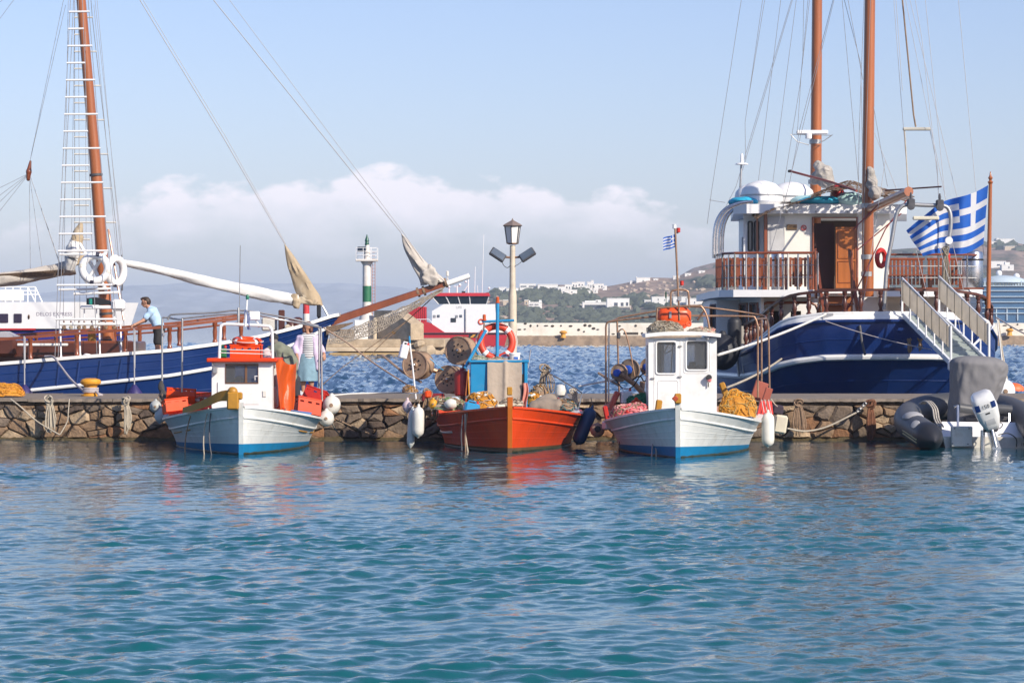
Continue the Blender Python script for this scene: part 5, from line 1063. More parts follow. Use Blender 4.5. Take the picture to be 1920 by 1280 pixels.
# ================================================================ WHITE CABIN BOAT
Y3 = 57.0
b3 = thing('fishing_boat', 'white fishing boat with tall white wheelhouse and rusty awning pipes', 'fishing boat', (PX(1271, Y3), Y3, 0))
B3 = Boat(b3, (PX(1271.5, Y3), Y3, 0), (.085, 1), 6.6, 3.15, .97, .60, .84, full=.74).build(hullw, boot, .23, hullw, mat('salmon_lining', (.55, .3, .24), .6, var=.2), deckm, hullw, hullw, wales=(.19,), stem_top=.16)
m = MB(); m.box(P(1271, 747, Y3 - .3), (.13, .14, .2), ch=.02); part('stem_head', m, ochre, b3)
m = MB(); m.box(P(1266, 747, Y3 - .39), (.1, .05, .1), ch=.015, M=Matrix.Rotation(R(45), 3, 'Y')); part('stem_diamond', m, mat('brick_red_paint', (.4, .06, .02), .5), b3)
m = MB(); m.lathe(P(1258.5, 793, Y3 + .15), [(.1, 0), (.1, .05), (.06, .055), (.05, .02)], 14, axis=(-.5, -.85, 0)); part('hawse_cup', m, navy, b3)
for (a, b_, Y, rz) in ((1234.5, 763, 58.9, .2), (1357, 729, 63.2, -.5)): m = MB(); m.box(P(a, b_, Y), (.13, .13, .3), ch=.025, M=Matrix.Rotation(rz * .7, 3, 'Y')); part('samson_post', m, ochre, b3)
# wheelhouse
WY3 = 60.4; x0, x1 = PX(1216, WY3), PX(1344, WY3); zb_, zt_ = .45, PZ(634, WY3); H3 = zt_ - zb_; W3 = x1 - x0
wl_ = (PX(1230, WY3) - x0, PX(1268, WY3) - x0, PZ(701, WY3) - zb_, PZ(640, WY3) - zb_); wr_ = (PX(1286, WY3) - x0, PX(1327, WY3) - x0, PZ(694, WY3) - zb_, PZ(638, WY3) - zb_)
cab = part('wheelhouse_front', wall(MB(), (x0, WY3, zb_), (1, 0, 0), (0, 0, 1), (0, -1, 0), W3, H3, .05, [wl_, wr_]), white, b3, smooth=None)
for xx, s in ((x0, -1), (x1, 1)): part('wheelhouse_side', wall(MB(), (xx - s * .003, WY3 + .052, zb_), (0, 1, 0), (0, 0, 1), (s, 0, 0), 1.35, H3, .05, [(.3, .95, H3 - .8, H3 - .15)]), white, b3, smooth=None)
part('wheelhouse_back', wall(MB(), (x0 + .05, WY3 + 1.35, zb_), (1, 0, 0), (0, 0, 1), (0, -1, 0), W3 - .1, H3, .04, [(.35, 1.0, .05, H3 - .15)]), white, b3, smooth=None)
m = MB(); n = 12
m.grid(lambda u, v: V(x0 - .07 + (W3 + .14) * u, WY3 - .16 + 1.7 * v, zt_ + .02 + .05 * (1 - (2 * u - 1) ** 2)), n, 4, thick=-.075); part('wheelhouse_roof', m, white, b3)
paneM = MATS['cabin_glass']
for (u0, u1, v0, v1) in (wl_, wr_):
    m = MB(); frame_of_hole(m, (x0, WY3, zb_), (1, 0, 0), (0, 0, 1), (0, -1, 0), u0, u1, v0, v1, .045, .02, .05); fr = part('window_frame', m, white, cab)
    m = MB(); m.box((x0 + (u0 + u1) / 2, WY3 + .03, zb_ + (v0 + v1) / 2), (u1 - u0, .008, v1 - v0), ch=0); part('window_pane', m, paneM, fr)
def raised(px0, px1, py0, py1, nm, par=cab, d=.018, r=.04):
    m = MB(); frame_of_hole(m, (PX(px0, WY3), WY3, PZ(py1, WY3)), (1, 0, 0), (0, 0, 1), (0, -1, 0), 0, PX(px1, WY3) - PX(px0, WY3), 0, PZ(py0, WY3) - PZ(py1, WY3), .022, 0, r); return part(nm, m, white, par)
raised(1234, 1272, 713, 770, 'door_panel'); raised(1227, 1276, 637, 772, 'door_edge', r=.02); raised(1282, 1331, 633, 699, 'window_surround')
for (a, b_) in ((1275, 649), (1275, 706), (1224, 709)): m = MB(); m.box(P(a, b_, WY3 - .02), (.08, .04, .03), ch=.006); part('hinge', m, galv, cab)
m = MB(); m.box(P(1298, 636, WY3 - .03), (.16, .04, .03), ch=.01); part('roof_vent', m, galv, cab)
m = MB(); m.lathe(P(1327, 633, WY3 - .08), [(.03, -.04), (.035, 0), (.02, .03)], 10); part('horn', m, galv, cab)
m = MB(); m.lathe(P(1329, 708, WY3 - .03), [(.06, 0), (.065, .03), (.05, .1)], 12, axis=(0, -1, .2)); lmp = part('spot_lamp', m, black, cab)
m = MB(); m.ball(P(1330, 712, WY3 - .1), (.045, .03, .05), 10, 7); part('lamp_lens', m, mat('pink_lens', (.7, .2, .2), .3), lmp)
m = MB(); m.box(P(1328, 721, WY3 - .04), (.02, .03, .1), ch=.004); part('lamp_switch', m, black, lmp)
m = MB(); m.tube(smooth_path([P(1256, 640, WY3 + .3), P(1246, 662, WY3 + .3), P(1262, 655, WY3 + .3)], 5), .012, 6); m.tube([P(1262, 640, WY3 + .35), P(1258, 700, WY3 + .3)], .014, 6); part('wiring', m, black, b3)
def curtain(u, v): return P(1230 + 10 * u + 6 * v * (1 - u), 640 + 62 * v, WY3 + .1 + .02 * math.sin(u * 14))
m = MB(); m.grid(curtain, 14, 10, thick=.006); part('curtain', m, mat('sand_curtain', (.5, .38, .27), .9), b3, smooth=70)
m = MB(); m.box(P(1306, 690, WY3 + .4), (.5, .2, .12), ch=.02); m.box(P(1298, 684, WY3 + .4), (.14, .1, .14), ch=.01); part('dashboard', m, mat('olive_dash', (.14, .12, .08), .7), b3)
# rusty awning pipes
AY, AB = 61.5, 64.2
rails = [('frame_post', [P(1136, 757, AY), P(1136, 612, AY)]), ('frame_post', [P(1161, 740, AB), P(1157, 600, AB)]), ('frame_post', [P(1421, 745, AY), P(1421, 610, AY), ]), ('frame_post', [P(1428, 722, AB), P(1428, 600, AB)]), ('frame_post', [P(1443, 736, AB - .7), P(1441, 612, AB - .7)]),
         ('frame_rail', smooth_path([P(1136, 613, AY), P(1138, 606, AY), P(1146, 602.5, AY), P(1190, 597, AY), P(1250, 592, AY), P(1330, 592, AY), P(1405, 593, AY), P(1416, 597, AY), P(1421, 611, AY)], 5)),
         ('frame_rail', smooth_path([P(1157, 601, AB), P(1160, 596, AB), P(1232, 583, AB), P(1290, 575, AB), P(1340, 578, AB), P(1424, 590, AB), P(1437, 598, AB - .5), P(1441, 613, AB - .7)], 5)), ('frame_rail', [P(1138, 605, AY), P(1158, 597, AB)]), ('frame_rail', [P(1418, 598, AY), P(1436, 597, AB - .5)]),
         ('roof_rail', smooth_path([P(1231, 622, WY3 + .3), P(1232, 583, WY3 + .3), P(1240, 577, WY3 + .3), P(1305, 573, WY3 + .3), P(1318, 578, WY3 + .3), P(1326, 595, WY3 + .3), P(1331, 620, WY3 + .3)], 5)), ('roof_rail', [P(1308, 600, WY3 + .5), P(1322, 580, WY3 + .4)]),
         ('mast_hoop', smooth_path([P(1257.5, 577, WY3 + .5), P(1257.5, 552, WY3 + .5), P(1261, 545, WY3 + .5), P(1275, 543, WY3 + .5), P(1288, 545, WY3 + .5), P(1291, 552, WY3 + .5), P(1292, 577, WY3 + .5)], 5)),
         ('davit', smooth_path([P(1190, 705, AB - 1), P(1180, 650, AB - 1), P(1172, 622, AB - 1), P(1166, 617, AB - 1), P(1160, 622, AB - 1), P(1158, 634, AB - 1)], 5))]
for nm, pts in rails: line(nm, pts, .021 if nm != 'davit' else .016, rusty, b3, 8)
line('bright_post', [P(1141, 755, AY + .1), P(1142, 606, AY + .1)], .016, steel, b3, 8)
m = MB(); m.box(P(1160, 629, AB - 1), (.08, .08, .14), ch=.02); part('davit_block', m, dgrey, b3)
line('mast', [P(1274, 600, WY3 + .5), P(1271, 540, WY3 + .5), P(1266, 428, WY3 + .5)], .022, rusty, b3, 8)
for (a, b_, mt, nm) in ((1264.5, 424, white2, 'anchor_light'), (1272, 431, redm, 'red_light'), (1278.5, 530, redm, 'red_light')):
    m = MB(); m.lathe(P(a, b_ + 5, WY3 + .5), [(.03, 0), (.04, .01), (.04, .085), (.045, .09), (.03, .1)], 12); part(nm, m, mt, b3)
m = MB(); m.tube([P(1268, 437, WY3 + .5), P(1272, 437, WY3 + .5)], .012, 6); m.tube([P(1272, 536, WY3 + .5), P(1279, 535, WY3 + .5)], .012, 6); part('light_bracket', m, galv, b3)
m = MB(); m.box(P(1274, 560, WY3 + .5), (.08, .08, .1), ch=.01); part('mast_clamp', m, galv, b3)
solo('flag', flag_mesh(P(1267, 463, WY3 + .5), V(-.94, -.1, -.3).normalized(), V(-.05, 0, 1).normalized(), .27, .27, .03, 1.4, 1.), [flagb, flagw], 'small blue and white cross flag at the rusty mast head of the cabin boat', 'flag', smooth=60)
m = MB(); m.tube([P(1249, 577, WY3 + .4), P(1249, 552, WY3 + .4)], .008, 6); m.box(P(1248.5, 553, WY3 + .4), (.035, .035, .13), ch=.01); part('green_aerial', m, mat('dark_green_plastic', (.01, .06, .04), .5), b3)
# orange life raft bag and net on the roof
m = MB(); m.box(P(1264, 596, WY3 + .75), (.68, .5, .42), ch=.09); m.v = [p + wob(p, 4, 3) * .035 for p in m.v]; lr = solo('life_raft_bag', m, mat('orange_pvc', (.85, .10, .02), .42, var=.14, vs_=4), 'orange life raft bag lashed on the wheelhouse roof among rusty pipes', 'bag', smooth=60)
m = MB(); m.box(P(1257, 590, WY3 + .47), (.05, .01, .14), ch=.002); part('reflective_patch', m, galv, lr)
m = MB(); m.torus(P(1280, 611, WY3 + .3), .05, .018, (0, -1, .2), 14, 6); m.torus(P(1291, 607, WY3 + .3), .05, .018, (0.3, -1, .2), 14, 6); part('lashing_ring', m, mat('orange_pvc', (.85, .10, .02), .42), lr)
net_heap(P(1247, 626, WY3 + .25), .36, .3, .22, [mat('grey_beige_net', (.33, .29, .22), .95, var=.5, vs_=14), rope, rope_b], 'grey beige net heaped on the wheelhouse roof', 22, 160)
net_heap(P(1315, 626, WY3 + .35), .28, .2, .09, [rope, mat('salmon_net', (.62, .28, .22), .95)], 'loose straw rope and pink line on the wheelhouse roof edge', 23, 50, cat='rope', name='loose_rope')
# line hauler on the port quarter
hl = thing('line_hauler', 'rusty twin-disc line hauler with blue hubs behind the wheelhouse', 'line hauler', P(1190, 745, 63))
ax = V(-.5, -.86, 0).normalized()
for (a, b_, Y, r, mt) in ((1180, 693, 63.3, .24, mat('tan_disc', (.38, .28, .2), .55, var=.3, metal=.3)), (1160, 699, 63.0, .2, rust_d), (1215, 688, 63.4, .2, rust_d)):
    m = MB(); c = P(a, b_, Y); m.lathe(c, [(r * .3, -.1), (r * .95, -.08), (r, -.06), (r, .0), (r * .8, -.02), (r * .4, .0), (r * .3, .04)], 26, axis=ax); d_ = part('disc', m, mt, hl)
    m = MB(); m.lathe(c + ax * .03, [(r * .42, 0), (r * .4, .08), (r * .2, .1)], 14, axis=ax); part('hub', m, mat('blue_hub', (.02, .09, .5), .4), d_)
m = MB(); m.tube([P(1163, 700, 62.9), P(1190, 720, 63.1), P(1208, 740, 63.2)], .06, 10); m.tube([P(1205, 715, 63.3), P(1200, 770, 63.2)], .06, 8); part('hauler_arm', m, mat('worn_brown_steel', (.3, .19, .13), .6, metal=.3, var=.3), hl)
for pts in ([(1155, 712), (1168, 728), (1186, 725), (1200, 705), (1212, 698)], [(1185, 712), (1200, 705), (1208, 715), (1216, 704)]): m = MB(); m.tube(smooth_path([P(a, b_, 62.8) for a, b_ in pts], 5), .016, 6); part('hydraulic_hose', m, black, hl)
line('hauler_pole', [P(1122, 699, 63.6), P(1160, 722, 63.0)], .03, MATS['weathered_pole'], hl)
jerrycan(P(1174, 757, 61.9), (.25, .2, .33), 'white plastic jerrycan at the port side of the cabin boat', white2, .2)
m = MB(); m.ball(P(1194, 750, 62.0), (.1, .1, .1), 12, 8); solo('white_float', m, buoyw, 'small white float between jerrycan and green net', 'float')
net_heap(P(1203, 766, 61.7), .3, .2, .28, [mat('bright_green_net', (.02, .22, .11), .9, var=.3)], 'green netting beside the wheelhouse door', 24, 40)
ball_buoy(P(1193, 762, 61.2), .15, 'red round float beside the pink net', orin)
net_heap(P(1183, 786, 60.6), .42, .34, .3, [mat('pink_net', (.62, .14, .16), .95, var=.45, vs_=12), mat('pale_pink_net', (.72, .38, .36), .95, var=.3), rope_b], 'pink net heaped on the port bow of the cabin boat', 25, 190, r=.011, floats=(redm, 5))
m = MB(); m.box(P(1150, 752, 62.0), (.12, .4, .46), ch=.03, rz=.4, M=Matrix.Rotation(R(25), 3, 'Y')); solo('red_board', m, mat('faded_red_board', (.6, .12, .08), .6, var=.2), 'faded red board leaning at the port quarter of the cabin boat', 'board')
m = MB(); m.box(P(1137, 777, 61.3), (.1, .3, .38), ch=.03, M=Matrix.Rotation(R(-12), 3, 'Y')); solo('red_marker_float', m, redm, 'bright red slab float on the port gunwale of the cabin boat', 'float')
m = MB(); m.box(P(1143, 768, 61.9), (.26, .2, .26), ch=.06); solo('salmon_float', m, mat('salmon_plastic', (.72, .25, .18), .5), 'salmon coloured float block at the port quarter of the cabin boat', 'float')
m = MB(); m.box(P(1146, 797, 60.9), (.34, .24, .17), ch=.02, rz=.35); part('bow_chock', m, hullw, b3)
t = thing('roller_buoy', 'round tan buoy with dark hub slung at the port side of the cabin boat', 'buoy', P(1120, 820, 61.5)); m = MB(); m.ball(P(1120, 806, 61.5), .155, 18, 12); part('body', m, mat('tan_buoy', (.42, .29, .2), .6, var=.25), t)
m = MB(); m.lathe(P(1120.5, 804, 61.35), [(.07, 0), (.07, .02), (.02, .03)], 12, axis=(0, -1, .1)); part('hub', m, black, t)
net_heap(P(1352 + 30, 783, 61.2), .38, .34, .52, [netor, mat('straw_net', (.52, .36, .13), .95, var=.4), yel], 'tall heap of orange yellow net beside the wheelhouse', 26, 200, r=.010)
# starboard quarter
m = MB(); m.box(P(1424, 733, 62.6), (.34, .05, .42), ch=.02, M=Matrix.Rotation(R(18), 3, 'Y') @ Matrix.Rotation(.5, 3, 'Z')); m.box(P(1438, 742, 62.3), (.2, .05, .36), ch=.02, M=Matrix.Rotation(R(18), 3, 'Y') @ Matrix.Rotation(.7, 3, 'Z')); part('quarter_board', m, mat('brown_red_board', (.33, .09, .06), .6, var=.25), b3)
m = MB(); m.prism([P(1420, 778, 61.3), P(1426, 752, 61.5), P(1447, 752, 61.9), P(1450, 776, 61.7)], (0, .25, 0)); solo('red_bucket', m, mat('red_canvas', (.66, .05, .03), .5, var=.15), 'red canvas bucket lashed at the starboard quarter of the cabin boat', 'bucket', smooth=None)
m = MB(); m.prism([P(1406, 790, 61.0), P(1418, 775, 61.4), P(1432, 777, 61.2), P(1424, 794, 60.9)], (.0, .5, 0)); part('quarter_knee', m, hullw, b3)
fender(P(1440, 768, 61.2), .8, .135, 'long white fender hanging off the starboard quarter of the cabin boat', mat('cream_vinyl', (.78, .76, .68), .5, var=.1), (0, 0), P(1436, 750, 61.5))
t = thing('cut_can_fender', 'cream plastic can with black top used as a fender at the stern', 'fender', P(1462, 812, 62.2)); M = Matrix.Rotation(R(9), 3, 'Y')
m = MB(); m.box(P(1463, 795, 62.2), (.28, .22, .4), ch=.04, M=M); part('can', m, mat('cream_plastic', (.66, .6, .46), .5, var=.15), t)
m = MB(); m.box(P(1458, 768, 62.2), (.24, .2, .22), ch=.04, M=M); part('black_top', m, mat('black_white_plastic', (.05, .035, .05), .5), t)
m = MB(); m.tube(bez(P(1446, 748, 62.2), P(1458, 762, 62.1), .02, 5), .014, 6); part('lanyard', m, rope, t)
for (a, b_) in ((1428, 757), (1434, 757), (1441, 757)): line('lashing', bez(P(a, b_ - 8, 61.5), P(a + 6, b_ + 22, 61.2), .01, 4), .008, rope_w, b3)
for (a, b_, c_, d, mt, lb) in ((1224, 772, 1222, 862, galv, 'grey mooring line hanging over the port bow of the cabin boat'), (1229, 770, 1231, 864, rope, 'pale mooring line hanging over the port bow of the cabin boat')):
    m = MB(); m.tube(smooth_path([P(a, b_, 58.2), P(a, (b_ + d) / 2, 58.0), P(c_, d, 57.6)], 4), .016, 6); solo('mooring_line', m, mt, lb, 'rope')
m = MB(); m.tube(smooth_path([P(1163, 793, 60.4), P(1162, 818, 60.4), P(1160, 850, 60.3)], 4), .008, 5); m.box(P(1163, 820, 60.35), (.05, .05, .08), ch=.01); solo('hanging_lanyard', m, black, 'thin black lanyard with weight on the port bow of the cabin boat', 'rope')
# ================================================================ INFLATABLE WITH OUTBOARD
greyT = mat('grey_hypalon', (.075, .078, .085), .5, var=.15, vs_=3); darkT = mat('charcoal_hypalon', (.022, .023, .028), .42, var=.2, vs_=3); cov = mat('grey_boat_cover', (.20, .195, .20), .85, var=.12, vs_=2.2, bump=.25, bs=5)
rb_ = thing('inflatable_boat', 'grey rigid inflatable boat with white transom moored at the quay', 'inflatable boat', P(1830, 835, 62.2) * 1)
path = smooth_path([P(1741, 819, 60.9), P(1722, 806, 61.7), P(1705, 795, 62.6), P(1702, 783, 63.7), P(1716, 772, 64.6), P(1750, 763, 65.1), P(1800, 760, 65.2), P(1850, 762, 65.1), P(1890, 768, 64.6), P(1915, 780, 63.5), P(1932, 795, 62.4), P(1945, 812, 61.2)], 6)
m = MB(); m.tube(path, .30, 20); part('side_tube', m, greyT, rb_)
m = MB(); d = (path[0] - path[1]).normalized(); m.lathe(path[0] - d * .16, [(.303, 0), (.303, .18), (.27, .32), (.17, .5), (.06, .62), (.02, .66)], 24, axis=d); part('end_cone', m, darkT, rb_)
d2 = (path[-1] - path[-2]).normalized(); m = MB(); m.lathe(path[-1] - d2 * .16, [(.303, 0), (.303, .18), (.27, .32), (.17, .5), (.06, .62), (.02, .66)], 24, axis=d2); part('end_cone', m, darkT, rb_)
for dz in (-.05, -.11):
    m = MB(); m.tube([p + V(-.28, -.13, dz) for p in path[:9]], .014, 6); part('rubbing_strip', m, mat('pale_yellow_strip', (.5, .42, .2), .6), rb_)
m = MB(); m.lathe(path[3] + V(-.19, -.17, .19), [(.11, 0), (.1, .03), (.03, .05)], 12, axis=(-.6, -.6, .6)); part('lifting_patch', m, mat('pale_patch', (.36, .36, .37), .6), rb_)
m = MB(); m.ball(path[9] + V(-.02, -.1, .2), (.24, .3, .14), 12, 8); part('seat_patch', m, mat('pale_patch', (.36, .36, .37), .6), rb_)
TY = 61.9
m = MB(); m.prism([P(1768, 818, TY), P(1772, 836, TY), P(1776, 846, TY), P(1960, 846, TY), P(1960, 820, TY)], (0, .12, 0)); part('transom', m, offw, rb_, smooth=None)
m = MB(); m.prism([P(1770, 842.5, TY - .03), P(1774, 850, TY - .03), P(1958, 850, TY - .03), P(1958, 843.5, TY - .03)], (0, .05, 0)); part('antifouling', m, mat('oxblood_antifouling', (.16, .02, .02), .7), rb_, smooth=None)
m = MB(); m.prism([P(1766, 790, 62.6), P(1766, 822, 62.1), P(1956, 822, 62.1), P(1956, 792, 62.6)], (0, 1.7, -.1)); part('cockpit_moulding', m, white2, rb_, smooth=None)
m = MB(); m.box(P(1803, 818, TY - .12), (.46, .1, .44), ch=.02); pn = part('swim_platform', m, offw, rb_)
for (a, b_) in ((1790, 803), (1817, 803), (1786, 831), (1815, 832)): m = MB(); m.box(P(a, b_, TY - .175), (.03, .012, .02), ch=.003); part('fitting', m, dgrey, pn)
m = MB(); m.tube([P(1790, 762, 62.6), P(1796, 760, 62.5), P(1796, 800, 62.3)], .028, 8); m.tube([P(1892, 764, 62.8), P(1892, 815, 62.6)], .02, 8); part('frame_post', m, steel, rb_)
m = MB(); m.tube(smooth_path([P(1797, 764, 62.7), P(1830, 768, 62.8), P(1870, 766, 62.8), P(1897, 768, 62.8)], 5), .1, 12); part('backrest_roll', m, greyT, rb_)
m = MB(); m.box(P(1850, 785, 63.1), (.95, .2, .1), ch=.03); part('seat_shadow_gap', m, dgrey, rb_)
# console under its fitted cover
def cover(u, v):
    a = u * 2 * math.pi; ct, st = math.cos(a), math.sin(a); cx_, cy_ = PX(1833, 63.5), 63.5; zt0 = PZ(667, 63.5)
    q = min(1, v / .28); w = max(0, (v - .28) / .72); rr = math.sin(q * math.pi / 2) ** .75
    sx = abs(ct) ** .7 * (1 if ct > 0 else -1); sy = abs(st) ** .7 * (1 if st > 0 else -1)
    long_ = 1.62 if sx < 0 else 1.62 - .62 * min(1, sx * 1.3); z = zt0 - .2 * (1 - math.cos(q * math.pi / 2)) - .05 * sx * q - long_ * .92 * w
    wx = (.6 + .03 * w) if sx < 0 else .66 * (1 - .55 * w ** 1.6); p = V(cx_ + sx * wx * rr, cy_ + sy * (.5 - .1 * w) * rr, z)
    crease = .035 * abs(nz1(sx * 2.2 + w * 1.5, sy * 2.2, w * 2.5 + 4)) + .03 * math.sin(a * 7 + w * 3) * w + .02 * nz1(sx * 6, sy * 6, w * 7)
    return p - V(ct, st, 0) * crease * q
m = MB(); m.grid(cover, 110, 60); solo('console_cover', m, cov, 'big grey fabric cover over the console of the inflatable boat', 'boat cover', smooth=75)
m = MB()
for k in range(3): m.tube(smooth_path([p + V(.05 * k, 0, .0) for p in (P(1724, 757, 63.7), P(1735, 752, 63.5), P(1748, 765, 63.0), P(1752, 785, 62.5), P(1760, 800, 62.2))], 6), .02, 6)
solo('coiled_rope', m, mat('dirty_white_rope', (.5, .46, .4), .9, var=.35, vs_=16), 'dirty white rope looped over the grey inflatable tube', 'rope', smooth=60)
# outboard
ob = thing('outboard_motor', 'white outboard motor tilted up on the inflatable boat', 'outboard motor', P(1852, 845, 61.5))
ax0, ax1 = P(1838, 737, 61.2), P(1860, 800, 61.45); dz_ = (ax0 - ax1).normalized(); rx_ = V(1, 0, 0); rx_ = (rx_ - dz_ * rx_.dot(dz_)).normalized(); ry_ = dz_.cross(rx_)
m = MB(); secs = [(-.04, .1, .13), (0, .15, .19), (.1, .19, .24), (.25, .235, .27), (.42, .255, .28), (.5, .262, .283), (.505, .252, .275), (.66, .245, .27), (.75, .225, .245), (.8, .17, .19)]; vs = []; n = 36
for (h, a, b_) in secs:
    for k in range(n):
        t = 2 * math.pi * k / n; ct, st = math.cos(t), math.sin(t); vs.append(ax1 + dz_ * h + rx_ * a * abs(ct) ** .5 * (1 if ct > 0 else -1) + ry_ * b_ * abs(st) ** .5 * (1 if st > 0 else -1))
m.add(vs, [(i * n + k, i * n + (k + 1) % n, (i + 1) * n + (k + 1) % n, (i + 1) * n + k) for i in range(len(secs) - 1) for k in range(n)] + [tuple(range(n))[::-1], tuple((len(secs) - 1) * n + k for k in range(n))])
cw_ = part('cowl', m, mat('outboard_white', (.78, .78, .76), .3, var=.05, coat=.4), ob, smooth=50)
fc = ax1 + dz_ * .6 - ry_ * (-.285 if ry_.y > 0 else .285); fn_ = V(0, -1, 0)
sgn = -1 if ry_.y > 0 else 1; face = lambda u, h: ax1 + dz_ * h + rx_ * u + ry_ * (sgn * np.interp(h, [0, .25, .5, .66, .75], [.2, .272, .28, .272, .25]) * (1 - .12 * (abs(u) / .24) ** 3))
for u0, u1 in ((-.225, -.12), (.13, .225)):
    m = MB(); m.grid(lambda u, v: face(u0 + (u1 - u0) * u, .53 + .14 * v) + ry_ * sgn * .006, 4, 4, thick=.004); part('blue_flash', m, navy, cw_)
lm_ = lettering('150', (0, 0, 0), (1, 0, 0), (0, 1, 0), .085, 0); lm_.v = [face(p.x, .56 + p.y) + ry_ * sgn * .008 for p in lm_.v]; part('lettering', lm_, blackm, cw_, smooth=None)
m = MB(); m.grid(lambda u, v: face(-.05 + .1 * u, .42 + .035 * v) + ry_ * sgn * .005, 2, 2, thick=.004); part('air_intake', m, black, cw_)
m = MB(); m.grid(lambda u, v: face(-.1 + .2 * u, .06 + .24 * v) + ry_ * sgn * .006, 4, 4, thick=.004); part('cowl_panel', m, mat('panel_grey_white', (.6, .6, .6), .4), cw_)
m = MB(); m.box(ax1 + dz_ * -.02 - V(0, .08, 0), (.2, .24, .16), ch=.04); m.box(P(1853, 803, 61.45), (.2, .2, .16), ch=.03); part('mount_bracket', m, dgrey, ob)
m = MB(); m.prism([P(1848, 800, 61.4), P(1862, 800, 61.4), P(1878, 842, 61.4), P(1862, 846, 61.4)], (0, .12, 0)); part('mid_leg', m, steel, ob, smooth=None)
m = MB(); m.tube([P(1843, 806, 61.5), P(1842, 845, 61.5)], .05, 8); m.tube([P(1858, 795, 61.3), P(1868, 838, 61.2)], .03, 8); part('tilt_ram', m, steel, ob)
m = MB(); m.tube(smooth_path([P(1870, 790, 61.4), P(1880, 795, 61.4), P(1874, 803, 61.4), P(1866, 800, 61.4)], 4), .01, 6); m.tube(smooth_path([P(1872, 815, 61.6), P(1890, 812, 61.7), P(1905, 822, 61.7), P(1906, 838, 61.7)], 4), .012, 6); part('control_cable', m, black, ob)
part('registration_lettering', lettering('18', P(1918, 836, TY - .01), (1, 0, 0), (0, 0, 1), .07), blackm, rb_, smooth=None)
# ================================================================ BLUE SCHOONER BEHIND THE QUAY
SYc = 76.4
sc = thing('sailing_ship', 'cobalt blue wooden schooner with white wale lying along the quay', 'sailing ship', (PX(150, SYc), SYc, 0))
xs_ = [-140, 0, 160, 320, 408, 489, 560, 632]; sh_ = [693, 682, 669, 657, 645, 631, 613, 590]; wl_x = [-140, 31, 160, 320, 395, 490, 560, 618]; wl_y = [750, 734, 721, 704, 691, 668, 642, 612]
def sY(px, f=1.): q = max(0, (px - 230) / (640 - 230)); return 73.7 + (SYc - 73.7) * min(1, q) ** (1.9 - .5 * (1 - f))
stem_px = [(0, 640), (.35, 622), (.75, 585), (1., 566)]
def spt(t, k, side=-1, out=0.):
    """t aft..stem, k 0 sheer, 1 wale, 2 waterline, 3 keel (fractions between)"""
    f = k / 3; end = np.interp(f, [0, .33, .67, 1], [638, 620, 575, 552]); px = -140 + (end + 140) * t; Y = sY(px + (638 - end) * t, 1 - f)
    zs = PZ(np.interp(px, xs_, sh_), Y); zw = PZ(np.interp(px, wl_x, wl_y), Y)
    z = zs + (zw - zs) * k if k <= 1 else (zw * (2 - k) if k <= 2 else -.5 * (k - 2))
    if k > 1: Y = Y + (SYc - Y) * .12 * (k - 1) ** 1.5
    x = PX(px, Y); y = Y - out if side < 0 else 2 * SYc - Y + out
    return V(x, y, z)
NT = 60
for nm, k0, k1, nk in (('topsides', 0, 1, 6), ('lower_hull', 1, 3, 8)):
    m = MB()
    for sd in (-1, 1):
        vs = [spt(i / NT, k0 + (k1 - k0) * j / nk, sd) for i in range(NT + 1) for j in range(nk + 1)]
        fs = [(i * (nk + 1) + j, i * (nk + 1) + j + 1, (i + 1) * (nk + 1) + j + 1, (i + 1) * (nk + 1) + j) for i in range(NT) for j in range(nk)]; m.add(vs, fs if sd < 0 else [f[::-1] for f in fs])
    part(nm, m, cobalt, sc, smooth=50)
for sd in (-1, 1):
    m = MB(); vs = []
    for i in range(NT + 1):
        p = spt(i / NT, 0, sd); s = 1 if sd < 0 else -1; vs += [p + V(0, -.05 * s, -.035), p + V(0, -.05 * s, .05), p + V(0, .16 * s, .05), p + V(0, .16 * s, -.035)]
    fs = [(i * 4 + j, i * 4 + (j + 1) % 4, (i + 1) * 4 + (j + 1) % 4, (i + 1) * 4 + j) for i in range(NT) for j in range(4)]; m.add(vs, fs if sd > 0 else [f[::-1] for f in fs]); part('cap_rail', m, white, sc, smooth=40)
    m = MB(); m.tube([spt(i / NT, 1, sd, .02) for i in range(NT + 1)], .048, 8); part('wale', m, white, sc)
for k in (.36, .68, 1.35): m = MB(); m.tube([spt(i / NT, k, -1, -.012) for i in range(NT + 1)], .022, 6); part('plank_seam', m, cobalt, sc)
for px in (112, 150, 190, 230):
    t = (px + 140) / 778; m = MB(); a, b_ = spt(t, .18), spt(t, .95); vs = []
    m.tube([a + V(0, -.005, 0), b_ + V(0, -.005, 0)], .035, 6); part('rubbing_strip', m, cobalt, sc)
m = MB(); vs = []
for i in range(NT): a, b_ = spt(i / NT, .3, -1, -.02), spt(i / NT, .3, 1, -.02); vs += [a, b_]
m.add(vs, [(2 * i, 2 * i + 2, 2 * i + 3, 2 * i + 1) for i in range(NT - 1)]); part('deck', m, mat('teak_deck', (.33, .23, .15), .7, var=.3, vs_=4), sc)
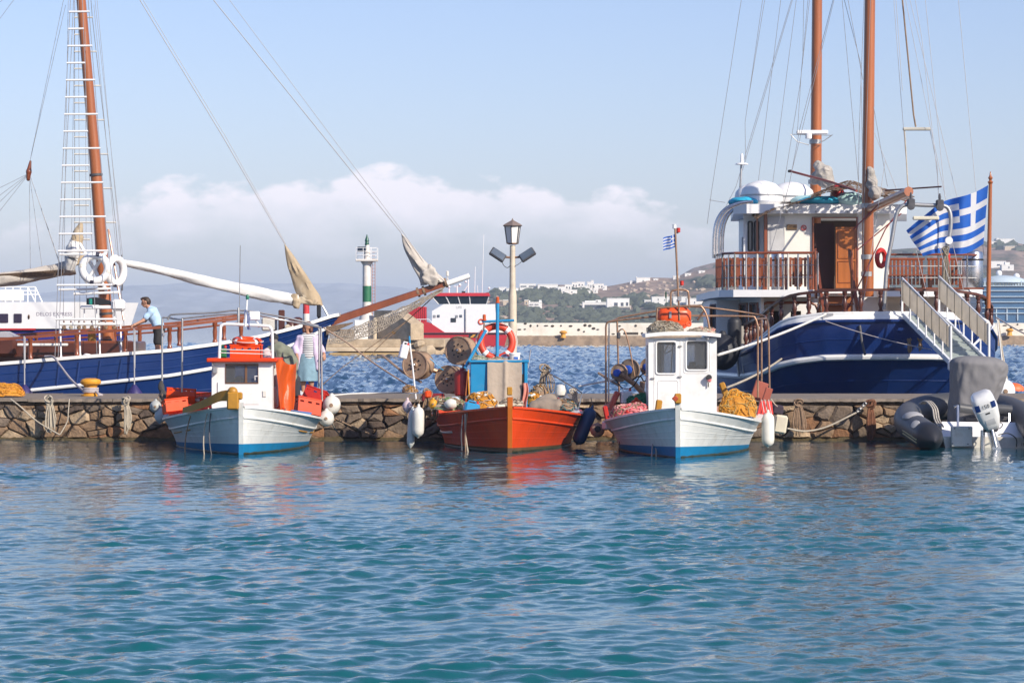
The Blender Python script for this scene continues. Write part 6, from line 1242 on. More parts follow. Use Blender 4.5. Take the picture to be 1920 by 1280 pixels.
# rails with turned posts
def hand(px): return np.interp(px, [-140, 0, 320, 456, 470], [648, 636, 612, 596, 595])
for dy, dpy, nm in ((0, 0, 'near'), (5.0, -10, 'far')):
    pts = [P(px, hand(px) + dpy * .55, sY(px) + .1 + dy) for px in range(-130, 460, 12)]; m = MB(); vs = []
    for p in pts: vs += [p + V(0, -.07, -.035), p + V(0, -.07, .035), p + V(0, .07, .035), p + V(0, .07, -.035)]
    k = len(pts); m.add(vs, [(i * 4 + (j + 1) % 4, i * 4 + j, (i + 1) * 4 + j, (i + 1) * 4 + (j + 1) % 4) for i in range(k - 1) for j in range(4)] + [(0, 1, 2, 3), tuple((k - 1) * 4 + j for j in (3, 2, 1, 0))]); part('hand_rail', m, wood, sc)
    for px in ((-30, 57, 144, 235, 318, 403, 452) if dy == 0 else (-10, 30, 68, 105, 170, 215, 262, 336, 420)):
        zt_ = PZ(hand(px) + dpy * .55, sY(px) + .1 + dy) - .03; tt = (px + 140) / 778; zb_ = spt(tt, 0).z + .05; c = V(PX(px, sY(px) + .1 + dy), sY(px) + .1 + dy, zb_); h = zt_ - zb_
        m = MB(); m.lathe(c, [(.065, 0), (.065, h * .1), (.045, h * .16), (.055, h * .4), (.06, h * .55), (.045, h * .8), (.065, h * .88), (.065, h)], 10); part('rail_post', m, wood, sc)
    pts2 = [P(px, hand(px) + dpy * .55 + 14, sY(px) + .1 + dy) for px in range(-130, 460, 20)]; m = MB(); m.tube(pts2, .028, 6); part('mid_rail', m, wood, sc) if dy else None
# deckhouse trunk, bench and pin rail
m = MB(); m.box((PX(105, 76), 76.2, PZ(664, 76)), (PX(262, 76) - PX(-52, 76), 2.2, .68), ch=.04); part('cabin_trunk', m, wood_d, sc)
m = MB(); m.box((PX(118, 76), 76.1, PZ(640, 75.2) - .02), (PX(258, 76) - PX(18, 76), 2.0, .07), ch=.02); part('trunk_top', m, wood, sc)
m = MB(); m.box((PX(4, 75.4), 75.4, PZ(650, 75.4)), (.9, 1.2, .5), ch=.08); part('skylight', m, wood_d, sc)
m = MB(); m.prism([P(-20, 622, 75.6), P(8, 621, 75.6), P(36, 634, 75.6), P(-20, 634, 75.6)], (0, .8, 0)); part('grey_hatch_cover', m, mat('grey_canvas', (.4, .4, .44), .8), sc, smooth=None)
m = MB(); m.box(P(80, 646, 74.6), (1.3, .2, .07), ch=.015); part('white_bench', m, white, sc)
m = MB(); m.box(P(170, 607, 74.9), (PX(226, 75) - PX(108, 75), .16, .09), ch=.02); part('pin_rail', m, white, sc)
for px in (120, 133, 148, 158, 172, 186, 198, 214):
    m = MB(); m.lathe(P(px, 618, 74.85), [(.014, 0), (.016, .12), (.028, .14), (.03, .19), (.014, .24)], 8); part('belaying_pin', m, wood_d, sc)
    m = MB(); [m.torus(P(px, 612 + q * 1.6, 74.8), .045, .012, (0, -.3, 1), 10, 5) for q in range(3)]; part('belayed_rope', m, rope if px % 2 else rope_b, sc)
for (px, y0, y1) in ((113, 612, 672), (149, 620, 670), (186, 612, 668), (226, 610, 664)):
    line('stanchion', [P(px, y0, 74.4), P(px + 1.5, y1, 73.9)], .022, white2, sc, 8); m = MB(); m.lathe(P(px + 1.5, y1 + 3, 73.85), [(.05, -.02), (.06, .03), (.03, .09), (.02, .14)], 10); part('stanchion_foot', m, white2, sc)
m = MB(); m.lathe(P(172, 642, 75.3), [(.1, 0), (.11, .05), (.1, .25), (.13, .3), (.04, .34)], 14); part('brass_vent', m, mat('brass', (.45, .28, .08), .4, metal=.5), sc)
m = MB(); m.tube(smooth_path([P(155, 668, 73.9), P(160, 664, 73.8), P(168, 665, 73.8), P(176, 668, 73.9)], 4), .02, 6); part('white_bow_eye', m, white2, sc)
# mast, ladder, lifebuoy rack
MY = 76.3; mast = [P(205, 668, MY), P(197, 560, MY), P(178, 300, MY), P(152, 0, MY), P(121, -360, MY)]
m = MB(); m.tube(mast, [.17, .165, .145, .125, .09], 18); part('mast', m, teak, sc)
for (a, b_) in ((202, 640), (199, 590), (180, 330)): m = MB(); m.lathe(P(a, b_, MY), [(.18, 0), (.18, .06)], 16, axis=(-.085, 0, 1)); part('mast_band', m, dgrey, sc)
near_y = lambda py: 73.9 + (668 - py) / 1000 * 2.3
def xr(py): return np.interp(py, [-140, 22, 409, 470, 668], [154, 167, 198, 202, 226])
def xl(py): return np.interp(py, [-140, 22, 475, 672], [138, 131, 110, 103])
def xm(py): return np.interp(py, [-140, 54, 443, 668], [151, 156, 172, 182])
for fn_, nm in ((xl, 'shroud'), (xm, 'shroud'), (xr, 'shroud'), (lambda py: xl(py) + 6, 'shroud')): line(nm, [P(fn_(py), py, near_y(py)) for py in (668, 443, 22, -140)] + [P(131, -200, MY)], .009, wire, sc)
for i, py in enumerate(range(22, 610, 32)):
    x0_, x1_ = xl(py) - 1.5, (xr(py) + 1 if i % 2 == 0 else xm(py) + 1); Y = near_y(py); m = MB(); m.tube([P(x0_, py + .5, Y - .02), P(x1_, py, Y - .02)], .026, 8); part('ratline_rung', m, white2, sc) if py < 480 or i % 2 == 0 else None
far_y = lambda py: 79.0 - (668 - py) / 1000 * 2.3
def fr_(py): return np.interp(py, [-140, 33, 421, 640], [160, 173, 217, 235])
for k, fn_ in enumerate((lambda py: 140., fr_, lambda py: np.interp(py, [-140, 33, 421, 640], [150, 156, 176, 190]))): line('shroud', [P(fn_(py), py, far_y(py)) for py in (640, 421, 33, -140)], .009, wire, sc)
for i, py in enumerate(range(33, 480, 32)): m = MB(); Y = far_y(py); m.tube([P(139, py, Y), P(fr_(py) + 1 if i % 2 == 0 else 156 + (py - 33) * .03, py, Y)], .022, 8); part('ratline_rung', m, offw, sc)
for a in ([(178, 0), (230, 480)], [(182, 0), (228, 488)], [(176, 10), (218, 470)], [(140, 0), (134, 470)], [(147, 0), (150, 620)], [(160, 60), (162, 560)], [(128, 0), (123, 300), (118, 640)]): line('halyard', [P(x_, y_, 75.4) for x_, y_ in a], .006, wire, sc)
line('topping_spar', [P(203, 430, 75.6), P(232, 600, 75.0)], .028, teak, sc, 8)
m = MB(); m.tube([P(150, 458, 74.9), P(200, 546, 74.9)], .045, 8); m.tube([P(200, 470, 74.85), P(160, 530, 74.85)], .045, 8); m.tube([P(112, 477, 74.8), P(200, 477, 74.8)], .03, 8); m.tube([P(110, 543, 74.8), P(208, 541, 74.8)], .03, 8); m.tube([P(138, 551, 74.85), P(222, 548, 74.85)], .035, 8); part('lifebuoy_rack', m, white2, sc)
bw = mat('dark_print', (.03, .03, .06), .6)
for (px, py, Y, lb) in ((178, 503, 74.6, 'white lifebuoy with dark print lashed to the schooner shrouds'), (217, 508, 75.2, 'second white lifebuoy turned edge-on beside the schooner mast')):
    t = thing('lifebuoy', lb, 'lifebuoy', P(px, py + 32, Y)); axx = (0.1, -1, 0) if px < 200 else (.85, -.5, 0); m = MB(); m.torus(P(px, py, Y), .325, .1, axx, 40, 12); part('ring', m, white2, t)
    for k in range(4): a = k * math.pi / 2 + .2; m = MB(); m.torus(P(px, py, Y) + V(0, -.02, 0), .34, .085, axx, 5, 10, arc=(a - .13, a + .13)); part('print', m, bw if k % 2 else offw, t)
m = MB(); m.box(P(190, 576, 75.0), (1.05, .35, .09), ch=.03); m.box(P(222, 572, 74.9), (.36, .3, .3), ch=.1); part('radar_shelf', m, white2, sc)
m = MB(); m.prism([P(162, 571, 74.9), P(162, 559, 74.9), P(178, 557, 74.9), P(200, 562, 74.9), P(218, 569, 74.9), P(214, 572, 74.9)], (0, .3, 0)); sl = part('sidelight_board', m, blackm, sc, smooth=None)
m = MB(); m.lathe(P(170, 566, 74.86), [(.05, -.06), (.05, .08)], 10); part('green_sidelight', m, mat('teal_lens', (.01, .25, .2), .2), sl)
for (a, b_) in ((158, 610), (181, 610), (214, 607)): line('shelf_leg', [P(a, 578, 75), P(a, b_, 75)], .018, white2, sc, 8)
# boom and furled sails
def sail_roll(path_, rad, mt, nm, seed, label=None, sq=1., fold=.25):
    pts = smooth_path(path_, 10); n = len(pts); m = MB(); vs = []; K = 18
    for i, p in enumerate(pts):
        r = np.interp(i / (n - 1), np.linspace(0, 1, len(rad)), rad); d = (pts[min(i + 1, n - 1)] - pts[max(i - 1, 0)]).normalized(); a, b_ = frame_of(d)
        for k in range(K): an = 2 * math.pi * k / K; q = r * (1 + fold * nz1(math.cos(an) * 1.6 + seed, math.sin(an) * 1.6, i * .22) + fold * .5 * nz1(math.cos(an) * 3.5 + seed, math.sin(an) * 3.5, i * .7)); vs.append(p + a * math.cos(an) * q + b_ * math.sin(an) * q * sq)
    m.add(vs, [(i * K + k, i * K + (k + 1) % K, (i + 1) * K + (k + 1) % K, (i + 1) * K + k) for i in range(n - 1) for k in range(K)] + [tuple(range(K))[::-1], tuple((n - 1) * K + k for k in range(K))]); return part(nm, m, mt, sc, label, smooth=70)
sail_roll([P(-120, 532, 75.8), P(0, 524, 75.8), P(80, 512, 75.9), P(140, 500, 76)], [.2, .19, .17, .2], sailw, 'furled_mainsail', 1, 'grey furled mainsail on its boom')
m = MB(); m.grid(lambda u, v: P(-120 + 240 * u, 522 - 17 * u + 10 * v + 6 * math.sin(u * 9) * 0, 75.6 + .1 * v), 30, 4, thick=.02); part('sail_net', m, mat('brown_net_cover', (.22, .15, .1), .95, var=.5, vs_=20, bump=.6, bs=40), sc)
sail_roll([P(152, 418, 75.9), P(146, 440, 75.9), P(142, 470, 75.9), P(150, 495, 75.9)], [.05, .14, .2, .22], sailc, 'furled_topsail', 2)
sail_roll([P(142, 452, 75.6), P(136, 475, 75.6), P(130, 505, 75.7)], [.16, .2, .12], canvas, 'white_sail_bag', 3)
sail_roll([P(232, 493, 75.8), P(300, 506, 75.9), P(400, 531, 76.0), P(500, 553, 76.2), P(558, 564, 76.3)], [.085, .11, .135, .165, .15], canvas, 'covered_staysail_boom', 4, 'white canvas covered boom running to the bow', fold=.24)
line('gooseneck', [P(228, 478, 75.8), P(230, 510, 75.8), P(229, 545, 75.8)], .02, dgrey, sc); m = MB(); m.lathe(P(229, 494, 75.8), [(.05, 0), (.06, .06), (.05, .12)], 10); part('gooseneck_fitting', m, mat('rust_brown_metal', (.22, .12, .07), .7), sc)
def furled(poly, Y, mt, nm, seed, th=.16):
    """bunched triangular sail hanked on its stay: a pleated shape pinched at the head"""
    top = P(*poly[0], Y); L_ = [P(a, b_, Y) for a, b_ in poly[1]]; R_ = [P(a, b_, Y) for a, b_ in poly[2]]; Lp = smooth_path([top] + L_, 8); Rp = smooth_path([top] + R_, 8); n = min(len(Lp), len(Rp)); m = MB(); K = 22; vs = []
    for i in range(n):
        f = i / (n - 1); a, b_ = Lp[int(f * (len(Lp) - 1))], Rp[int(f * (len(Rp) - 1))]
        for k in range(K):
            an = 2 * math.pi * k / K; u = .5 - .5 * math.cos(an); dpt = math.sin(an) * th * min(1, f * 2.2 + .12); p = a.lerp(b_, u); fo = .5 * th * min(1, f * 1.6) * (nz1(u * 4 + seed, f * 2.4, seed) + .6 * nz1(u * 9, f * 5, seed + 3)); vs.append(p + V(fo * .5, -dpt + fo, fo * .3 * f))
    m.add(vs, [(i * K + k, i * K + (k + 1) % K, (i + 1) * K + (k + 1) % K, (i + 1) * K + k) for i in range(n - 1) for k in range(K)] + [tuple((n - 1) * K + k for k in range(K))]); return part(nm, m, mt, sc, smooth=60)
furled(((533, 456), [(537, 485), (545, 515), (557, 552), (566, 570)], [(553, 482), (575, 515), (596, 548), (605, 573)]), 76.4, sailc, 'furled_staysail', 3.3)
furled(((752, 436), [(756, 462), (768, 490), (785, 519), (788, 536)], [(772, 458), (795, 488), (820, 512), (836, 527)]), 76.6, sailw, 'furled_jib', 8.1)
m = sdf([(P(800, 512, 76.5), P(818, 524, 76.5), .12, .1), (P(796, 525, 76.5), P(812, 530, 76.5), .1, .08), (P(806, 500, 76.5), P(812, 512, 76.5), .07, .1)], .02, .06); m.v = [p + wob(p, 7, 5) * .05 for p in m.v]; part('jib_bunt', m, sailw, sc, smooth=60)
m = sdf([(P(552, 558, 76.2), P(556, 572, 76.2), .1, .1), (P(562, 562, 76.3), P(590, 568, 76.3), .1, .08)], .02, .06); m.v = [p + wob(p, 8, 2) * .04 for p in m.v]; part('staysail_bunt', m, sailc, sc, smooth=60)
# stays
for a in ([(262, 0), (420, 260), (533, 456)], [(268, 0), (424, 258), (536, 458)], [(400, 0), (752, 436)], [(430, 0), (757, 437), (800, 500), (834, 528)], [(258, -8), (262, 0)], [(533, 456), (603, 570), (625, 602)], [(390, -12), (400, 0)]): line('forestay', [P(x_, y_, 76.5) for x_, y_ in a], .011 if a[0][0] in (262, 400) else .007, wire, sc)
line('turnbuckle', [P(604, 572, 76.5), P(617, 596, 76.5)], .024, steel, sc, 8)
# bowsprit
bs_ = [P(575, 621, 76.4), P(640, 597, 76.5), P(740, 563, 76.6), P(836, 531, 76.7)]; m = MB(); vs = []
for p, h in zip(smooth_path(bs_, 6), np.linspace(.12, .085, 19)): vs += [p + V(0, -.1, -h), p + V(0, -.1, h * .75), p + V(0, -.05, h), p + V(0, .1, h), p + V(0, .1, -h)]
n = len(vs) // 5; m.add(vs, [(i * 5 + (j + 1) % 5, i * 5 + j, (i + 1) * 5 + j, (i + 1) * 5 + (j + 1) % 5) for i in range(n - 1) for j in range(5)] + [(0, 1, 2, 3, 4), tuple((n - 1) * 5 + j for j in (4, 3, 2, 1, 0))]); part('bowsprit', m, wood, sc, smooth=30)
line('jib_boom', [P(834, 533, 76.7), P(880, 517, 76.8)], .075, white2, sc, 12); m = MB(); m.box(P(839, 513, 76.7), (.07, .07, .15), ch=.02); m.tube([P(839, 520, 76.7), P(840, 530, 76.7)], .02, 6); part('bow_light', m, offw, sc)
for (a, b_) in ((836, 530), (784, 548), (795, 545)): m = MB(); m.lathe(P(a, b_, 76.66), [(.13, -.03), (.13, .03)], 12, axis=(.95, 0, .32)); part('bowsprit_lashing', m, rope_b, sc)
for a in ([(833, 537), (765, 600), (640, 690), (606, 720)], [(836, 536), (720, 640), (700, 660)]): line('bobstay', [P(x_, y_, 76.6) for x_, y_ in a], .011, rope_b, sc)
# safety net slung under the bowsprit
rg = random.Random(31); m = MB()
def netp(u, v): px = 618 + 212 * u; top_y = 612 - 75 * u; low = 640 - 96 * u + 26 * math.sin(math.pi * min(1, u * 1.02)) * (1 - u * .5); return P(px, top_y + (low - top_y) * (.35 + .65 * v) + 5 * (1 - u), 76.2 - .5 * v * (1 - u)) + wob(V(u * 9, v * 3, 0), 2., 1) * .05
for j in range(8): m.tube([netp(i / 40, j / 7) for i in range(41)], .012, 4)
for s in (-1, 1):
    for i in range(46):
        u0 = i / 46; pts = [netp(min(1, max(0, u0 + s * .05 * q)), q) for q in (0, .25, .5, .75, 1.)]; m.tube(pts, .009, 4, caps=False)
part('bowsprit_net', m, mat('weathered_net_rope', (.36, .31, .25), .95, var=.4, vs_=9), sc, kind='stuff')
m = MB(); m.grid(lambda u, v: P(720 + 75 * u, 590 - 25 * u + 10 * v * (1 - u * .6), 76.4), 10, 3, thick=.03); part('rolled_awning', m, canvas, sc)
m = MB(); m.grid(lambda u, v: P(612 + 50 * u, 628 - 22 * u - (16 - 14 * u) * v, 76.2), 10, 4, thick=.03); part('head_net_cover', m, mat('brown_net_cover', (.22, .15, .1), .95), sc)
# foredeck fittings
m = MB(); m.box(P(528, 603, 76.2), (.16, .16, .62), ch=.02); part('bitt', m, wood_d, sc); m = MB(); m.box(P(505, 608, 76.4), (.4, .3, .35), ch=.04); part('windlass', m, offw, sc)
for (a, b_) in ((546, 608), (558, 604)): m = MB(); m.lathe(P(a, b_ + 10, 76.2), [(.1, 0), (.16, .05), (.12, .14), (.13, .24), (.05, .28)], 14); part('capstan', m, wood_d, sc)
m = MB(); [m.torus(P(545 + q * 3, 614 + q, 76.0), .14, .025, (.2, -.5, 1), 18, 6) for q in range(5)]; part('coiled_line', m, rope, sc)
m = MB(); m.box(P(598, 583, 76.3), (.11, .11, .34), ch=.02); m.tube([P(598, 592, 76.3), P(597, 606, 76.3)], .03, 6); part('anchor_lamp', m, blackm, sc)
m = MB(); [m.torus(P(604 + q * 5, 602 - q * 1.5, 76.3), .06, .014, (.3 * q, -1, .2), 12, 5) for q in range(4)]; part('rope_becket', m, rope, sc)
# brown block and its falls far aft
bk_ = P(55, 325, 76); m = sdf([(P(57, 303, 76), P(54, 322, 76), .03, .07), (P(54, 322, 76), P(53, 336, 76), .07, .05)], .012, .03); part('topping_block', m, wood, sc)
for (x_, y_) in ((0, 352), (0, 366), (0, 378), (0, 395)): line('boom_fall', [bk_, P(x_, y_, 76), P(x_ - 60, y_ + (y_ - 325) * 1.0, 76)], .006, wire, sc)
for (x_, y_) in ((57, 508), (80, 508), (112, 496), (114, 498)): line('lazy_jack', [bk_, P(x_, y_, 76)], .006, wire, sc)
for (x_, y_) in ((119, 0), (123, 10)): line('topping_lift', [P(56, 303, 76), P(x_, y_, 76.2)], .006, wire, sc)
line('upper_stay', [P(-20, 62, 76), P(26, 0, 76)], .006, wire, sc); line('upper_stay', [P(-20, 20, 76), P(5, 0, 76)], .006, wire, sc)
# fenders against the quay and the bow line
for (px, y0, lb, px2) in ((46, 632, 'navy cone fender hanging nearest the yellow net on the schooner side', 46), (252, 618, 'navy cone fender hanging near the man on the schooner side', 252)):
    t = thing('fender', lb, 'fender', P(px, 760, 73.4)); m = MB(); m.lathe(P(px, 762, 73.45), [(.06, 0), (.2, .08), (.24, .22), (.2, .36), (.09, .5), (.04, .56)], 16); part('body', m, mat('navy_vinyl', (.03, .022, .12), .5, var=.2), t); m = MB(); m.tube([P(px - 1, y0 - 2, 73.55), P(px, 700, 73.5), P(px, 735, 73.45)], .018, 6); m.tube([P(px + 1.5, y0, 73.6), P(px + 1, 690, 73.5)], .012, 6); part('lanyard', m, mat('grey_lanyard', (.4, .4, .42), .9), t)
m = MB(); m.tube(smooth_path([P(84, 668, 73.6), P(100, 669, 73.3), P(112, 684, 72.3), P(132, 710, 70.8), P(155, 731, 69.4), P(171, 739, 68.6)], 6), .028, 8); [m.torus(V(PX(170, 68.5), 68.5, QZ + .1 + .04 * q), .17, .026, (0, 0, 1), 20, 6) for q in range(3)]; m.tube(smooth_path([V(PX(170, 68.5) + .15, 68.35, QZ + .1), V(PX(176, 68.5) + .15, 68.2, QZ + .06), V(PX(182, 68.4) + .15, 68.2, QZ + .03), V(PX(177, 68.4) + .15, 68.0, QZ + .03)], 5), .026, 6)
solo('mooring_rope', m, mat('mauve_grey_rope', (.47, .42, .42), .9, var=.25, vs_=14), 'thick mooring rope from the schooner to the yellow bollard', 'rope')
# ================================================================ BIG BLUE MOTOR SAILER, STERN TO THE QUAY
GY = 76.2; gx = PX(1673, GY)
gs = thing('motor_sailer', 'navy two-masted wooden motor sailer with white deckhouse, stern to the quay', 'sailing ship', (gx, GY, 0))
hd = V(-.05, 1, 0).normalized(); hp = V(hd.y, -hd.x, 0)     # heading and starboard
D_ = [0, .12, .35, .7, 1.1, 1.6, 2.6, 4, 7, 11, 15, 19, 22, 24]; HB = [0, 1.05, 1.75, 2.4, 2.8, 3.04, 3.25, 3.42, 3.6, 3.6, 3.3, 2.5, 1.3, .05]
def gsheer(d): return np.interp(d, [0, .35, .9, 1.6, 2.6, 4, 7, 11, 16, 24], [2.95, 2.93, 2.8, 2.5, 2.2, 2.02, 1.96, 2.0, 2.3, 3.6])
def gwale(d): return np.interp(d, [0, .35, 1, 1.6, 2.6, 4, 8, 14, 24], [1.80, 1.77, 1.6, 1.42, 1.3, 1.22, 1.2, 1.35, 2.4])
def gpt(i, k, sd, out=0.):
    """k 0 sheer, 1 blue top, 2 wale, 3 waterline, 4 keel"""
    d = D_[0] + 0 * i; u = i; d = np.interp(u, np.linspace(0, 1, len(D_)), D_); hb = np.interp(u, np.linspace(0, 1, len(D_)), HB); zs, zw = gsheer(d), gwale(d)
    z = zs - .2 * k if k <= 1 else (zs - .2 + (zw - zs + .2) * (k - 1) if k <= 2 else (zw * (3 - k) if k <= 3 else -.7 * (k - 3)))
    f = max(0, k - 2); tuck = f * np.interp(d, [0, 2, 6, 24], [1.5, 1.2, 0, 0]); bulge = .06 * math.sin(min(k, 2) / 2 * math.pi)
    hb2 = hb * (1 - np.interp(d, [0, 2, 7, 24], [.22, .2, .08, .5]) * f ** 1.3) + bulge + out if hb > .01 else 0
    dd = d + tuck - (.25 * math.sin(min(k, 2) / 2 * math.pi) + out) * max(0, 1 - d / 1.2)
    return V(gx, GY, 0) + hd * dd + hp * (sd * hb2) + V(0, 0, z)
NS = 78
for nm, k0, k1, nk, mt in (('bulwark', 0, 1, 2, white), ('topsides', 1, 2, 6, navy), ('lower_hull', 2, 4, 10, navy)):
    m = MB()
    for sd in (-1, 1):
        vs = [gpt(i / NS, k0 + (k1 - k0) * j / nk, sd) for i in range(NS + 1) for j in range(nk + 1)]; fs = [(i * (nk + 1) + j, i * (nk + 1) + j + 1, (i + 1) * (nk + 1) + j + 1, (i + 1) * (nk + 1) + j) for i in range(NS) for j in range(nk)]
        m.add(vs, fs if sd > 0 else [f[::-1] for f in fs])
    part(nm, m, mt, gs, smooth=60)
both = lambda k, out=0.: [gpt(1 - i / NS, k, -1, out) for i in range(NS + 1)] + [gpt(i / NS, k, 1, out) for i in range(1, NS + 1)]
m = MB(); m.tube(both(2, .03), .085, 8); part('wale', m, white, gs)
m = MB(); m.tube(both(1.0, .02), .05, 8); part('rubbing_band', m, navy, gs)
for k in (1.5, 2.35): m = MB(); m.tube(both(k, -.004), .014, 6); part('plank_seam', m, navy, gs)
m = MB(); m.tube(both(0, -.02), .055, 8); part('covering_board', m, white, gs)
m = MB(); vs = []
for i in range(1, NS + 1): a, b_ = gpt(i / NS, .6, -1, -.03), gpt(i / NS, .6, 1, -.03); vs += [a, b_]
m.add(vs, [(2 * i, 2 * i + 1, 2 * i + 3, 2 * i + 2) for i in range(NS - 1)]); part('deck', m, MATS['teak_deck'], gs)
# stern rail on turned balusters
rail = [p + V(0, 0, .62) for p in both(0, -.06)[NS - 42:NS + 40]]; m = MB(); vs = []
for p in rail: q = (p - V(gx, GY + 3, p.z)); q.z = 0; q.normalize(); vs += [p - q * .07 - V(0, 0, .03), p + q * .07 - V(0, 0, .03), p + q * .07 + V(0, 0, .035), p - q * .07 + V(0, 0, .035)]
n = len(rail); m.add(vs, [(i * 4 + j, i * 4 + (j + 1) % 4, (i + 1) * 4 + (j + 1) % 4, (i + 1) * 4 + j) for i in range(n - 1) for j in range(4)] + [(3, 2, 1, 0), tuple((n - 1) * 4 + j for j in range(4))]); part('taffrail', m, wood_d, gs)
acc = 0; last = None; bpm = None
for p in rail:
    if last is not None: acc += (p - last).length
    last = p
    if acc >= .42 or bpm is None:
        acc = 0; m = MB(); c = p - V(0, 0, .62); m.lathe(c, [(.07, 0), (.07, .08), (.04, .11), (.045, .16), (.075, .24), (.06, .33), (.04, .4), (.06, .44), (.04, .48), (.065, .52), (.065, .6)], 10); bpm = part('baluster', m, wood_d, gs)
# --- upper deck wings, deckhouse and wheelhouse
UZ = 3.62
def slab(pl, z0, z1, nm, mt, **k): m = MB(); m.prism([V(a, b_, z0) for a, b_ in pl], (0, 0, z1 - z0)); return part(nm, m, mt, gs, smooth=None, **k)
xp0, xs1 = PX(1350, 80.5), PX(1850, 79.0); xg0, xg1 = PX(1533, 80.5), PX(1657, 79.5)
slab([(xp0, 80.8), (xp0 + .35, 80.2), (xg0, 79.9), (xg0, 83.6), (xg1, 83.6), (xg1, 79.1), (xs1 - .5, 79.1), (xs1, 79.7), (xs1, 92), (xp0 + .2, 94), (xp0 - .05, 84)], UZ - .2, UZ, 'upper_deck', white2)
# deckhouse below (port side with raked windows, aft face with arch)
zl0 = 1.75; pxw = xp0 + .12
sA, sB = V(PX(1427, 80.9), 80.9, zl0), V(PX(1331, 87.8), 87.8, zl0); sd_ = (sB - sA); Lp = sd_.length; sd_.normalize(); sn_ = V(-sd_.y, sd_.x, 0); hs_ = [(.35 + 1.36 * k, 1.32 + 1.36 * k, .5, 1.5) for k in range(5)]
part('deckhouse_side', wall(MB(), sA, sd_, (0, 0, 1), sn_, Lp, UZ - .2 - zl0, .08, hs_), white2, gs, smooth=None)
for (a, b_, c, d) in hs_:
    m = MB(); frame_of_hole(m, sA, sd_, (0, 0, 1), sn_, a, b_, c, d, .1); f = part('side_window_frame', m, wood, gs)
    m = MB(); wall(m, sA - sn_ * .05 + sd_ * a + V(0, 0, c), sd_, (0, 0, 1), sn_, b_ - a, d - c, .01); part('side_window_pane', m, glass2, f, smooth=None)
part('deckhouse_side', wall(MB(), sB, V(.03, 1, 0).normalized(), (0, 0, 1), (-1, .03, 0), 5.5, UZ - .2 - zl0, .08, []), white2, gs, smooth=None)
ax0, ax1 = PX(1424, 81.1), PX(1534, 81.1)
part('deckhouse_aft', wall(MB(), (sA.x, 81.2, zl0), (1, 0, 0), (0, 0, 1), (0, -1, 0), xs1 - sA.x - .3, UZ - .2 - zl0, .08, [(ax0 - sA.x + .1, ax1 - sA.x, .25, 1.52), (3.6, 5.2, .1, 1.5)]), white2, gs, smooth=None)
m = MB(); frame_of_hole(m, (ax0, 81.15, zl0 + .25), (1, 0, 0), (0, 0, 1), (0, -1, 0), 0, ax1 - ax0, 0, 1.27, .09, .02, .22); part('arch_trim', m, wood, gs)
part('saloon_bulkhead', wall(MB(), (pxw, 83.6, zl0), (1, 0, 0), (0, 0, 1), (0, -1, 0), xs1 - pxw - .4, UZ - .25 - zl0, .06, [(1.55, 1.85, .35, 1.3), (2.15, 2.45, .35, 1.3), (2.9, 3.5, .1, 1.5)]), white2, gs, smooth=None)
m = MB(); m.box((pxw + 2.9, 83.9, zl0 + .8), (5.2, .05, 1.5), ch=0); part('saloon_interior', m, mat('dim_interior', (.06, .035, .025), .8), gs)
m = MB(); m.lathe(P(1467, 563, 81.6), [(.2, 0), (.22, .03), (.1, .06)], 16); part('ceiling_lamp', m, galv, gs)
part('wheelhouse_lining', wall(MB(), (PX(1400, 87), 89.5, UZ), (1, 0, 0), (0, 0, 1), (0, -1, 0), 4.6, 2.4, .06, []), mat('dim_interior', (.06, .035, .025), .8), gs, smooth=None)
# wheelhouse
WH = 84.0; wx0, wx1 = PX(1437, WH), PX(1668, WH); wzt = PZ(401, WH); wh_ = wzt - UZ
dx0, dx1 = PX(1524, WH) - wx0, PX(1607, WH) - wx0
af = part('wheelhouse_aft', wall(MB(), (wx0, WH, UZ), (1, 0, 0), (0, 0, 1), (0, -1, 0), wx1 - wx0, wh_, .08, [(dx0, dx1, .06, PZ(408, WH) - UZ)]), mat('cream_wheelhouse', (.80, .77, .69), .5, var=.1), gs, smooth=None)
part('wheelhouse_side', wall(MB(), (wx0 - .45, WH + 4.5, UZ), V(.1, -1, 0).normalized(), (0, 0, 1), (-1, -.1, 0), 4.5, wh_, .08, [(.5, 1.3, .8, 1.7), (1.7, 2.5, .8, 1.7), (2.9, 3.25, .6, 1.8), (3.7, 4.1, .6, 1.8)]), white2, gs, smooth=None)
m = MB(); m.box((wx0 + .2, WH + 2.4, UZ + 1.25), (.06, 4.2, 1.3), ch=0); part('wheelhouse_glazing', m, glass2, gs)
m = MB(); m.box((PX(1419, WH), WH - .1, UZ + wh_ * .5), (.06, .06, wh_), ch=.01); part('corner_post', m, wood, gs); m = MB(); m.box((wx0 - .03, WH - .03, UZ + wh_ * .5), (.09, .1, wh_), ch=.01); part('corner_post', m, wood, gs)
for (a, b_) in ((1403, 1410), (1415, 1422)):
    m = MB(); frame_of_hole(m, P(a, 470, WH + .4), (1, 0, 0), (0, 0, 1), (0, -1, 0), 0, (b_ - a) / 64, 0, .85, .05, .02, .03); f = part('narrow_window_frame', m, blackm, gs); m = MB(); m.box(P((a + b_) / 2, 443, WH + .42), ((b_ - a) / 64, .02, .85), ch=0); part('narrow_window_pane', m, glass2, f)
part('wheelhouse_quarter', wall(MB(), (PX(1394, WH + .45), WH + .45, UZ), (1, 0, 0), (0, 0, 1), (0, -1, 0), wx0 - PX(1394, WH + .45) + .02, wh_, .06, []), white2, gs, smooth=None)
m = MB(); m.box((wx0 + dx0 + (dx1 - dx0) * .27, WH + .5, UZ + 1.0), ((dx1 - dx0) * .5, .05, 2.0), ch=0); part('dark_doorway', m, mat('dark_red_interior', (.05, .012, .01), .6), gs)
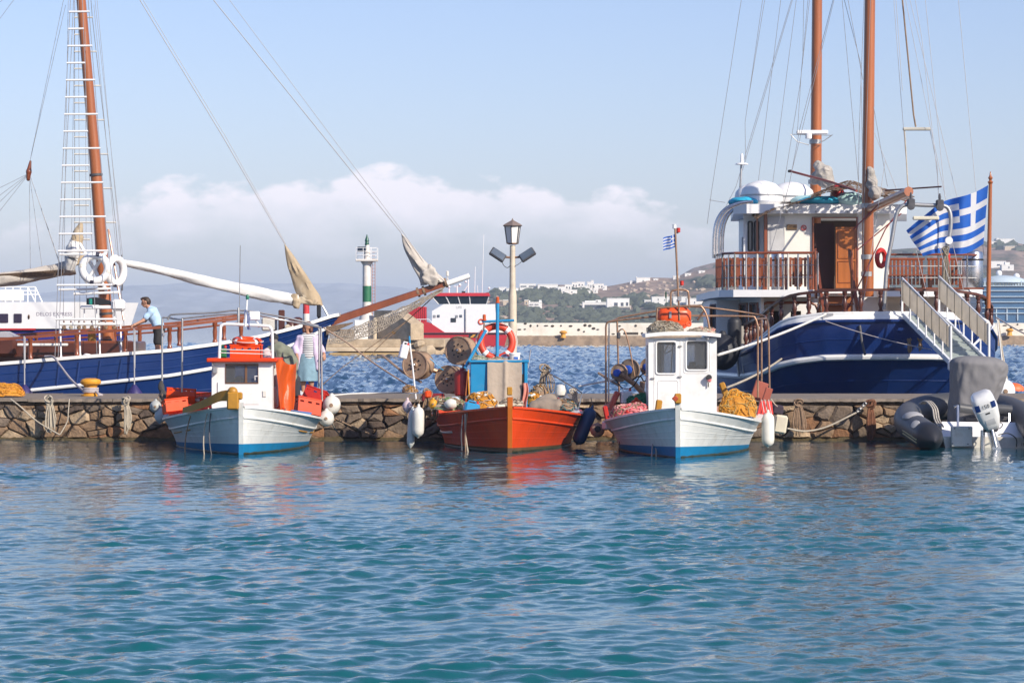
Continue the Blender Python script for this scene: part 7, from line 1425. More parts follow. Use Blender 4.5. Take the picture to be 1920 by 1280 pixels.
dr = V(wx0 + dx0 + (dx1 - dx0) * .76, WH - .02, UZ + .98); m = MB(); m.box(dr, ((dx1 - dx0) * .5, .06, 1.78), ch=.01); door = part('door', m, mat('amber_door_wood', (.42, .13, .03), .35, var=.3, vs_=3, stretch=(3, 3, .3), coat=.3), gs)
for (q, hq) in ((-.42, .62), (.38, .8)): m = MB(); frame_of_hole(m, dr + V(-.25, -.032, q - hq / 2), (1, 0, 0), (0, 0, 1), (0, -1, 0), 0, .5, 0, hq, .03); part('door_panel', m, wood, door)
m = MB(); frame_of_hole(m, (wx0 + dx0, WH - .03, UZ + .05), (1, 0, 0), (0, 0, 1), (0, -1, 0), 0, dx1 - dx0, 0, PZ(408, WH) - UZ - .05, .08); part('door_frame', m, wood, gs)
m = MB(); m.box(P(1484.5, 426, WH - .02), (.3, .03, .16), ch=.03); part('name_plate', m, mat('brass_plate', (.12, .07, .03), .4), af)
m = MB(); m.torus(P(1507, 427, WH - .03), .07, .014, (0, -1, 0), 20, 6); m.tube([P(1504.5, 424.5, WH - .03), P(1509.5, 429.5, WH - .03)], .01, 6); part('no_smoking_sign', m, redm, af)
m = MB(); m.box(P(1455, 438, WH - .02), (.5, .03, 1.0), ch=.01); part('grey_locker_door', m, mat('pale_grey_panel', (.5, .5, .5), .6), af)
m = MB(); m.prism([V(PX(1376, 83.9), 84.1, wzt), V(PX(1400, 83.6), 83.6, wzt), V(PX(1668, 83.6), 83.6, wzt), V(PX(1700, 84), 84, wzt), V(PX(1700, 90), 90, wzt), V(PX(1370, 90), 90, wzt)], (0, 0, .27)); part('wheelhouse_roof', m, white2, gs, smooth=None)
for px in (1440, 1475, 1530, 1590, 1640): m = MB(); m.lathe(P(px, 397, 83.58), [(.035, 0), (.035, .03), (.01, .04)], 10, axis=(0, -1, 0)); part('roof_lamp', m, galv, gs)
rz_ = wzt + .27
for (a, w_, Y) in ((1408, .5, 86.5), (1428, .62, 84.6), (1484, .68, 85.5)):
    c = V(PX(a, Y), Y, rz_); m = MB(); m.lathe(c, [(w_ * .8, 0), (w_, .12), (w_, .3), (w_ * .92, .48), (w_ * .65, .64), (w_ * .25, .72), (.01, .74)], 22); t = part('life_raft_canister', m, white2, gs); m = MB(); m.lathe(c + V(0, 0, .27), [(w_ * 1.02, 0), (w_ * 1.02, .04)], 22); part('canister_strap', m, galv, t)
tq = mat('turquoise_cover', (.03, .42, .62), .6, var=.15)
for (a, Y, w_, h, mt) in ((1395, 84.2, .9, .18, tq), (1545, 84.0, 1.6, .2, tq), (1590, 83.9, .9, .3, mat('pale_teal_cover', (.45, .68, .68), .6)), (1520, 84.6, 1.2, .25, MATS['pale_teal_cover']), (1570, 84.2, .4, .48, redm)):
    c = V(PX(a, Y), Y, rz_ + h / 2); m = MB(); m.ball(c, (w_ / 2, .5, h * .72), 14, 8); m.v = [p + wob(p, 3, a) * .06 for p in m.v]; part('covered_gear', m, mt, gs, smooth=60)
# camouflage net awning sagging over the roof
net = mat('camouflage_net', (.24, .15, .09), .95, var=.6, vs_=16, bump=.8, bs=30)
nn_ = net.node_tree; nh = nn_.nodes.new('ShaderNodeTexNoise'); nh.inputs['Scale'].default_value = 9; nh.inputs['Detail'].default_value = 3; ntc = nn_.nodes.new('ShaderNodeTexCoord'); nn_.links.new(ntc.outputs['Object'], nh.inputs['Vector'])
ng = nn_.nodes.new('ShaderNodeMath'); ng.operation = 'LESS_THAN'; ng.inputs[1].default_value = .53; nn_.links.new(nh.outputs[0], ng.inputs[0]); nn_.links.new(ng.outputs[0], nn_.nodes['Principled BSDF'].inputs['Alpha'])   # open holes in the net
def awn(u, v): px = 1412 + 300 * u; yy = np.interp(u, [0, .3, .62, .75, 1], [388, 368, 343, 350, 362]) + 14 * v + 5 * math.sin(u * 8 + v); return P(px, yy, 83.3 + 2.4 * (1 - v) - 1.0 * u * v) + wob(V(u * 8, v * 4, 0), 1, 3) * .12
m = MB(); m.grid(awn, 40, 10, thick=.03); part('net_awning', m, net, gs, smooth=50)
for (a, b_, Y) in ((1450, 1345, 84), (1395, 1340, 86)): pass
for dx, Y in ((0, 82.2), (11, 84.4)):
    for q in (0, 5): line('chrome_hoop', smooth_path([P(1338 + dx + q, 484, Y), P(1339 + dx + q, 440, Y), P(1345 + dx + q, 412, Y), P(1360 + dx + q, 392, Y), P(1385 + dx + q, 381, Y), P(1412 + dx, 378, Y)], 6), .05, steel, gs, 10)
# balcony rail on the port wing
bal = [P(1352, 548, 80.9), P(1356, 548, 80.3), P(1440, 552, 80.0), P(1531, 546, 79.95)]
def railing(pts, h, n_mid, r, mt, capm, slats=0, slm=None):
    for a, b_ in zip(pts[:-1], pts[1:]):
        m = MB(); m.tube([a + V(0, 0, h), b_ + V(0, 0, h)], r * 1.3, 8); part('rail_cap', m, capm, gs)
        for k in range(1, n_mid + 1): line('rail_wire', [a + V(0, 0, h * k / (n_mid + 1)), b_ + V(0, 0, h * k / (n_mid + 1))], .012, mt, gs)
        L_ = (b_ - a).length; n_ = max(1, int(L_ / .27 if slats else L_ / .9))
        for k in range(int(L_ / .135) if slats else 0): p = a.lerp(b_, (k + .5) / int(L_ / .135)) + V(0, .05, 0); m = MB(); m.box(p + V(0, 0, h * .48), (.065, .02, h * .8), ch=.005); part('rail_slat', m, wood, gs)
        for k in range(n_ + 1): p = a.lerp(b_, k / n_); m = MB(); m.tube([p, p + V(0, 0, h)], r, 8); part('rail_post', m, steel if (not slats or k % 2) else offw, gs)
p0 = [V(xp0 + .05, 82.6, UZ), V(xp0 + .1, 80.85, UZ), V(xp0 + .4, 80.28, UZ), V(PX(1441, 80.1), 80.1, UZ), V(xg0 - .05, 79.98, UZ)]
railing(p0, 1.02, 2, .028, steel, wood, 1)
railing([V(xg1 + .05, 79.2, UZ), V(PX(1760, 79.15), 79.15, UZ), V(xs1 - .5, 79.2, UZ), V(xs1 - .08, 79.75, UZ), V(xs1 - .08, 83, UZ)], .95, 2, .024, rope_w, wood)
m = MB(); m.box(((PX(1660, 79.1) + PX(1845, 79.1)) / 2, 79.09, UZ + .02), (PX(1845, 79.1) - PX(1660, 79.1), .04, .05), ch=.01); part('deck_edge_trim', m, wood, gs)
# slatted benches
def bench(px0, px1, Y, lab, ht=.85):
    x0_, x1_ = PX(px0, Y), PX(px1, Y); t = thing('slatted_bench', lab, 'bench', ((x0_ + x1_) / 2, Y, UZ))
    for k in range(int((x1_ - x0_) / .11)): m = MB(); m.box((x0_ + .06 + k * .11, Y + .45, UZ + .5), (.075, .03, .7), ch=.008); part('back_slat', m, wood, t)
    m = MB(); m.box(((x0_ + x1_) / 2, Y + .45, UZ + .88), (x1_ - x0_, .06, .07), ch=.015); part('top_rail', m, wood, t)
    for k in range(4): m = MB(); m.box(((x0_ + x1_) / 2, Y + .04 + k * .115, UZ + .42), (x1_ - x0_, .09, .03), ch=.008); part('seat_slat', m, wood, t)
    for q in (x0_ + .06, (x0_ + x1_) / 2, x1_ - .06):
        for y_ in (.05, .42): m = MB(); m.box((q, Y + y_, UZ + .2), (.06, .06, .4), ch=.008); part('leg', m, wood, t)
    return t
bench(1472, 1524, 81.0, 'red brown slatted bench on the port upper deck by the steel bin')
bench(1362, 1438, 81.6, 'long slatted bench behind the balcony rail of the big ship')
bench(1662, 1738, 81.0, 'slatted bench beside the after mast on the starboard upper deck')
bench(1742, 1808, 81.0, 'slatted bench behind the striped flag on the starboard upper deck')
def steel_drum(px, Y, r, lab): c = V(PX(px, Y), Y, UZ); m = MB(); m.lathe(c, [(r * .95, 0), (r, .03), (r, .98), (r * .9, 1.04), (r * .3, 1.08)], 20); t = solo('steel_drum', m, steel, lab, 'drum'); m = MB(); m.lathe(c + V(0, 0, .8), [(r * 1.03, 0), (r * 1.03, .05)], 20); part('black_band', m, black, t); return t
steel_drum(1458, 80.5, .18, 'slim stainless drum on the port balcony of the big ship'); steel_drum(1824, 79.9, .29, 'wide stainless drum with black band on the starboard upper deck')
# companion stairs between the wings
for px0, px1 in ((1527, 1541), (1590, 1606)):
    a, b_ = P(px0, 474, 81.6), P(px1, 585, 78.9); m = MB(); m.prism([a + V(0, 0, .12), a - V(0, 0, .12), b_ - V(0, 0, .12), b_ + V(0, 0, .12)], (.07, 0, 0)); part('stair_stringer', m, wood, gs, smooth=None)
for k in range(6): y = 81.0 - k * .33; z = UZ - .12 - k * .27; m = MB(); m.box((PX(1568, y), y, z), (.95, .26, .05), ch=.01); part('stair_tread', m, wood, gs); m = MB(); m.box((PX(1568, y), y + .12, z - .14), (.95, .02, .22), ch=.004); part('stair_riser', m, mat('amber_riser', (.36, .12, .035), .5), gs)
for px in (1530, 1598): line('stair_post', [P(px, 560, 79.8), P(px - 2, 470, 79.8)], .04, wood, gs, 8)
# masts and spars
m = MB(); m.tube([P(1527, 520, 87.5), P(1530, 300, 87.5), P(1532, 0, 87.5), P(1535, -380, 87.5)], [.175, .17, .155, .12], 18); part('main_mast', m, teak, gs)
m = MB(); m.tube([P(1627, 556, 80.9), P(1627, 350, 80.9), P(1631, 0, 80.9), P(1635, -380, 80.9)], [.165, .165, .15, .11], 18); part('mizzen_mast', m, teak, gs)
for (a, b_, Y, r) in ((1626, 486, 80.9, .175), (1626, 518, 80.9, .175), (1627, 390, 80.9, .18), (1529, 270, 87.5, .185), (1527, 345, 87.5, .19)): m = MB(); m.lathe(P(a, b_, Y), [(r, 0), (r, .13)], 18); part('mast_band', m, galv, gs)
line('mizzen_boom', [P(1633, 392, 80.7), P(1704, 359, 77.2)], .13, teak, gs, 14); line('gaff', [P(1482, 321, 86), P(1560, 342, 84), P(1606, 358, 82)], .035, mat('rust_red_spar', (.3, .08, .06), .6), gs, 8); line('crutch_spar', [P(1660, 357, 79), P(1765, 350, 77.5)], .022, wood_d, gs, 8)
m = MB(); m.box(P(1481, 321, 86), (.12, .1, .08), ch=.02); part('gaff_end', m, blackm, gs)
for pr, nm in (([(P(1533, 310, 86.8), P(1545, 325, 86.6), .14, .22), (P(1545, 325, 86.6), P(1556, 340, 86.6), .22, .16), (P(1532, 335, 86.8), P(1550, 342, 86.6), .2, .15)], 'furled_mainsail'), ([(P(1632, 318, 80.6), P(1636, 340, 80.5), .1, .13), (P(1634, 350, 80.5), P(1640, 362, 80.4), .13, .2)], 'furled_mizzen')):
    m = sdf(pr, .03, .1); m.v = [p + wob(p, 6, 1) * .07 for p in m.v]; part(nm, m, mat('grey_sailcloth', (.42, .39, .35), .9, var=.35, vs_=5, bump=.5, bs=14), gs, smooth=60)
m = MB(); m.box(P(1523, 248, 87.0), (.95, .12, .12), ch=.03); m.lathe(P(1516, 260, 87.0), [(.1, 0), (.1, .15), (.06, .2)], 10); rd = part('radar_scanner', m, white2, gs)
m = MB(); m.tube([P(1482, 252, 87), P(1495, 266, 87), P(1517, 272, 87)], .014, 6); m.tube([P(1561, 253, 87), P(1545, 264, 87), P(1535, 268, 87)], .014, 6); m.tube([P(1484, 252, 87), P(1560, 254, 87)], .012, 6); part('radar_bracket', m, galv, rd)
line('aerial_mast', [P(1388, 352, 85), P(1390, 306, 85)], .03, galv, gs, 8); m = MB(); m.lathe(P(1391, 309, 85), [(.2, 0), (.17, .04), (.05, .07), (.04, .3), (.01, .34)], 14); part('satellite_dome', m, white2, gs)
RL = [([(1390, 0), (1334, 360), (1326, 420)], 84), ([(1430, 0), (1397, 230), (1398, 300)], 86), ([(1434, 0), (1401, 200)], 86), ([(1484, 0), (1380, 350), (1357, 395)], 86), ([(1486, 0), (1392, 320)], 86), ([(1464, 0), (1420, 355), (1415, 400)], 85), ([(1493, 0), (1448, 350)], 86), ([(1518, 0), (1500, 160), (1466, 370), (1430, 520)], 85.5), ([(1515, 0), (1503, 130), (1495, 250)], 86), ([(1507, 0), (1505, 120)], 86), ([(1562, 0), (1500, 240), (1480, 345), (1420, 560), (1395, 650)], 82), ([(1564, 0), (1485, 320)], 86),
      ([(1579, 0), (1610, 345)], 82), ([(1583, 0), (1614, 120), (1618, 330)], 81.5), ([(1590, 0), (1618, 150)], 82), ([(1620, 0), (1611, 250), (1607, 520)], 80.4), ([(1632, 0), (1620, 400), (1616, 600)], 80.5), ([(1638, 200), (1664, 350)], 80), ([(1640, 250), (1681, 355)], 80), ([(1676, 0), (1690, 190), (1702, 340)], 79), ([(1698, 0), (1745, 240), (1776, 385)], 78.5), ([(1706, 0), (1737, 130), (1768, 260), (1797, 380)], 78), ([(1716, 0), (1728, 70), (1760, 350)], 78), ([(1735, 0), (1752, 170), (1772, 370)], 78), ([(1797, 0), (1829, 350), (1845, 480)], 77.5), ([(1680, 0), (1692, 170)], 79),
      ([(1330, 375), (1360, 380)], 84), ([(1660, 300), (1620, 560), (1560, 640)], 79), ([(1718, 470), (1740, 560)], 77), ([(1760, 460), (1790, 560), (1812, 690)], 75.8), ([(1787, 460), (1810, 560)], 77)]
for pts, Y in RL: line('rigging_line', [P(a, b_, Y) for a, b_ in pts], .0075, wire if pts[0][0] < 1640 else mat('pale_rigging', (.5, .49, .5), .7), gs)
line('tackle_fall', [P(1692, 0, 78.2), P(1713, 215, 78.2), P(1717, 238, 78.2)], .022, rope_b, gs, 8)
m = MB(); m.box(P(1719, 242, 78.2), (.76, .09, .09), ch=.02); part('lifting_spreader', m, mat('putty_paint', (.5, .48, .42), .6), gs)
line('spreader_strop', [P(1696, 244, 78.2), P(1699, 290, 78), P(1702, 345, 77.6), P(1707, 372, 77.4)], .018, rope, gs, 6); line('spreader_strop', [P(1744, 245, 78.2), P(1757, 310, 78), P(1760, 374, 77.4)], .009, wire, gs)
for a in ([(1600, 430), (1650, 380)], [(1606, 470), (1690, 400)], [(1560, 640), (1660, 430), (1700, 375)]): line('red_sheet', [P(x_, y_, 79.5) for x_, y_ in a], .018, mat('dull_red_rope', (.26, .06, .06), .9), gs)
# stern davit frame
line('davit_frame', smooth_path([P(1657, 580, 76.9), P(1663, 500, 76.9), P(1672, 450, 76.9), P(1679, 410, 76.9), P(1686, 392, 76.9), P(1700, 384, 76.9), P(1740, 385, 76.9), P(1770, 386, 76.9), P(1780, 395, 76.9), P(1783, 415, 76.9), P(1780, 445, 76.9), P(1772, 480, 76.9), P(1768, 560, 76.9)], 6), .055, galv, gs, 12)
for (a, b_) in ((1708, 381), (1762, 383)):
    m = MB(); m.box(P(a, b_, 76.85), (.2, .2, .24), ch=.03); m.lathe(P(a, b_ + 6, 76.72), [(.1, 0), (.1, .06), (.02, .07)], 14, axis=(0, -1, 0)); m.lathe(P(a, b_ - 6, 76.8), [(.03, 0), (.04, .1), (.02, .2)], 8); part('davit_winch', m, dgrey, gs)
m = MB(); m.box(P(1736, 409, 76.8), (.7, .1, .1), ch=.03); part('strip_light', m, mat('cream_strip', (.62, .58, .46), .6), gs)
m = MB(); m.lathe(P(1779, 451, 76.8), [(.1, -.06), (.1, .06)], 14, axis=(0, -1, 0)); part('davit_pivot', m, white2, gs)
rope_hank(P(1772, 470, 76.7), 1.1, 16, .09, mat('olive_grey_rope', (.26, .23, .18), .95, var=.5, vs_=12), 'grey rope falls gathered on the davit leg of the big ship', 41, r=.014, dy=-.02)
m = MB(); m.torus(P(1652, 484, 79.1), .22, .07, (.8, -.6, 0), 24, 8); solo('lifebuoy', m, redm, 'red lifebuoy hung edge-on beside the after mast', 'lifebuoy')
m = sdf([(P(1778, 478, 77), P(1776, 505, 77), .06, .05)], .012, .02); solo('red_cloth', m, redm, 'scrap of red cloth tied by the davit leg', 'cloth')
# flag and staff
t = thing('flagstaff', 'varnished flagstaff at the starboard quarter of the big ship', 'flagstaff', P(1853, 575, 77.4)); m = MB(); m.tube([P(1853, 578, 77.4), P(1855, 450, 77.4), P(1857, 345, 77.4)], [.062, .058, .048], 12); part('staff', m, teak, t); m = MB(); m.lathe(P(1857, 345, 77.4), [(.05, 0), (.075, .05), (.03, .1), (.065, .16), (.03, .22), (.012, .33)], 12); part('finial', m, teak, t)
def bigflag():
    m = flag_mesh((0, 0, 0), (1, 0, 0), (0, 0, 1), 1, 1, 0); NX, NZ = 54, 36
    tl, bl, tr, br = V(1703, 424), V(1731, 487), V(1853, 347), V(1844, 457)
    for i in range(NX + 1):
        for j in range(NZ + 1):
            u, v = i / NX, j / NZ; top_ = tr.lerp(tl, u) + V(0, -9 * math.sin(u * math.pi * 1.15) + 6 * math.sin(u * 7)); bot = br.lerp(bl, u) + V(0, 10 * math.sin(u * 5.2) * (1 - .3 * u)); q = bot.lerp(top_, v); ph = u * 12 + v * 1.6
            m.v[i * (NZ + 1) + j] = P(q.x + 3 * math.sin(ph * .8) * u, q.y, 77.35 - .25 * u) + V(0, .16 * math.sin(ph) * min(1, u * 3) + .05 * math.sin(ph * 2.3 + v * 5) * u, 0)
    m.f = [f[::-1] for f in m.f]; return m
solo('flag', bigflag(), [flagb, flagw], 'large blue and white striped flag with cross flying at the big ship stern', 'flag', smooth=80)
# gangway
gw = thing('gangway', 'white stern gangway with canvas side screens reaching towards the quay', 'gangway', P(1810, 680, 72.6))
La, Lb, Ra, Rb = P(1692, 591, 76.0), P(1783, 683, 72.4), P(1757, 588, 76.0), P(1850, 678, 72.4)
for a, b_ in ((La, Lb), (Ra, Rb)): m = MB(); m.prism([a + V(0, 0, .07), a - V(0, 0, .07), b_ - V(0, 0, .07), b_ + V(0, 0, .07)], (.06, 0, 0)); part('stringer', m, mat('gangway_white', (.72, .75, .78), .45, var=.1), gw, smooth=None)
for k in range(12): f = (k + .5) / 12; a, b_ = La.lerp(Lb, f) + V(.07, 0, 0), Ra.lerp(Rb, f); m = MB(); d_ = (Lb - La).normalized() * .12; m.prism([a - d_, b_ - d_, b_ + d_, a + d_], (0, 0, -.03)); part('tread', m, mat('green_grey_tread', (.33, .38, .36), .6, var=.15), gw, smooth=None)
for a, b_, dx in ((La, Lb, 0), (Ra, Rb, .06)):
    H_ = V(0, 0, .98); H2 = V(0, 0, .42); m = MB(); m.tube([a + H_ + V(dx, 0, 0), b_ + H_ + V(dx - .05, 0, 0)], .022, 8); m.tube([a + H_ + V(dx, 0, 0), a + V(dx - .02, 0, 0)], .022, 8); part('hand_rail', m, white2, gw)
    for k in range(7): f = k / 6; p = a.lerp(b_, f) + V(dx, 0, 0); m = MB(); m.tube([p, p + H2 * (1.1 if k < 6 else 2.3)], .022 if k < 6 else .03, 8); part('rail_post', m, white2, gw)
    m = MB(); m.grid(lambda u, v: a.lerp(b_, u) + H2.lerp(H_, v) + V(dx - .03, .015 * math.sin(u * 19), -.02), 30, 3, thick=.008); sc_ = part('canvas_screen', m, mat('screen_canvas', (.86, .80, .70), .85, var=.12, vs_=3, transl=.65), gw)
    for k in range(7): m = MB(); p = a.lerp(b_, (k + .3) / 6.6) + V(dx - .045, 0, 0); m.tube([p + H2, p + H_], .008, 5); part('screen_lacing', m, dgrey, sc_)
line('gangway_brace', [P(1822, 650, 74.3), P(1866, 608, 76.4)], .03, white2, gw, 8); m = MB(); m.box(Lb + V(.03, -.02, -.03), (.22, .2, .26), ch=.04); part('roller_foot', m, white2, gw)
# sundries on the hull
m = MB(); m.box(P(1552, 596, 76.35), (.3, .06, .25), ch=.02); part('fairlead_plate', m, galv, gs); m = MB(); m.torus(P(1468, 670, 77.3), .1, .035, (-.5, -.85, 0), 18, 8); part('hawse_ring', m, galv, gs)
line('stern_line_fitting', [P(1612, 610, 76.0), P(1616, 640, 75.9), P(1622, 665, 75.8)], .035, dgrey, gs, 8)
for (a, b_) in ((1703, 655), (1724, 655)): rope_hank(P(a, b_ - 20, 75.75), .38, 4, .03, rope_b, 'frayed brown rope end hanging on the navy stern ' + ('outside' if a < 1710 else 'inside') + ' the gangway', a, r=.016, knot=False)
m = MB(); m.ball(P(1355, 660, 79.6), (.46, .46, .5), 22, 14); m.lathe(P(1355, 632, 79.6), [(.14, 0), (.1, .12), (.05, .18)], 12); solo('ball_fender', m, mat('black_fender', (.02, .022, .03), .55, var=.2), 'huge black ball fender between the cabin boat and the big ship', 'fender')
fender(P(1377, 590, 80.4), 1.1, .2, 'upright black cylinder fender on the big ship side', MATS['black_fender'])
m = MB(); m.prism([P(1376, 648, 80.6), P(1413, 645, 80.2), P(1400, 706, 80.0), P(1384, 706, 80.2)], (0, .15, 0)); part('boarding_steps', m, mat('grey_steps', (.3, .32, .36), .6), gs, smooth=None)
for k in range(3): line('step_rail', [P(1380 + k * 12, 650, 80.1), P(1386 + k * 9, 705, 79.9)], .03, galv, gs, 8)
m = MB(); m.box(P(1393, 628, 80.5), (.5, .06, .5), ch=.02); part('slatted_gate', m, mat('weathered_slats', (.4, .37, .33), .7), gs)
for a, b_, c, d, Y0, Y1_, r, mt, lb in ((1347, 665, 1548, 589, 61, 76.2, .03, mat('bright_white_rope', (.75, .73, .68), .8), 'taut white mooring rope from the cabin boat to the big ship stern'), (1364, 726, 1466, 672, 62.8, 77.2, .026, rope, 'tan mooring rope from the cabin boat quarter to the hawse ring'), (1548, 602, 1745, 655, 76, 74.5, .014, MATS['mauve_grey_rope'], 'thin grey line drooping across the navy stern'), (1868, 595, 1990, 655, 76.6, 66.6, .018, MATS['mauve_grey_rope'], 'knotted stern line leading away over the water')):
    m = MB(); m.tube(bez(P(a, b_, Y0), P(c, d, Y1_), .06, 14), r, 6); solo('mooring_rope', m, mt, lb, 'rope')
for k, (a, b_) in enumerate(((1870, 1883), (1872, 1889))): m = MB(); m.tube([P(a, 598, 76.4), P(a + 6, 650, 75.8), P(b_, 716, 75.2)], .022, 6); solo('fender_rope', m, rope if k else rope_w, ('white', 'tan')[k] + ' rope hanging from the starboard quarter to the white buoy', 'rope')
ball_buoy(P(1882, 733, 75.1), .3, 'big white buoy hanging at the starboard quarter behind the inflatable', white2)
m = MB(); c = V(PX(1900, 113), 113, .1); m.ball(c, (.45, .3, .3), 16, 10); solo('mooring_buoy', m, mat('orange_buoy', (.85, .16, .04), .5), 'orange mooring buoy floating beyond the quay', 'buoy')
# ================================================================ PEOPLE
skin = mat('skin', (.48, .25, .16), .55, var=.1, vs_=6)
def hand(w, d, side, curl=.5, s=1.):
    """palm, four unequal curled fingers and a thumb from its side: wrist w, pointing d, side = thumb direction"""
    d = Vector(d).normalized(); side = Vector(side); side = (side - d * side.dot(d)).normalized(); nrm = d.cross(side); q = []
    pe = w + d * .085 * s; q += [(w, w + d * .02, .026 * s, .03 * s), (w + d * .03 + side * .018, pe + side * .022, .024 * s, .02 * s), (w + d * .03 - side * .018, pe - side * .022, .022 * s, .019 * s)]
    for k, l in enumerate((.07, .08, .074, .058)):
        b_ = pe + side * (.03 - .02 * k) * s; m1 = b_ + (d * math.cos(curl * .6) + nrm * math.sin(curl * .6)) * l * .55 * s; m2 = m1 + (d * math.cos(curl * 1.6) + nrm * math.sin(curl * 1.6)) * l * .5 * s; q += [(b_, m1, .0105, .0098), (m1, m2, .0098, .0085)]
    t0 = w + d * .03 + side * .028; t1 = t0 + (d * .6 + side * .75 + nrm * .25).normalized() * .042 * s; q += [(t0, t1, .014, .012), (t1, t1 + (d * .9 + side * .3 + nrm * .3).normalized() * .032 * s, .012, .01)]; return q
def head(c, f, up=(0, 0, 1), s=1.):
    """skull, jaw, nose, ears; f = facing"""
    f = Vector(f).normalized(); u = Vector(up).normalized(); l = u.cross(f).normalized(); u = f.cross(l)
    return [(c + u * .025 * s - f * .012, c + u * .025 * s + f * .01, .092 * s, .088 * s), (c - u * .04 * s + f * .03 * s, c - u * .085 * s + f * .052 * s, .062 * s, .04 * s), (c + f * .094 * s + u * .01, c + f * .114 * s - u * .022, .012, .016), (c + l * .086 * s + u * .012, c + l * .088 * s - u * .022, .016, .012), (c - l * .086 * s + u * .012, c - l * .088 * s - u * .022, .016, .012), (c + f * .088 * s - u * .058, c + f * .09 * s - u * .058, .02, .02)]
def eyes(c, f, par, s=1.):
    f = Vector(f).normalized(); l = V(0, 0, 1).cross(f).normalized()
    for sg in (-1, 1): m = MB(); m.ball(c + f * .085 * s + l * sg * .034 + V(0, 0, .012), (.013, .013, .009), 8, 6); part('eye', m, mat('eye_dark', (.03, .02, .015), .3), par)
def cloth_of(prims, grow, res=.014, k=.04, fold=.008, seed=0.):
    m = sdf([(a, b_, ra + grow, rb + grow) if len(q) == 4 else (q[0], tuple(x_ + grow for x_ in q[1])) for q in prims for (a, b_, ra, rb) in [q if len(q) == 4 else (None, None, 0, 0)]], res, k); m.v = [p + wob(p, 9, seed) * fold for p in m.v]; return m
# --- man leaning on the schooner rail
YM = 74.9; t = thing('person', 'person in pale blue shirt and dark shorts leaning over the schooner rail', 'person', P(296, 684, YM))
hc = P(273, 566.5, YM); nk_ = P(279.5, 577, YM); sh0 = P(286, 584, YM); chest = P(289, 594, YM); waist = P(296, 608, YM); hipc = P(298, 618, YM); fdir = V(-.92, -.15, -.3)
body = head(hc, fdir, (-.35, 0, 1)) + [(hc - V(-.03, 0, .06), nk_, .055, .06), (nk_, sh0, .06, .1)]
tor = [(sh0, chest, .12, .14), (chest, waist, .14, .13), (waist, hipc, .13, .14)]
arms = []; sleeves = []; shorts = []; legs = []
for sg, hx_, hy_ in ((-1, 247, 611), (1, 251, 609)):
    so = P(284, 584, YM) + V(0, sg * .17, 0); el = P(270, 601, YM) + V(0, sg * .22, 0); wr = P(253 + (hx_ - 247), 608, 74.15 + .25 * (sg + 1)); 
    arms += [(sh0 + V(0, sg * .1, 0), so, .07, .06), (so, el, .055, .042), (el, wr, .042, .028)] + hand(wr, V(-.8, -.1, -.45), V(0, -sg, .2), .9)
    sleeves += [(sh0 + V(0, sg * .08, 0), so, .085, .07), (so, so.lerp(el, .62), .066, .064)]
    hj = hipc + V(0, sg * .1, 0); kn = P(296, 646, YM) + V(0, sg * .12, 0); an = P(298, 677, YM) + V(0, sg * .12, 0); toe = P(287, 682, YM) + V(0, sg * .13, 0)
    legs += [(hj, kn, .09, .06), (kn, kn.lerp(an, .35), .06, .062), (kn.lerp(an, .35), an, .062, .038), (an, toe, .04, .03)]; shorts += [(hj, hj.lerp(kn, .82), .105, .095)]
part('body', sdf(body + tor + arms + legs, .0115, .03), skin, t, smooth=180)
part('shirt', cloth_of(tor + sleeves + [(nk_.lerp(sh0, .5), sh0, .085, .12)], .014, fold=.012), mat('pale_blue_shirt', (.42, .60, .80), .85, var=.12, vs_=5), t, smooth=180)
part('shorts', cloth_of([(waist.lerp(hipc, .4), hipc, .14, .15)] + shorts, .012), mat('charcoal_shorts', (.025, .024, .026), .85), t, smooth=180)
h_ = [(hc + V(.02, 0, .045), hc + V(.04, 0, .03), .098, .092), (hc + V(.05, 0, .0), hc + V(.07, 0, -.05), .075, .05), (hc + V(-.06, 0, .085), hc + V(-.1, -.01, .075), .045, .03), (hc + V(-.08, .03, .09), hc + V(-.125, .04, .09), .03, .02)]
m = sdf(h_, .012, .04); m.v = [p + wob(p, 22, 1) * .012 for p in m.v]; part('hair', m, mat('dark_brown_hair', (.045, .025, .016), .6, var=.3, vs_=30), t, smooth=60); eyes(hc, fdir, t)
m = sdf([(P(304, 620, YM) - V(0, .1, 0), P(306, 628, YM) - V(0, .1, 0), .05, .05)], .012, .02); part('belt_pouch', m, mat('grey_pouch', (.25, .26, .3), .8), t, smooth=180)
# --- woman on the quay
YW = 67.6; sW = FPX / YW; t = thing('person', 'person in lilac cardigan, striped top and denim skirt standing on the quay', 'person', V(PX(577, YW), YW, QZ))
hc = P(577, 613, YW); fdir = V(-.25, -.75, -.6).normalized(); nk_ = P(578, 625, YW); shc = P(578, 633, YW); wst = P(578, 665, YW); hip_ = P(576, 680, YW)
tor = [(shc + V(-.09, 0, 0), shc + V(.09, 0, 0), .1, .1), (shc - V(0, 0, .08), wst, .14, .125), (shc + V(-.05, 0, -.1), wst + V(-.05, 0, 0), .11, .1), (shc + V(.05, 0, -.1), wst + V(.05, 0, 0), .11, .1), (wst, hip_, .13, .15)]
arms = []; slv = []
for sg, el, wr, hd_ in ((-1, P(553, 652, YW - .05), P(557, 668, YW - .2), V(.2, -.2, -1)), (1, P(603, 654, YW + .02), P(608, 664, YW - .16), V(.1, -.3, -1))):
    so = shc + V(sg * .195, 0, -.02); arms += [(shc + V(sg * .1, 0, 0), so, .075, .06), (so, el, .055, .043), (el, wr, .043, .028)] + hand(wr, hd_, V(-sg * .5, -1, 0), .5, .95); slv += [(shc + V(sg * .06, 0, .0), so, .095, .078), (so, el, .068, .056), (el, el.lerp(wr, .55), .056, .048)]
legs = []
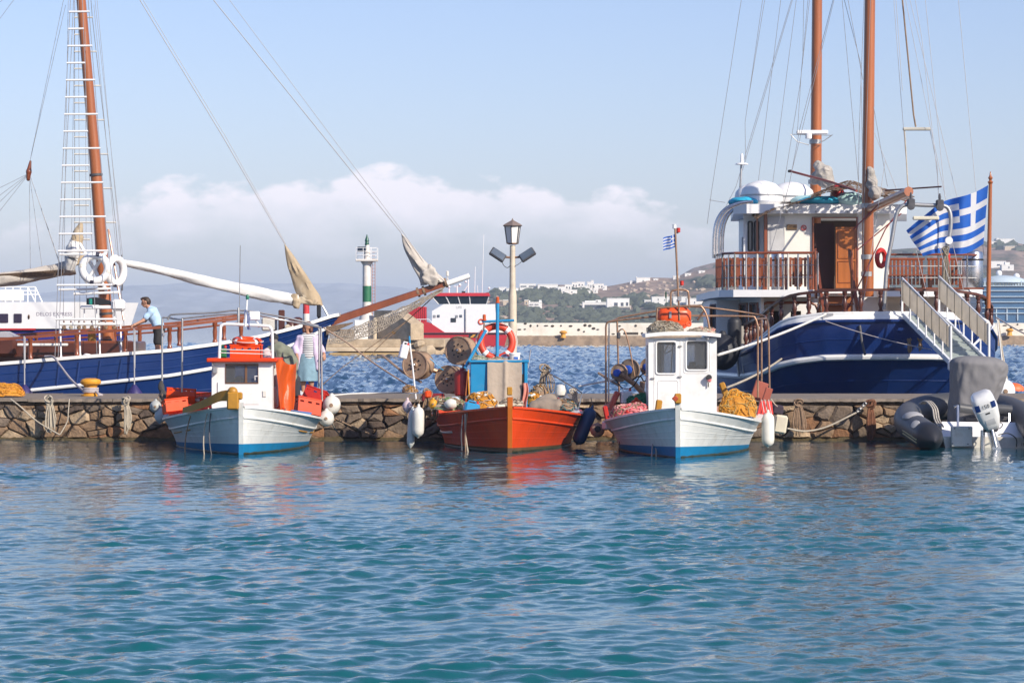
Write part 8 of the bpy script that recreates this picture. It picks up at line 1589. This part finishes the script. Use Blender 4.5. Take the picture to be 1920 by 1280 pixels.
for sg in (-1, 1): hj = hip_ + V(sg * .09, 0, -.03); kn = V(hj.x, YW - .02, QZ + .48); an = V(hj.x + sg * .01, YW + .02, QZ + .09); legs += [(hj, kn, .085, .06), (kn, kn.lerp(an, .4), .058, .06), (kn.lerp(an, .4), an, .06, .036), (an, V(an.x + sg * .02, YW - .13, QZ + .035), .04, .032)]
part('body', sdf(head(hc, fdir, (0, -.5, 1)) + [(hc - V(0, 0, .06), nk_, .05, .055), (nk_, shc, .055, .08)] + tor + arms + legs, .0115, .03), skin, t, smooth=180)
stp = bpy.data.materials.new('striped_jersey'); stp.use_nodes = True; nt = stp.node_tree; b_ = nt.nodes['Principled BSDF']; b_.inputs['Roughness'].default_value = .9
tc = nt.nodes.new('ShaderNodeTexCoord'); sp_ = nt.nodes.new('ShaderNodeSeparateXYZ'); nt.links.new(tc.outputs['Object'], sp_.inputs[0]); mm = nt.nodes.new('ShaderNodeMath'); mm.operation = 'MULTIPLY'; mm.inputs[1].default_value = 19.0; nt.links.new(sp_.outputs[2], mm.inputs[0]); fr = nt.nodes.new('ShaderNodeMath'); fr.operation = 'FRACT'; nt.links.new(mm.outputs[0], fr.inputs[0]); gt = nt.nodes.new('ShaderNodeMath'); gt.operation = 'GREATER_THAN'; gt.inputs[1].default_value = .64; nt.links.new(fr.outputs[0], gt.inputs[0])
mx_ = nt.nodes.new('ShaderNodeMix'); mx_.data_type = 'RGBA'; mx_.inputs['A'].default_value = (.72, .72, .72, 1); mx_.inputs['B'].default_value = (.03, .03, .05, 1); nt.links.new(gt.outputs[0], mx_.inputs['Factor']); nt.links.new(mx_.outputs['Result'], b_.inputs['Base Color'])
part('striped_top', cloth_of(tor[:4] + [(wst, wst.lerp(hip_, .25), .13, .135)], .013, fold=.006), stp, t, smooth=180)
cdn = [(shc + V(sg * .12, .05, -.02), P(577 + sg * 17, 682, YW) + V(0, .04, 0), .085, .07) for sg in (-1, 1)] + [(shc + V(sg * .135, -.06, -.03), P(577 + sg * 19, 690, YW) - V(0, .05, 0), .055, .05) for sg in (-1, 1)] + [(shc + V(0, .07, -.05), P(577, 680, YW) + V(0, .1, 0), .1, .1)]
part('cardigan', cloth_of(slv + cdn, .008, fold=.012, seed=3), mat('lilac_cardigan', (.66, .54, .70), .9, var=.1, vs_=5), t, smooth=180)
m = MB(); m.grid(lambda u, v: (lambda a, r: V(PX(575.5, YW) + math.cos(a) * r * 1.12, YW + math.sin(a) * r * .8, PZ(663 + 51 * v, YW)))(u * 2 * math.pi, .172 + .045 * min(1, v * 1.6) + .012 * math.sin(u * 2 * math.pi * 7) * v), 56, 10); part('skirt', m, mat('pale_denim', (.22, .36, .44), .9, var=.25, vs_=8, bump=.15, bs=60), t, smooth=80)
for sg in (-1, 1): m = sdf([(V(hip_.x + sg * .1, YW + .05, QZ + .04), V(hip_.x + sg * .12, YW - .14, QZ + .035), .045, .04)], .012, .02); part('shoe', m, blackm, t, smooth=180)
m = sdf([(hc + V(0, .015, .03), hc + V(0, .03, -.02), .108, .1), (hc + V(-.075, -.02, .0), hc + V(-.085, -.045, -.09), .05, .04), (hc + V(.075, -.02, .0), hc + V(.085, -.045, -.09), .05, .04), (hc + V(0, -.05, .075), hc + V(.02, -.085, .05), .05, .035), (hc + V(0, .05, -.03), hc + V(0, .06, -.12), .085, .06)], .012, .035); m.v = [p + wob(p, 20, 2) * .012 for p in m.v]; part('hair', m, mat('auburn_hair', (.13, .045, .025), .55, var=.35, vs_=30), t, smooth=60); eyes(hc, fdir, t)
# --- man working aboard, seen from behind
YJ = 64.0; t = thing('person', 'person in grey green jacket and dark cap bending over in the white boat', 'person', V(PX(540, YJ), YJ, .42))
hc = P(513, 637, YJ); fdir = V(-.55, .75, -.35); nk_ = P(518, 648, YJ); shc = P(524, 657, YJ); mid = P(535, 682, YJ); hip_ = P(545, 712, YJ)
tor = [(shc + V(-.14, .05, .0), shc + V(.13, -.02, -.02), .11, .12), (shc, mid, .17, .17), (mid, hip_, .17, .16)]
arms = []; slv = []
for sg, so, el, wr in ((1, shc + V(.2, -.03, -.05), P(552, 678, YJ - .1), P(551, 698, YJ - .2)), (-1, shc + V(-.2, .06, -.03), P(500, 680, YJ + .2), P(503, 702, YJ + .4))): arms += [(shc, so, .08, .07), (so, el, .06, .05), (el, wr, .045, .03)] + hand(wr, V(.05, -.2, -1), V(-sg, -.3, 0), .6); slv += [(shc + V(0, 0, .02), so, .11, .09), (so, el, .085, .07), (el, el.lerp(wr, .7), .07, .06)]
legs = []
for sg in (-1, 1): hj = hip_ + V(sg * .1, 0, 0); kn = V(hj.x + sg * .02, YJ + .05, .88); an = V(hj.x, YJ, .5); legs += [(hj, kn, .1, .07), (kn, an, .065, .045), (an, V(an.x, YJ + .14, .455), .045, .035)]
part('body', sdf(head(hc, fdir, (-.1, .2, 1)) + [(hc - V(-.02, 0, .05), nk_, .06, .065), (nk_, shc, .065, .09)] + tor + arms + legs, .0125, .03), skin, t, smooth=180)
part('jacket', cloth_of(tor + slv + [(nk_, shc, .075, .11)], .02, fold=.02, seed=5), mat('grey_green_jacket', (.20, .215, .16), .85, var=.2, vs_=6), t, smooth=180)
part('trousers', cloth_of([(hip_, hip_ - V(0, 0, .02), .15, .15)] + [q for i, q in enumerate(legs) if i % 3 < 2], .016), mat('dark_trousers', (.04, .04, .05), .9), t, smooth=180)
m = sdf([(hc + V(.01, -.01, .05), hc + V(-.0, .0, .06), .1, .098), (hc + V(-.05, .09, .03), hc + V(-.08, .14, .01), .05, .03)], .012, .03); part('cap', m, mat('charcoal_cap', (.03, .03, .032), .9), t, smooth=180); eyes(hc, fdir, t)
m = sdf([(hc + V(.03, -.05, -.02), hc + V(.03, -.06, -.05), .06, .05)], .012, .02); part('hair', m, mat('grey_hair', (.18, .16, .14), .8), t, smooth=180)
for s in (-1, 1): m = MB(); m.tube(smooth_path([shc + V(s * .1, -.1, .1), P(526 + s * 6, 668, YJ) + V(0, -.21, 0), P(533 + s * 6, 690, YJ) + V(0, -.2, 0)], 5), .014, 6); part('strap', m, dgrey, t)
m = sdf([(P(499, 660, 63.6), P(502, 674, 63.6), .09, .1)], .015, .03); m.v = [p + wob(p, 9, 3) * .02 for p in m.v]; solo('pink_cloth_bundle', m, mat('pale_pink_cloth', (.68, .5, .5), .9), 'pale pink cloth bundle behind the white roof arch', 'cloth', smooth=70)
# ================================================================ ROPES AND GEAR ON THE QUAY
net_heap(V(PX(-4, 67.4), 67.4, QZ), .62, .42, .27, [netor, mat('amber_net', (.55, .22, .03), .95, var=.4), yel], 'mound of orange yellow net on the quay', 51, 200, r=.011)
rope_hank(P(93, 749, 65.75), .78, 9, .12, rope, 'pale ropes knotted over the quay edge below the bollard', 52, r=.016)
rope_hank(P(236, 749, 65.75), .8, 9, .1, rope, 'pale knotted ropes over the quay edge below the leaning man', 53, r=.016)
rope_hank(P(1496, 753, 65.75), .8, 8, .12, rope_b, 'brown frayed ropes over the quay edge beside the cream can', 54, r=.016)
rope_hank(P(1631, 756, 65.75), .86, 12, .08, mat('rust_weed_rope', (.2, .085, .045), .95, var=.5, vs_=12), 'rust brown weedy rope bundle hanging down the quay face', 55, r=.022)
def quay_rope(pts, r, mt, lb): m = MB(); m.tube(smooth_path([P(a, b_, Y) for a, b_, Y in pts], 7), r, 7); return solo('quay_rope', m, mt, lb, 'rope', smooth=60)
quay_rope([(20, 748, 65.85), (38, 762, 65.75), (70, 790, 65.72), (112, 815, 65.6)], .017, rope, 'single pale rope curving down the quay face below the orange net')
quay_rope([(130, 748, 65.85), (128, 772, 65.75), (126, 790, 65.72), (113, 814, 65.6)], .014, rope, 'thin rope with a frayed knot hanging before a large pale stone')
quay_rope([(1476, 803, 65.3), (1510, 808, 65.45), (1550, 800, 65.55), (1600, 776, 65.65), (1608, 772, 65.68)], .022, rope, 'pale rope swagged between the cream can and the chain')
m = MB()
for k in range(7): m.torus(P(1608 + k * 2.6, 771 - k * 2.6, 65.66), .032, .011, (0, -1, 0) if k % 2 else (.6, -.2, .7), 12, 6)
solo('chain', m, galv, 'short grey mooring chain shackled at the quay edge', 'chain')
quay_rope([(606, 771, 63.4), (640, 790, 64.0), (690, 812, 64.8), (705, 817, 65.1)], .02, rope_b, 'brown stern line from the white buoys down to the quay foot')
quay_rope([(618, 778, 63.8), (626, 800, 64.6), (637, 815, 65.3)], .014, rope, 'short pale line under the white buoys'); quay_rope([(616, 742, 66.5), (660, 738, 66.9), (720, 736.5, 67), (768, 735, 63.5)], .02, rope_w, 'white line stretched along the quay between two fishing boats')
quay_rope([(606, 614, 63.4), (650, 642, 63.4), (700, 680, 63.2), (768, 724, 62.3)], .017, mat('brown_pole_line', (.33, .23, .17), .8), 'long brown line from the awning frame across to the red boat')
quay_rope([(1086, 724, 62.4), (1110, 719, 63.0), (1138, 714, 61.6), (1150, 711, 63)], .022, MATS['bright_white_rope'], 'white line linking the red boat and the cabin boat')
m = MB(); c = V(PX(555, 67.2), 67.2, QZ); m.lathe(c, [(.12, 0), (.15, .02), (.16, .26), (.17, .28), (.15, .27)], 16); solo('bucket', m, mat('muddy_bucket', (.25, .17, .14), .6, var=.25), 'muddy brown bucket on the quay beside the standing woman', 'bucket') if False else None
